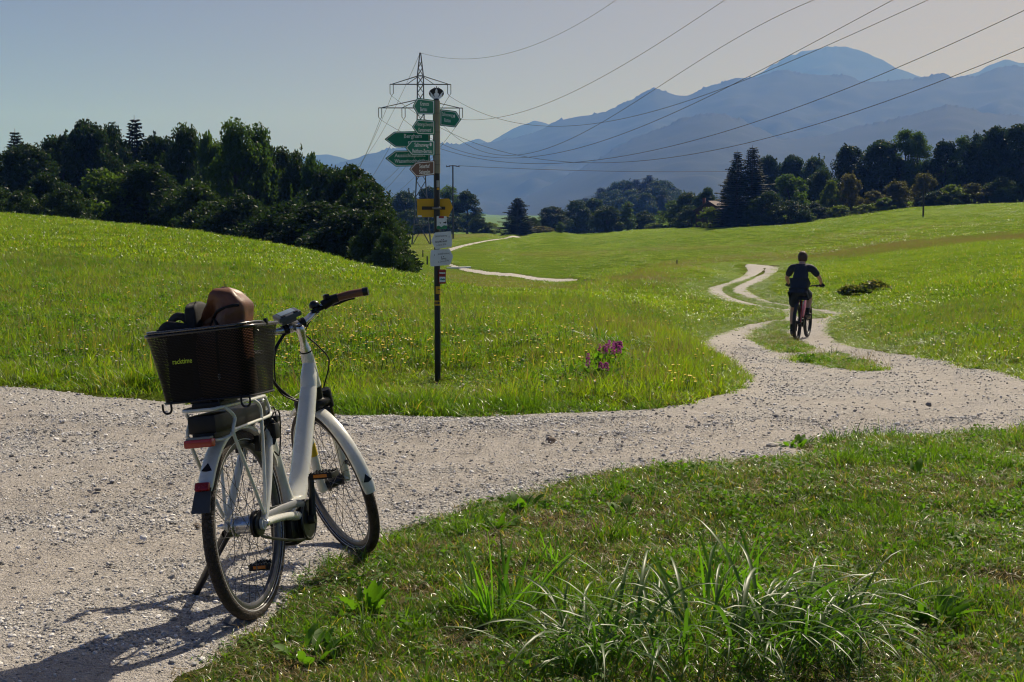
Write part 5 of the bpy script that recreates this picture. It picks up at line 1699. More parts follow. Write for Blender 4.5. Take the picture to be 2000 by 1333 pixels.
def dent(V):
    V = V.copy()
    # a fold pressed into the near side under the rounded lid
    d = np.exp(-(((V[:, 1] - .055) / .05) ** 2 + ((V[:, 2] - .285) / .040) ** 2))
    V[:, 0] += np.where(V[:, 0] < 0, d * .060, 0)
    d3 = np.exp(-(((V[:, 1] - .01 - (V[:, 2] - .30) * .9) / .012) ** 2)) * np.clip((V[:, 2] - .2) / .08, 0, 1)
    V[:, 0] += np.where(V[:, 0] < 0, d3 * .014, 0)
    d4 = np.exp(-(((V[:, 2] - .245 - .25 * (V[:, 1] - .03)) / .014) ** 2 + ((V[:, 1] - .05) / .05) ** 2))
    V[:, 0] -= np.where(V[:, 0] < 0, d4 * .020, 0)
    V[:, 2] -= .03 * np.clip((V[:, 1] - .03) / .07, 0, 1) * np.clip((V[:, 2] - .25) / .1, 0, 1)
    d2 = np.exp(-(((V[:, 1] + .02) / .03) ** 2 + ((V[:, 2] - .27) / .05) ** 2))
    V[:, 0] -= np.where(V[:, 0] < 0, d2 * .018, 0)
    wr = .007 * np.sin(60 * V[:, 2] + 22 * V[:, 1]) * np.exp(-((V[:, 2] - .26) / .07) ** 2) + .005 * np.sin(48 * V[:, 1] - 30 * V[:, 2] + 1)
    V[:, 0] += np.where(V[:, 0] < -.02, wr, 0)
    V[:, 2] += .012 * np.sin(26 * V[:, 1] + .6) * np.clip((V[:, 2] - .27) / .1, 0, 1)
    V[:, 1] += -.030 * np.clip((V[:, 2] - .15) / .22, 0, 1) ** 1.5
    V[:, 2] -= .9 * np.clip(np.abs(V[:, 1] + .03) - .035, 0, 1) ** 1.1 * np.clip((V[:, 2] - .24) / .13, 0, 1)
    return V + np.array([-.022, -.052, .006])
BAGX = dent
solid("bag_body", [(bv, bf)], LEATHER, bag, dent)
def on_bag(y, z, out=.006):
    """point on the near skin of the bag body (before denting)"""
    c = (bv[:, 0] < 0); q = bv[c]
    k = np.argmin((q[:, 1] - y) ** 2 + (q[:, 2] - z) ** 2)
    p = dent(q[k:k + 1])[0]; p[0] -= out; return p
solid("piping", [tube([on_bag(y, z, .003) for y, z in [(-.075, .335), (-.045, .318), (-.01, .300), (.018, .282), (.030, .268)]], .0055, 8, 4), tube([on_bag(y, z, .003) for y, z in [(.025, .270), (.0, .255), (-.01, .225), (-.012, .18), (-.014, .08)]], .0055, 8, 4)], BLACK, bag)
solid("back_panel", [(lambda v: (v[0] * (1.0, 1, 1) + np.array([.0, .052, .012]), v[1]))(blob_bag(.075, .030, .335, seed=9))], M("black_cloth", (.012, .012, .013), .8, var=.3), bag)
solid("zip_pull", [box(on_bag(-.012, .075, .006), (.006, .009, .022), .002)], ALU, bag)
purse = bike_thing("shoulder_bag", "black bag with a padded handle lying in the left of the basket", "bag")
solid("bag_body", [(lambda v: (v[0] + np.array([-.01, .105, .005]), v[1]))(blob_bag(.100, .048, .238, seed=12))], M("black_cloth"), purse)
solid("flap", [tube([(-.075, .170, .262), (-.085, .135, .268), (-.075, .085, .256), (-.065, .045, .240)], [.010, .024, .026, .020], 12, 5, .35), tube([(-.08, .17, .245), (-.09, .12, .248), (-.08, .04, .238)], [.012, .018, .016], 12, 5, .4)], M("black_cloth"), purse)
solid("handle", [tube([(-.050, .145, .262), (-.050, .130, .292), (-.050, .105, .306), (-.045, .080, .296), (-.045, .062, .262), (-.045, .055, .235)], [.011, .013, .014, .014, .013, .011], 12, 6, .55)], M("strap_grey", (.022, .022, .025), .7), purse)

# ================================================================== SIGN POST
GREEN = M("sign_green", (.008, .22, .130), .45, var=.06)
SGREEN_E = M("sign_edge", (.01, .10, .08), .5)
SBROWN = M("sign_brown", (.16, .075, .055), .45, var=.06)
SWHITE = M("sign_white", (.86, .88, .88), .5, var=.05)
PLATEW = M("plate_white", (.74, .77, .79), .5, var=.07, scale=12)
PRINTK = M("print_black", (.03, .03, .032), .6)
PRINTG = M("print_grey", (.09, .095, .10), .6)
SYEL = M("sign_yellow", (.66, .37, .006), .45, var=.08, scale=8)
SGREY = M("sleeve_beige", (.27, .25, .185), .55, var=.10, scale=8)
POSTK = M("post_black", (.012, .012, .013), .40, var=.3, scale=14)
SRED = M("sign_red", (.30, .022, .022), .5, var=.1)
SHILL = M("sign_hill_green", (.02, .22, .10), .5)
SLAKE = M("sign_lake", (.12, .35, .42), .5)

PY = 14.2
PB = at(855, 757, PY); PB[2] = float(ground_z(np.array([PB[0]]), np.array([PY]))[0]) - .05
post = empty("signpost", PB)
tag(post, "black metal signpost with green arrow signs standing beyond the track", "signpost")
_px = PB[0]
def loc(p): return np.asarray(p, float) - PB
def ztop(v): return at(852, v, PY)[2] - PB[2]
solid("pole", [tube([(0, 0, 0), (0, 0, ztop(338))], .0295, 20)], POSTK, post)
solid("sleeve", [tube([(0, 0, ztop(339)), (0, 0, ztop(197))], .0345, 20)] , SGREY, post)
solid("cap", [lathe([(0, .026), (.012, .026), (.016, .020)], (0, 0, ztop(197) + .002), (0, 0, 1), 18)], POSTK, post)
for v in (222, 259, 303, 323):
    solid("sleeve_ring", [tube([(0, 0, ztop(v)), (0, 0, ztop(v) + .004)], .0352, 20)], M("ring_dark", (.09, .085, .065), .6), post)

def inset(poly, d):
    P = np.asarray(poly, float); n = len(P); out = []
    area = sum(P[i][0] * P[(i + 1) % n][1] - P[(i + 1) % n][0] * P[i][1] for i in range(n))
    sg = 1 if area > 0 else -1
    for i in range(n):
        a, b, c = P[i - 1], P[i], P[(i + 1) % n]
        e1 = (b - a) / np.linalg.norm(b - a); e2 = (c - b) / np.linalg.norm(c - b)
        n1 = sg * np.array([-e1[1], e1[0]]); n2 = sg * np.array([-e2[1], e2[0]])
        k = (n1 + n2); k /= max(.25, (1 + n1 @ n2))
        out.append(b + k * d)
    return np.array(out)
def round_poly(poly, r=2.2, n=3):
    P = np.asarray(poly, float); out = []
    m = len(P)
    for i in range(m):
        a, b, c = P[i - 1], P[i], P[(i + 1) % m]
        u = (a - b); lu = np.linalg.norm(u); w = (c - b); lw = np.linalg.norm(w)
        q = min(r, lu * .4, lw * .4)
        p0, p1 = b + u / lu * q, b + w / lw * q
        for k in range(n + 1):
            t = k / n
            out.append((1 - t) ** 2 * p0 + 2 * t * (1 - t) * b + t * t * p1)
    return np.array(out)

class Plate:
    """a flat board seen at given picture corners, turned about the post by yaw, off metres in front of (-) or behind (+) its axis"""
    def __init__(self, poly, yaw, off, mat, label, name="direction_sign", line=True, bolts=(), tip=(1,)):
        self.k = math.tan(R(yaw)); self.off = off; self.u0 = 855
        P = round_poly(poly, 2.0)
        f = np.array([self.m(u, v) for u, v in P]); b = np.array([self.m(u, v, .004) for u, v in P])
        n = len(P)
        F = [tuple(range(n)), tuple(range(2 * n - 1, n - 1, -1))] + [(i, n + i, n + (i + 1) % n, (i + 1) % n) for i in range(n)]
        self.o = mesh_obj(name, np.concatenate([f, b]), F, mat, post)
        if label: self.o["label"] = label
        if line:
            a = round_poly(inset(poly, 1.5), 1.8); c = round_poly(inset(poly, 2.9), 1.5)
            if len(a) == len(c):
                va = [self.m(u, v, -.0012) for u, v in a]; vc = [self.m(u, v, -.0012) for u, v in c]
                mesh_obj("border", np.array(va + vc), [(i, (i + 1) % n, n + (i + 1) % n, n + i) for i in range(n)], SWHITE, self.o)
    def m(self, u, v, d=0.0):
        p = at(u, v, PY)
        for _ in range(4):
            p = at(u, v, PY + self.off + (p[0] - _px) * self.k + d)
        return loc(p)
    def text(self, s, u0, u1, v, size, mat, slope=0.0, bold=.0):
        """baseline at v at u0, size in picture pixels"""
        v1 = v + slope * (u1 - u0)
        a, b = self.m(u0, v, -.0016), self.m(u1, v1, -.0016)
        up = self.m(u0, v - size, -.0016) - a
        return lettering("lettering", s, mat, self.o, a, b, up, np.linalg.norm(up), bold)
    def patch(self, name, poly, mat, d=-.0016):
        P = [self.m(u, v, d) for u, v in poly]
        return mesh_obj(name, np.array(P), [tuple(range(len(P)))], mat, self.o)
    def dot(self, u, v, r, mat, d=-.0018, ry=None, n=14, name="roundel"):
        return self.patch(name, [(u + r * math.cos(t), v + (ry or r) * math.sin(t)) for t in np.linspace(0, 2 * np.pi, n, endpoint=False)], mat, d)

NEAR, FARO = -.045, .045
p = Plate([(849, 196), (849, 224), (815, 224), (805.5, 208), (815, 191.5)], 52, NEAR, GREEN, "upper green arrow sign lettered Kramoos and Bernau")
p.text("Kramoos", 821, 838, 206.6, 11.5, SWHITE, .02, .010); p.text("Bernau", 821, 834, 217.6, 11.5, SWHITE, .0, .010)
p = Plate([(849, 236), (849, 264), (815, 263), (804.5, 248.5), (815, 233)], 52, NEAR, GREEN, "green arrow sign lettered Hintergschwendt and Kampenwand")
p.text("Hintergschwendt", 814, 845.5, 246.5, 11, SWHITE, .02, .010); p.text("Kampenwand", 817.5, 842, 257.5, 11, SWHITE, .01, .010)
p = Plate([(840, 256), (840, 289), (772, 288.5), (750.5, 272.5), (770, 257.5)], 8, FARO, GREEN, "long green arrow sign lettered Bergham, behind the pole")
p.text("Bergham", 789, 824, 270, 11.5, SWHITE, -.01, .018); p.text("F", 797, 803, 284.5, 11.5, SWHITE, 0, .018)
p = Plate([(849.5, 275), (849.5, 304), (804, 304), (791, 289), (804, 274)], 45, NEAR, GREEN, "green arrow sign lettered Salinenweg and Reitham-Bernau")
p.text("Salinenweg", 809.5, 837, 287, 11.5, SWHITE, .01, .014); p.dot(841.2, 282.6, 2.3, SWHITE, ry=3.6); p.text("M", 839.9, 842.5, 284.4, 4.6, GREEN)
p.text("Reitham-Bernau", 805.5, 844, 299, 11.5, SWHITE, .01, .014)
p = Plate([(840, 294), (840, 325), (773, 326), (752, 310), (772, 294.5)], 8, FARO, GREEN, "long green arrow sign lettered Aussichtspunkt and Wasserhochbehälter")
p.text("Aussichtspunkt", 770.5, 831, 307.5, 10.5, SWHITE, -.01, .018); p.text("Wasserhochbehälter", 770.5, 838, 318.5, 10.5, SWHITE, -.01, .018)
p = Plate([(849.5, 313.5), (849.5, 341.5), (813, 346.5), (799, 331), (812, 317)], 50, NEAR, SBROWN, "brown arrow sign lettered Seiserhof and Seiseralm")
p.text("Seiserhof", 819, 839, 329, 11.5, SWHITE, -.03, .014); p.text("Seiseralm", 819, 840, 340, 11.5, SWHITE, -.03, .014)
p = Plate([(859, 213.5), (891, 217.5), (901, 234), (890, 249.5), (859, 246)], -50, NEAR + .03, GREEN, "green arrow sign lettered Salinenweg and Rottau, pointing right")
p.text("Salinenweg", 863.5, 884, 226.4, 10.5, SWHITE, .12, .010); p.dot(887, 227.5, 1.9, SWHITE, ry=3.4); p.text("M", 886, 888.2, 229.4, 4.4, GREEN); p.text("Rottau", 868, 880, 238.4, 10.5, SWHITE, .08, .010)

p = Plate([(814.4, 389), (877.5, 388.3), (884.5, 405.6), (876, 424), (815, 425)], 0, .045, SYEL, "yellow arrow board seen from its back, behind the pole", "yellow_sign", line=False)
p.patch("clamp_bar", [(824, 403.5), (869.5, 404), (869.5, 410), (824, 410.3)], M("clamp_dark", (.05, .045, .035), .5, metal=.5), -.004)
p.patch("sticker", [(816, 421), (823.5, 421), (824, 424.3), (816, 424.5)], SWHITE)
solid("clamp", [box((0, -.012, at(855, 407, PY)[2] - PB[2]), (.085, .075, .022), .006)], M("clamp_grey", (.18, .18, .17), .4, metal=.8), post)

p = Plate([(852.8, 422.3), (872.5, 422.6), (873.2, 447.8), (853, 448.2)], 0, -.036, PLATEW, "small white plate with red band, black arrow and green hills", "small_sign", line=False)
p.patch("red_band", [(857, 422.5), (867, 422.7), (867, 426.8), (857, 426.6)], SRED)
p.patch("hills", [(853.2, 442.5), (857, 441), (862, 444), (867, 440.5), (873, 441), (873.2, 447.6), (853.2, 448)], SHILL)
p.patch("arrow", [(865.8, 434.2), (870, 434.2), (870, 432.2), (872, 435), (870, 438), (870, 436.4), (865.8, 436.4)], PRINTK)
p.patch("walker", [(858.5, 434), (860, 434), (861, 437), (859.5, 437)], PRINTK)
p = Plate([(849, 454.8), (881, 452), (883, 468), (882.5, 482.6), (850.5, 487.3), (842, 471)], 0, -.036, PLATEW, "white plate with a path notice, its rounded tip to the left", "white_arrow_plate", line=False)
p.text("Jakobsfuß wanderweg", 850, 873, 463.5, 5.2, PRINTG, -.06); p.dot(862, 468.8, .9, PRINTK); p.dot(866, 468.2, .9, PRINTK)
p.text("Bernau Mitte Bahnhof", 850.5, 873, 474.8, 5.6, PRINTK, -.09, .01); p.text("ca. 2 km ca. 30 Min", 852.5, 871.5, 481, 5.2, PRINTG, -.10)
p.text("i", 876.5, 877.6, 464, 5, PRINTG)
p = Plate([(842, 488.5), (878, 486.4), (885.2, 501), (879.5, 517.5), (841, 521.2), (839.5, 506)], 0, -.036, PLATEW, "white plate with a path notice, its rounded tip to the right", "white_arrow_plate", line=False)
p.text("Jakobsfuß wanderweg", 855, 878, 498.4, 5.2, PRINTG, -.09); p.dot(862, 502.3, .9, PRINTK); p.dot(866.3, 501.6, .9, PRINTK)
p.text("Kumberg", 861.5, 871.5, 507.5, 5.8, PRINTK, -.08, .01); p.text("ca. 2 km ca. 30 Min", 855.5, 877, 513.6, 5.2, PRINTG, -.13)
p.text("i", 848, 849, 500, 5, PRINTG)
p = Plate([(857, 526.8), (871, 526.8), (870.8, 554.6), (857.4, 554.8)], 0, -.036, SRED, "red and white striped plate with a small lake picture", "small_sign", line=False)
p.patch("white_stripe", [(858.2, 532.4), (868.4, 532.4), (868.4, 531.2), (870, 533.6), (868.4, 536), (868.4, 535), (858.2, 535)], SWHITE)
p.patch("white_field", [(858.4, 541), (870, 541), (870, 551.2), (858.4, 551.4)], SWHITE)
p.patch("lake", [(859, 545), (862, 543.8), (864.5, 544.8), (864.5, 547.4), (859.4, 547.4)], SLAKE, -.0022); p.patch("shore", [(863.5, 546), (866, 544.2), (869.4, 545), (869.4, 547), (864, 547.4)], SHILL, -.0024)
def wrap(name, u0, u1, v0, v1, mat, lab=None, rad=.0300):
    """a sticker that follows the round pole"""
    s = 205.0
    a0, a1 = [math.asin(max(-1, min(1, (u - 855.2) / (rad * s)))) for u in (u0, u1)]
    V = []; n = 8
    for i in range(n + 1):
        a = a0 + (a1 - a0) * i / n
        V += [(rad * math.sin(a), -rad * math.cos(a), ztop(v0)), (rad * math.sin(a), -rad * math.cos(a), ztop(v1))]
    o = mesh_obj(name, np.array(V), [(2 * i, 2 * i + 1, 2 * i + 3, 2 * i + 2) for i in range(n)], mat, post, smooth=True)
    if lab: o["label"] = lab
    return o
st1 = wrap("sticker", 852.4, 861.3, 559.5, 574.5, SYEL, "square yellow sticker with a hill mark")
wrap("sticker_mark", 856, 861, 565, 566.4, PRINTK, rad=.0304).parent = st1
wrap("sticker", 858.8, 861.3, 576, 586, SYEL, "narrow yellow sticker at the pole's edge")
st3 = wrap("sticker", 849.1, 861.4, 587.2, 597, SYEL, "yellow sticker with a black arrow")
wrap("arrow", 849.4, 857, 590.8, 593.2, PRINTK, rad=.0304).parent = st3
ah = wrap("arrow", 856.5, 860.8, 588.9, 594.9, PRINTK, rad=.0304); ah.parent = st3
for i, vtx in enumerate(ah.data.vertices):
    t = (i // 2) / 8; mid = (ztop(588.9) + ztop(594.9)) / 2
    vtx.co.z = mid + (vtx.co.z - mid) * (1 - t)
wrap("sticker", 855.0, 860.4, 353, 366, M("sticker_pale", (.34, .34, .31), .5), "pale rounded sticker with a yellow foot")
wrap("sticker", 855.6, 860.4, 367, 371.5, SYEL)
# emblem on top
EMB = Plate([(852.4 + 14.8 * math.cos(t), 182.6 + 10.6 * math.sin(t)) for t in np.linspace(0, 2 * np.pi, 20, endpoint=False)], 0, -.004, POSTK, "oval black emblem with a white crowned figure of two curled tails", "emblem", line=False)
for a, b in (((848.4, 175), (849.4, 170.4)), ((852.4, 174), (852.4, 168.6)), ((856.4, 175), (855.6, 170.4)), ((846.5, 175.5), (846.2, 172.6)), ((858.3, 175.5), (858.8, 172.6))):
    EMB.patch("crown_prong", [(a[0] - .8, a[1]), (b[0] - .7, b[1]), (b[0] + .7, b[1]), (a[0] + .8, a[1])], POSTK, .001)
def ribbon(pts, w):
    P = catmull(pts, 5); n = len(P); L = []; Rr = []
    for i in range(n):
        t = P[min(i + 1, n - 1)] - P[max(i - 1, 0)]; t /= np.linalg.norm(t); nn = np.array([-t[1], t[0]])
        k = w * (1 - .75 * abs(2 * (i / (n - 1)) - .75) ** 2)
        L.append(P[i] + nn * k); Rr.append(P[i] - nn * k)
    return L + Rr[::-1]
EMB.patch("head", [(849.6, 179.4), (850.8, 175.5), (852.4, 173), (854, 175.5), (855.2, 179.4), (852.4, 180.6)], SWHITE)
EMB.patch("body", [(850.4, 180.2), (854.4, 180.2), (856, 186), (855.6, 192.6), (849.2, 192.6), (848.8, 186)], SWHITE)
for sgn in (-1, 1):
    c = lambda u: 852.4 + sgn * (u - 852.4)
    EMB.patch("tail", ribbon([(c(852.8), 191.2), (c(857), 191.6), (c(861), 188.2), (c(862.6), 183.6), (c(865), 179.6)], 2.5), SWHITE, -.0017)
    EMB.patch("tail_fin", ribbon([(c(862.2), 182.6), (c(865), 181.2), (c(866), 178.8)], 1.0), SWHITE, -.0018)
    EMB.patch("arm", ribbon([(c(854), 182), (c(856.4), 184.2), (c(857), 187), (c(855), 189)], .8), SWHITE, -.0018)

# ================================================================== PYLONS, POLES, CABLES
LATT = M("lattice_steel", (.045, .052, .060), .55, metal=.3, var=.2, scale=2)
WOODP = M("pole_wood", (.045, .038, .032), .85, var=.3, scale=5)
WIRE = M("cable_metal", (.06, .062, .068), .5, metal=.3)
def pylon(name, base, yaw, label, rbar=.075, group=None):
    root = empty(name, base, yaw); tag(root, label, "pylon", group)
    hw = lambda z: np.interp(z, [0, 5, 11, 24, 28.4, 32.2], [1.62, 1.12, .78, .54, .50, .07])
    cor = lambda z, k: np.array([hw(z) * (1, -1, -1, 1)[k], hw(z) * (1, 1, -1, -1)[k], z])
    zs = [0, 5, 11, 17, 24, 28.4, 32.2]
    for k in range(4):
        solid("leg", [tube([cor(z, k) for z in zs], rbar * 1.25, 5)], LATT, root)
    br = []
    lv = [0, 5.0, 8.2, 11, 13.6, 16, 18.2, 20.3, 22.2, 24, 25.6, 27, 28.4, 29.7, 30.8]
    for a, b in zip(lv[:-1], lv[1:]):
        for k in range(4):
            j = (k + 1) % 4
            br.append(tube([cor(a, k), cor(b, j)], rbar * .62, 4)); br.append(tube([cor(a, j), cor(b, k)], rbar * .62, 4))
    for z in (3.6, 24, 28.4):
        for k in range(4): br.append(tube([cor(z, k), cor(z, (k + 1) % 4)], rbar * .8, 4))
    o = solid("bracing", br, LATT, root); o["kind"] = "stuff"
    att = []
    for z, half, ins in ((27.0, 5.06, (-4.8, 4.8)), (23.1, 7.0, (-6.75, -2.85, 2.85, 6.75))):
        q = []
        for s in (-1, 1):
            for y in (-.3, .3):
                q.append(tube([(0, y, z), (s * half, y * .2, z)], rbar, 4))
                q.append(tube([(s * hw(z), y, z + 1.35), (s * half * .92, y * .2, z + .05)], rbar * .8, 4))
                q.append(tube([(s * hw(z), y, z + 1.2), (s * half * .45, y * .5, z)], rbar * .6, 4))
        solid("crossarm", q, LATT, root)
        for x in ins:
            ip = [tube([(x + d, 0, z), (x + d, 0, z - 1.55)], rbar * .85, 5) for d in (-.27, .27)] + [tube([(x - .27, 0, z - 1.5), (x, 0, z - 1.9), (x + .27, 0, z - 1.5)], rbar * .7, 4)]
            solid("insulator", ip, LATT, root)
            att.append((x, 0, z - 1.9))
    att.append((0, 0, 32.2))
    M4 = Matrix.Translation(Vector(base)) @ Matrix.Rotation(yaw, 4, 'Z')
    return [np.array(M4 @ Vector(a)) for a in att]
pb = at(823, 478, 250); pb[2] = float(terrain(np.array([pb[0]]), np.array([250.]))[0])
pb[2] = at(823, 103.5, 250)[2] - 32.2
AT = pylon("power_pylon", pb, R(2), "tall lattice power pylon with two crossarms standing behind the signpost", group="power pylons")
fb = at(655, 322, 650); fb[2] -= 32.2
AT2 = pylon("power_pylon", fb, R(8), "tiny far lattice pylon rising between the dark wood and the rounded tree", .10, group="power pylons")
# AT: upper left, upper right, lower 1..4, tip
wd = np.array([.45, -.893])
def cable_thing(name, pts, r, label, group):
    V, F = tube(pts, r, 5)
    o = mesh_obj(name, V, F, WIRE, None, smooth=True)
    tag(o, label, "cable", group); return o
SPANS = [(6, [(900, 121), (1000, 100), (1100, 60), (1207, 0)], "thin top cable curving up from the big pylon's tip"),
         (5, [(986, 231), (1045, 208), (1097, 189), (1220, 127), (1350, 45), (1415, 0)], "cable rising from the pylon's lower right arm, leaves the photo second from left"),
         (4, [(947, 311), (1025, 293), (1155, 244), (1285, 175), (1480, 62), (1571, 0)], "cable crossing the pointed ridge top, leaves the photo third from left"),
         (3, [(1005, 310), (1090, 299), (1220, 260), (1350, 201), (1448, 159), (1610, 78), (1737, 0)], "cable leaving the top edge fourth from left, over the far summit's left slope"),
         (1, [(1090, 249), (1155, 242), (1350, 192), (1480, 146), (1610, 97), (1808, 0)], "cable from the upper right arm, rightmost to leave the top edge"),
         (2, [(1155, 315), (1285, 291), (1399, 262), (1545, 214), (1740, 140), (2000, 20)], "upper one of two cables leaving by the right edge"),
         (0, [(1155, 318), (1285, 312), (1447, 283), (1610, 237), (1805, 172), (2000, 93)], "lower one of two cables leaving by the right edge")]
for k, px, lab in SPANS:
    A0 = AT[k]
    S_ = [0.0]; Zz = [A0[2]]; Wt = [6.0]
    for u, v in px:
        d = ray(u, v); q = d[0] / d[1]
        s = (q * A0[1] - A0[0]) / (wd[0] - q * wd[1])
        Yy = A0[1] + s * wd[1]
        S_.append(s); Zz.append(CAM_H + d[2] / d[1] * Yy); Wt.append(1.0)
    deg = 3 if k != 6 else 2
    co = np.polyfit(S_, Zz, deg, w=Wt)
    se = max(S_) + 45
    ss = np.linspace(0, se, 60)
    zz = np.polyval(co, np.minimum(ss, max(S_))) + np.maximum(ss - max(S_), 0) * np.polyval(np.polyder(co), max(S_))
    cable_thing("power_cable", np.stack([A0[0] + ss * wd[0], A0[1] + ss * wd[1], zz], -1), .024 if k == 6 else .030, lab, "power cables")
for k in range(7):
    a, b = AT[k], AT2[k]
    t = np.linspace(0, 1, 40)[:, None]
    P = a + (b - a) * t; P[:, 2] -= 9.0 * 4 * (t[:, 0] * (1 - t[:, 0]))
    nm = ["outer upper left", "upper right", "lower outermost left", "lower inner left", "lower inner right", "lower outermost right", "topmost"][k]
    cable_thing("power_cable", P, .032, "faint cable running back to the far pylon from the %s point" % nm, "power cables")
# wooden poles
def wood_pole(u, vt, vb, Y, label, arm=True, r=.16):
    b = at(u, vb, Y); zt = at(u, vt, Y)[2] - b[2]
    root = empty("utility_pole", b); tag(root, label, "pole", "wooden poles")
    solid("pole", [tube([(0, 0, -.8), (0, 0, zt)], [r, r * .8], 10)], WOODP, root)
    if arm:
        solid("crossarm", [tube([(-1.25, 0, zt - .32), (-.4, 0, zt - .12), (.4, 0, zt - .12), (1.25, 0, zt - .30)], .085, 6)], WOODP, root)
        for x in (-1.15, -.6, .6, 1.15): solid("insulator", [tube([(x, 0, zt - .36), (x, 0, zt - .02)], .06, 6)], LATT, root)
    return b + np.array([0, 0, zt])
_g = ground_hit(885, 468, 112)
t1 = wood_pole(885, 323, 467, float(_g[1]), "dark wooden utility pole with short crossarm right of the signpost")
_g = ground_hit(1803, 425, 112)
wood_pole(1803, 341, 425, float(_g[1]), "thin bare wooden pole standing in the right field before the trees", False, .13)
e = at(1436, 334, 270)
t = np.linspace(0, 1, 30)[:, None]; P = t1 + np.array([1.0, 0, -.1]) + (e - t1) * t; P[:, 2] -= .45 * 4 * t[:, 0] * (1 - t[:, 0])
cable_thing("power_cable", P, .040, "almost level thin cable from the wooden pole to the spruce pair", "power cables")
def stake(u, vt, vb, label, ym=60, r=.05):
    g = ground_hit(u, vb, ym); b = at(u, vb, g[1]); h = at(u, vt, g[1])[2] - b[2]
    o = solid("fence_stake", [tube([(0, 0, -.3), (0, 0, h)], [r, r * .8], 7), tube([(0, 0, h), (0, 0, h + .02)], [r * .9, r * .3], 7)], WOODP)
    o.location = b; tag(o, label, "post", "field stakes")
stake(1322, 508, 521, "short dark stake on the grassy crest left of the winding path", 60, .07)
stake(826, 489, 503, "thin dark stake in the valley field left of the signpost", 112, .09)
stake(834.5, 501, 518, "brownish stake close to the signpost's left side in the valley", 112, .10)
g = ground_hit(893, 525, 112)
bar = solid("drain_bar", [box((0, 0, .10), (3.0, .30, .2), .04)], SWHITE); bar.location = at(896, 525, g[1]); bar.rotation_euler = (0, 0, R(28))
tag(bar, "white bar lying across the far gravel path right of the signpost", "drain")

# ================================================================== BARN
hb = at(1396, 436, 284); hb[2] = float(terrain(np.array([hb[0]]), np.array([284.]))[0])
barn = empty("barn", hb, R(-24)); tag(barn, "dark red wooden barn half hidden behind the spruce pair", "barn")
BW = M("barn_wood", (.060, .022, .018), .85, var=.25, scale=2)
BR = M("barn_roof", (.075, .042, .036), .8, var=.2, scale=3)
zr = at(1400, 395, 284)[2] - hb[2]; ze = zr - 1.6
solid("wall", [(np.array([(-2.6, -4, 0), (2.6, -4, 0), (2.6, 4, 0), (-2.6, 4, 0), (-2.6, -4, ze), (2.6, -4, ze), (2.6, 4, ze), (-2.6, 4, ze), (0, -4, zr), (0, 4, zr)]),
               [(0, 1, 5, 8, 4), (3, 7, 9, 6, 2), (0, 4, 7, 3), (1, 2, 6, 5)])], BW, barn)
rv = lambda s: (np.array([(s * 3.1, -4.5, ze - .22), (s * 3.1, 4.5, ze - .22), (0, 4.5, zr + .06), (0, -4.5, zr + .06), (s * 3.1, -4.5, ze - .06), (s * 3.1, 4.5, ze - .06), (0, 4.5, zr + .24), (0, -4.5, zr + .24)]),
                [(0, 1, 2, 3), (7, 6, 5, 4), (0, 4, 5, 1), (1, 5, 6, 2), (2, 6, 7, 3), (3, 7, 4, 0)])
roof = solid("roof", [rv(-1), rv(1)], BR, barn)
solid("chimney", [box((-1.4, -2.5, zr), (.5, .5, 1.5), .03)], M("chimney_brick", (.20, .07, .05), .9), roof)
solid("door", [box((0, -4.03, 1.3), (2.2, .08, 2.6), .02)], M("door_wood", (.035, .018, .014), .8), barn)
for x in (-1.3, 1.3):
    w = solid("window", [box((x, -4.03, ze - .9), (.7, .07, .8), .02)], M("window_wood", (.10, .07, .05), .7), barn)
    solid("pane", [box((x, -4.075, ze - .9), (.55, .02, .62))], M("pane_dark", (.02, .025, .03), .1), w)

# ================================================================== CYCLIST
SKINM = M("skin", (.60, .34, .24), .5, var=.08, scale=20)
SHIRT = M("shirt_navy", (.014, .020, .036), .75, var=.2, scale=12, bmp=.4)
SHORTS = M("shorts_navy", (.018, .026, .044), .8, var=.2, scale=12, bmp=.4)
HAIR = M("hair_brown", (.085, .042, .022), .6, var=.4, scale=60, bmp=.6)
GLOVE = M("glove_black", (.010, .010, .011), .7)
SHOE = M("shoe_dark", (.022, .022, .026), .6)
SOLE = M("shoe_sole", (.18, .14, .10), .7)
REDP = M("bike_red", (.42, .018, .035), .3, var=.08, coat=.5)
PINKP = M("bike_pink", (.48, .16, .24), .3, var=.08, coat=.5)

def skin_mesh(name, verts, radii, edges, mat, parent, sub=2, root=0):
    me = bpy.data.meshes.new(name)
    bm = bmesh.new()
    lay = bm.verts.layers.skin.verify()
    vs = []
    for i, (v, r) in enumerate(zip(verts, radii)):
        b = bm.verts.new(v); b[lay].radius = r if isinstance(r, tuple) else (r, r); b[lay].use_root = (i == root)
        vs.append(b)
    for a, b in edges: bm.edges.new((vs[a], vs[b]))
    bm.to_mesh(me); bm.free()
    me.materials.append(mat)
    o = bpy.data.objects.new(name, me)
    o.parent = parent
    COL.objects.link(o)
    sk = o.modifiers.new("skin", 'SKIN'); sk.use_smooth_shade = True; sk.branch_smoothing = .6
    ss = o.modifiers.new("smooth", 'SUBSURF'); ss.levels = sub; ss.render_levels = sub
    return o

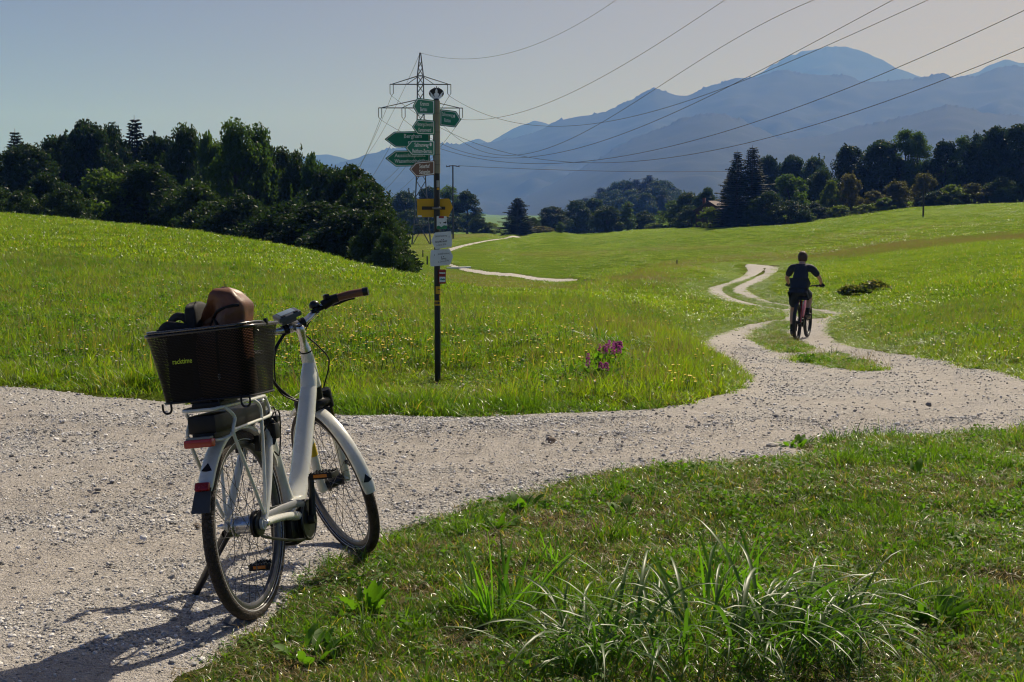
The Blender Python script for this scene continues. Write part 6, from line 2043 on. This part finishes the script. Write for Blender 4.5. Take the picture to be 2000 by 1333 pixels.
cg = ground_hit(1556, 668, 20)
cbase = (float(cg[0]), float(cg[1]), float(terrain(np.array([cg[0]]), np.array([cg[1]]))[0]) + .006)
YAW = -R(21)
slope = math.atan2(float(terrain(np.array([cg[0] + math.sin(-YAW) * 1.2]), np.array([cg[1] + math.cos(YAW) * 1.2]))[0]) - cbase[2] + .006, 1.2)
mtb = empty("mountain_bike", cbase); mtb.rotation_euler = (slope, 0, YAW)
tag(mtb, "black and red mountain bike ridden away along the gravel track", "bicycle")
def mwheel(y):
    w = bpy.data.objects.new("wheel", None); COL.objects.link(w); w.parent = mtb; w.location = (0, y, .368)
    solid("tyre", [ring((0, 0, 0), (1, 0, 0), .334, .034, 56, 12)], M("mtb_tyre", (.022, .022, .024), .75), w)
    solid("rim", [ring((0, 0, 0), (1, 0, 0), .302, .011, 56, 8, 1.3)], BLACKM, w)
    solid("hub", [lathe([(-.07, .016), (-.045, .03), (.045, .03), (.07, .016)], (0, 0, 0), (1, 0, 0), 14)], BLACKM, w)
    V, F = tube([(.03, 0, .03), (0, 0, .30)], .0022, 5); me = mesh_obj("spoke", V, F, STEEL, link=False).data
    for k in range(16):
        s = bpy.data.objects.new("spoke", me); s.parent = w; s.rotation_euler = (k * 2 * math.pi / 16, 0, (k % 2) * math.pi); COL.objects.link(s)
    solid("brake_disc", [lathe([(-.001, .085), (.001, .085)], (-.05, 0, 0), (1, 0, 0), 24)], BLACKM, w)
mwheel(0.0); mwheel(1.19)
fr = solid("frame", [tube([(0, .30, .93), (0, .43, .36)], [.019, .024], 12), tube([(0, .44, .37), (0, .62, .55), (0, .90, .78)], [.034, .036, .032], 14, 4), tube([(0, .34, .80), (0, .90, .86)], [.018, .022], 12)]
           + [tube([(s * .07, .0, .37), (s * .055, .20, .38), (s * .03, .42, .36)], .013, 10, 3) for s in (-1, 1)], BLACKM, mtb)
solid("seat_stay", [tube([(s * .066, .0, .38), (s * .05, .16, .56), (s * .03, .335, .78)], .0135, 10, 4) for s in (-1, 1)], REDP, mtb, lab="red rear stays")
solid("down_tube_panel", [tube([(.012, .50, .44), (.012, .70, .64), (.012, .88, .79)], [.030, .034, .030], 12, 4)], PINKP, mtb, lab="pink red panel on the down tube")
solid("motor", [lathe([(-.06, .06), (-.05, .085), (.05, .085), (.06, .06)], (0, .44, .345), (1, 0, 0), 20)], BLACK, mtb)
solid("fork", [tube([(s * .062, 1.19, .37), (s * .062, 1.07, .70)], [.020, .018], 12) for s in (-1, 1)] + [tube([(-.066, 1.06, .72), (0, 1.03, .75), (.066, 1.06, .72)], .024, 12, 4), tube([(0, 1.035, .74), (0, .93, 1.0)], .024, 14)], BLACKM, mtb)
solid("stem", [tube([(0, .93, 1.0), (0, .86, 1.03)], .020, 12), tube([(0, .93, .98), (0, .915, 1.03)], .022, 12)], BLACKM, mtb)
HBAR = lambda x: np.array([x, .855 - .05 * (abs(x) / .37) ** 2, 1.035 + .03 * min(1, abs(x) / .2)])
solid("handlebar", [tube([HBAR(x) for x in (-.385, -.25, -.12, 0, .12, .25, .385)], .0135, 12, 5)], BLACKM, mtb)
for s in (-1, 1):
    solid("grip", [tube([HBAR(s * .27), HBAR(s * .392)], .0175, 12)], BLACK, mtb)
    solid("brake_lever", [box(HBAR(s * .23) + (0, .01, -.02), (.03, .04, .035), .008), tube([HBAR(s * .235) + (0, .03, -.02), HBAR(s * .30) + (0, .065, -.03), HBAR(s * .36) + (0, .06, -.035)], .007, 8, 4)], BLACK, mtb)
solid("seat_post", [tube([(0, .30, .92), (0, .275, .99)], .0155, 12)], BLACKM, mtb)
solid("saddle", [tube([(0, .10, .995), (0, .18, 1.005), (0, .28, 1.0), (0, .38, .99)], [.05, .075, .045, .022], 14, 5, .9)], BLACK, mtb)
for s, dz, dy in ((-1, -.168, .02), (1, .168, .02)):
    solid("crank", [tube([(s * .085, .44, .345), (s * .095, .44 + dy, .345 + dz)], [.018, .014], 10)], BLACKM, mtb)
    solid("pedal", [box((s * .145, .44 + dy, .345 + dz), (.10, .09, .02), .005)], BLACK, mtb)

person = empty("person", cbase); person.rotation_euler = (slope, 0, YAW)
tag(person, "person in dark navy shirt and shorts cycling away along the track", "person")
LH, RH = HBAR(-.335), HBAR(.335)
bv_ = [(0, .16, 1.02), (0, .21, 1.13), (0, .30, 1.28), (0, .385, 1.41), (0, .43, 1.500), (0, .448, 1.530), (0, .466, 1.580), (0, .476, 1.64), (0, .479, 1.695),
       (-.105, .395, 1.435), (-.195, .40, 1.425), (-.325, .57, 1.215), tuple(LH + (0.01, -.055, .045)), tuple(LH + (0, -.01, .022)),
       (.105, .395, 1.435), (.195, .40, 1.425), (.325, .57, 1.225), tuple(RH + (-.01, -.055, .045)), tuple(RH + (0, -.01, .022)),
       (-.085, .175, .99), (-.155, .42, .62), (-.165, .405, .42), (-.160, .385, .215), (-.160, .50, .165),
       (.085, .175, .99), (.135, .56, .845), (.128, .52, .68), (.122, .455, .540), (.128, .575, .515),
       (0, .572, 1.60), (-.090, .460, 1.60), (.090, .460, 1.60)]
br_ = [(.155, .115), (.145, .105), (.155, .110), (.150, .105), .074, .064, .078, .088, .070,
       .085, .062, .042, .030, .030, .085, .062, .042, .030, .030,
       .098, .060, .056, .036, .034, .098, .062, .056, .036, .034, .014, .014, .014]
be_ = [(0, 1), (1, 2), (2, 3), (3, 4), (4, 5), (5, 6), (6, 7), (7, 8), (3, 9), (9, 10), (10, 11), (11, 12), (12, 13), (3, 14), (14, 15), (15, 16), (16, 17), (17, 18),
       (0, 19), (19, 20), (20, 21), (21, 22), (22, 23), (0, 24), (24, 25), (25, 26), (26, 27), (27, 28), (6, 29), (6, 30), (6, 31)]
skin_mesh("body", bv_, br_, be_, SKINM, person)
up = lambda i, d: tuple(np.array(bv_[i]) + d)
el = lambda a, b, t: tuple(np.array(bv_[a]) * (1 - t) + np.array(bv_[b]) * t)
skin_mesh("shirt", [up(0, (0, .0, .0)), bv_[1], bv_[2], bv_[3], up(4, (0, -.004, .018)), bv_[9], bv_[10], el(10, 11, .45), el(10, 11, .80), bv_[14], bv_[15], el(15, 16, .45), el(15, 16, .80), up(0, (0, -.035, -.055))],
          [(.190, .145), (.178, .135), (.186, .140), (.182, .130), .080, .108, .088, .073, .070, .108, .088, .073, .070, (.185, .150)],
          [(0, 1), (1, 2), (2, 3), (3, 4), (3, 5), (5, 6), (6, 7), (7, 8), (3, 9), (9, 10), (10, 11), (11, 12), (0, 13)], SHIRT, person)
skin_mesh("shorts", [up(0, (0, .01, .05)), up(0, (0, -.005, -.03)), up(19, (-.005, .0, -.01)), el(19, 20, .55), el(19, 20, .93), up(24, (.005, 0, -.01)), el(24, 25, .55), el(24, 25, .93)],
          [(.175, .135), (.190, .155), .128, .108, .092, .128, .108, .094], [(0, 1), (1, 2), (2, 3), (3, 4), (1, 5), (5, 6), (6, 7)], SHORTS, person)
hv = []; hf = []
for j in range(11):
    ph = math.pi * (j / 10) * .72
    for i in range(20):
        a = 2 * math.pi * i / 20
        rr = 1 + .03 * math.sin(9 * a + 3 * j) + .02 * math.sin(17 * a)
        front = max(0, math.sin(a))
        phh = ph * (1 - .42 * front)
        hv.append((.089 * math.sin(phh) ** .9 * math.cos(a) * rr, .476 + .101 * math.sin(phh) ** .9 * math.sin(a) * rr, 1.628 + .118 * math.cos(phh) * rr))
for j in range(10):
    for i in range(20): hf.append((j * 20 + i, j * 20 + (i + 1) % 20, (j + 1) * 20 + (i + 1) % 20, (j + 1) * 20 + i))
hair = solid("hair", [(np.array(hv), hf)], HAIR, person)
md = hair.modifiers.new("thick", 'SOLIDIFY'); md.thickness = .006; md.offset = 1
for H, s in ((LH, -1), (RH, 1)):
    fp = [tube([H + (0, -.075, .055), H + (0, -.03, .035), H + (0, .005, .026)], [.030, .034, .026], 12, 4, .75)]
    for k in range(4):
        x = -.033 + k * .022; ln = [.9, 1.0, .97, .8][k]
        fp.append(tube([H + (x, -.012, .030), H + (x, .022 * ln, .022), H + (x, .026 * ln, -.004), H + (x, .004, -.020), H + (x, -.012, -.016)], [.0115, .0115, .0105, .0095, .008], 8, 3))
    fp.append(tube([H + (-s * .030, -.032, .034), H + (-s * .046, -.012, .008), H + (-s * .044, .010, -.014)], [.013, .012, .009], 8, 4))
    solid("glove", fp, GLOVE, person)
for A_, T_ in ((22, 23), (27, 28)):
    a, t_ = np.array(bv_[A_]), np.array(bv_[T_])
    dr = (t_ - a) / np.linalg.norm(t_ - a)
    sh_ = solid("shoe", [tube([a + (0, -.055, -.035), a + (0, -.03, -.030), a + dr * .05 + (0, 0, -.03), a + dr * .12 + (0, 0, -.024), a + dr * .175 + (0, 0, -.026), a + dr * .20 + (0, 0, -.028)], [.026, .044, .046, .043, .036, .016], 14, 4, .95), tube([a + (0, -.02, .0), a + (0, -.01, .04)], [.046, .042], 12)], SHOE, person)
    solid("sole", [tube([a + (0, -.066, -.068), a + dr * .08 + (0, 0, -.070), a + dr * .20 + (0, 0, -.064)], [.030, .042, .028], 12, 4, 1.0, up=(0, 0, 1))], SOLE, sh_)
    solid("sock", [tube([a + (0, -.005, .03), a + (0, .0, .095)], [.043, .043], 12)], GLOVE, person)

# ================================================================== PLANTS YOU CAN TELL APART
def gz(x, y): return float(ground_z(np.array([float(x)]), np.array([float(y)]))[0])
SEDGE = grass_material("sedge", (.034, .078, .016), (.095, .165, .030), (1.8, 2.4, .6), dryfac=.04, tfac=.40, rough=.42, spec=.45)
SEDGE_L = grass_material("sedge_bright", (.055, .13, .012), (.105, .20, .020), (2.1, 2.5, .6), dryfac=0, tfac=.5, rough=.3, spec=.6)
def sedge_leaf(r, L, w, arch, mat):
    n = 10; V = []; F = []
    ang = r.uniform(.15, .75); x = z = 0.0; ds = L / n
    pos = [(0, 0)]
    for i in range(n):
        x += math.sin(ang) * ds; z += math.cos(ang) * ds
        ang += arch / n * (0.5 + 1.2 * i / n) * r.uniform(.8, 1.2)
        pos.append((x, z))
    tw = r.uniform(-.5, .5)
    for i, (px_, pz_) in enumerate(pos):
        s = i / n; ww = w * min(1, .45 + 1.6 * s) * (1 - max(0, s - .55) / .45) ** .7 * .5 + .0004
        t = tw * s
        sag = .10 * L * math.sin(tw * 3 + s * 2) * s * .3
        V += [(px_, sag - ww * math.cos(t), pz_ - ww * math.sin(t) + ww * .45), (px_, sag, pz_), (px_, sag + ww * math.cos(t), pz_ + ww * math.sin(t) + ww * .45)]
    for i in range(n):
        b = 3 * i
        F += [(b, b + 1, b + 4, b + 3), (b + 1, b + 2, b + 5, b + 4)]
    return mesh_obj("leaf", np.array(V), F, mat, smooth=True, link=False).data
sr = np.random.default_rng(3)
LONG = [sedge_leaf(sr, sr.uniform(.38, .70), sr.uniform(.008, .014), sr.uniform(1.5, 2.7), SEDGE) for _ in range(14)]
UPR = [sedge_leaf(sr, sr.uniform(.22, .36), sr.uniform(.008, .013), sr.uniform(.1, .5), SEDGE_L) for _ in range(8)]
def clump(name, label, cat, x, y, rx, ry, n, meshes, lo=.75, hi=1.15, group=None, out=1.1, tilt=.12):
    root = empty(name, (x, y, gz(x, y) - .01)); tag(root, label, cat, group)
    for i in range(n):
        a = sr.uniform(0, 6.283); q = math.sqrt(sr.uniform(0, 1))
        dx, dy = rx * q * math.cos(a), ry * q * math.sin(a)
        o = bpy.data.objects.new("leaf", meshes[int(sr.integers(0, len(meshes)))])
        o.location = (dx, dy, gz(x + dx, y + dy) - gz(x, y))
        face = math.atan2(dy, dx) * .8 + sr.normal(0, out)
        o.rotation_euler = (sr.normal(0, tilt), sr.normal(0, tilt), face)
        s = sr.uniform(lo, hi); o.scale = (s, s, s)
        o.parent = root; COL.objects.link(o)
    return root
sx, sy = ground_hit(1390, 1305)
clump("sedge_clump", "big clump of arching glossy sedge in the near verge at the bottom edge", "plant", sx, sy, .50, .24, 200, LONG, .55, 1.1, group="sedge clumps")
sx, sy = ground_hit(1130, 1300)
clump("sedge_clump", "smaller sedge tuft at the left of the big arching clump", "plant", sx, sy, .20, .16, 60, LONG, .6, .9, group="sedge clumps")
sx, sy = ground_hit(1560, 1320)
clump("sedge_clump", "low sedge tuft at the right end of the big arching clump", "plant", sx, sy, .22, .12, 55, LONG, .55, .9, group="sedge clumps")
sx, sy = ground_hit(975, 1215)
clump("grass_tuft", "tall upright bright green grass left of the sedge", "plant", sx, sy, .12, .10, 46, UPR, .7, 1.2, group="bright grass tufts")
sx, sy = ground_hit(1390, 1200)
clump("grass_tuft", "upright bright blades standing behind the big sedge clump", "plant", sx, sy, .28, .10, 50, UPR, .6, 1.1, group="bright grass tufts")
sx, sy = ground_hit(1085, 1110)
clump("grass_tuft", "small bright green tuft on the bare brown patch of the verge", "plant", sx, sy, .05, .05, 24, UPR, .35, .65, group="bright grass tufts")

def broad_leaf(r, L, w, lobes, mat):
    n = 9; V = []; F = []
    ang = r.uniform(.35, .9); x = z = 0.0
    for i in range(n + 1):
        s = i / n
        ww = w * math.sin(math.pi * min(1, s * .92 + .06)) ** .8 * .5
        if lobes: ww *= (1.0 if i % 2 else .55)
        k = .25 * ww
        V += [(x, -ww, z + k), (x, 0, z), (x, ww, z + k)]
        x += math.sin(ang) * L / n; z += math.cos(ang) * L / n; ang += r.uniform(.02, .16)
    for i in range(n):
        b = 3 * i; F += [(b, b + 1, b + 4, b + 3), (b + 1, b + 2, b + 5, b + 4)]
    return mesh_obj("leaf", np.array(V), F, mat, smooth=True, link=False).data
ROS = [broad_leaf(sr, sr.uniform(.13, .22), sr.uniform(.034, .055), k % 2, WEED) for k in range(8)]
PLT = [broad_leaf(sr, sr.uniform(.08, .13), sr.uniform(.035, .05), 0, WEED) for k in range(6)]
for u, v, n, ms, rr, lab in [(722, 1205, 22, ROS, .05, "bright leafy weed by the rear wheel at the verge edge"), (1822, 1240, 26, ROS, .05, "large jagged leafy weed low at the right of the verge"),
                             (1480, 1250, 14, ROS, .04, "leafy weed tucked against the right of the sedge"), (1020, 1000, 26, PLT, .09, "flat round leaved weed at the track edge right of the front wheel"),
                             (1215, 1012, 12, PLT, .05, "low leafy weed in the middle of the verge"), (985, 1046, 10, PLT, .04, "small bright weed beside the bare brown patch"),
                             (1560, 872, 16, PLT, .07, "plantain weed alone on the gravel at the verge corner"), (1130, 1298, 12, ROS, .04, "broad leaf plant under the left sedge tuft"),
                             (1790, 950, 10, ROS, .04, "leafy weed standing by the brown patch on the right"), (615, 1290, 16, PLT, .08, "low leafy weed at the bottom beside the gravel")]:
    x, y = ground_hit(u, v)
    clump("leafy_weed", lab, "weed", x, y, rr, rr, n, ms, .6, 1.0, "leafy weeds in the verge", .4, .25)

# purple loosestrife
PURP = foliage_material("petal_purple", (.26, .04, .20), (.46, .10, .36), (1.4, 1.3, 1.4), .42)
def spike(r, h):
    n = 60
    z = r.uniform(0, 1, n); a = r.uniform(0, 6.28, n); rad = .016 * (1 - .7 * z) + .003
    return quads(np.stack([rad * np.cos(a), rad * np.sin(a), z * h], -1), .016, r, 0, 1.2)
SPK = [mesh_obj("flower_spike", *spike(sr, h), PURP, link=False).data for h in (.07, .09, .11)]
def loosestrife(u, v, n, sp, lab):
    x, y = ground_hit(u, v)
    root = empty("purple_flower", (x, y, gz(x, y))); tag(root, lab, "flower", "purple spiked flowers")
    for i in range(n):
        dx, dy = sr.normal(0, sp * .7), sr.normal(0, sp * .6); h = sr.uniform(.07, .17); lx, ly = sr.normal(0, .04, 2)
        V, F = tube([(dx, dy, 0), (dx + lx, dy + ly, h)], .0045, 5)
        mesh_obj("stem", V, F, STEM, root)
        o = bpy.data.objects.new("flower_spike", SPK[i % 3]); o.location = (dx + lx, dy + ly, h - .02); o.parent = root; COL.objects.link(o)
        L_ = r_ = None
    V, F = quads(np.stack([sr.normal(0, sp * 1.3, 90), sr.normal(0, sp, 90), sr.uniform(.02, .14, 90)], -1), .04, sr, .2, 2.2)
    mesh_obj("leaves", V, F, WEED, root)["kind"] = "stuff"
loosestrife(1198, 720, 11, .06, "tight bunch of purple flower spikes in the meadow by the track bend")
loosestrife(1182, 735, 5, .06, "few purple spikes at the left of the tight bunch")
loosestrife(1165, 760, 4, .07, "low faded purple spikes in front of the bunch")
x, y = ground_hit(1195, 690)
clump("grass_tuft", "tall dark grass tuft behind the purple flowers", "plant", x, y, .30, .2, 90, LONG, .5, .8, "bright grass tufts", .8, .1)

# heap of cut grass in the right meadow
hx, hy = ground_hit(1695, 577, 20)
n = 2600
a = sr.uniform(0, 6.283, n); q = np.sqrt(sr.uniform(0, 1, n)); px_ = .95 * q * np.cos(a); py_ = .55 * q * np.sin(a)
pz_ = .34 * (1 - q ** 2) ** .6 * sr.uniform(.3, 1.05, n) * (1 + .25 * np.sin(px_ * 5))
V, F = quads(np.stack([px_, py_, pz_ + .02], -1), .075, sr, .35, 3.2)
cv = []; cf = []
for j in range(6):
    for i in range(24):
        t = 2 * math.pi * i / 24; k = 1 - j / 5.2
        cv.append((.9 * k * math.cos(t), .5 * k * math.sin(t), .28 * (1 - k * k) ** .7 - .05))
for j in range(5):
    for i in range(24): cf.append((j * 24 + i, j * 24 + (i + 1) % 24, (j + 1) * 24 + (i + 1) % 24, (j + 1) * 24 + i))
heap = mesh_obj("grass_heap", *join_parts([(V, F), (np.array(cv), np.array(cf))]), grass_material("cut_grass", (.045, .080, .014), (.13, .16, .036), (1.5, 1.6, .7), dryfac=.25))
heap.location = (hx, hy, gz(hx, hy))
tag(heap, "dark heap of cut grass lying in the right meadow beside the cyclist", "grass heap")

# single stones that show
for k, (u, v, r_, lab) in enumerate([(1076, 864, .030, "upright brown stone on the far side of the gravel, below the purple flowers"), (1174, 860, .022, "pale flat stone on the gravel right of the upright brown stone"),
        (458, 1222, .040, "flat grey stone touching the shadow under the rear wheel"), (183, 1268, .024, "grey stone inside the bicycle's shadow near the bottom left"),
        (211, 1160, .018, "dark stone left of the kickstand foot"), (192, 959, .017, "small dark stone alone on the left gravel"), (264, 958, .015, "small dark stone to the left of the rear wheel's mid height"),
        (386, 1030, .020, "brown stone just left of the rear tyre"), (1683, 852, .028, "dark stone at the verge edge on the right gravel"), (1814, 793, .026, "dark grey stone on the open gravel at the right"),
        (1507, 873, .034, "pale flat stone beside the lone plantain"), (1516, 815, .022, "small dark stone on the gravel above the verge corner")]):
    me = pebble(300 + k, 2).data
    me.materials.clear(); me.materials.append(M("stone_brown", (.22, .17, .13), .8, var=.25, scale=40, bmp=.5) if "brown" in lab else M("stone_pale", (.44, .41, .37), .8, var=.2, scale=40, bmp=.5) if "pale" in lab else M("stone_grey", (.17, .165, .165), .75, var=.3, scale=40, bmp=.5))
    o = bpy.data.objects.new("stone", me); COL.objects.link(o)
    x, y = ground_hit(u, v)
    o.location = (x, y, float(terrain(np.array([x]), np.array([y]))[0]) + r_ * .4); o.scale = (r_, r_, r_ * (1.5 if "upright" in lab else .6 if "flat" in lab else 1)); o.rotation_euler = (0, 0, k * 1.3)
    tag(o, lab, "stone", "larger stones on the gravel")
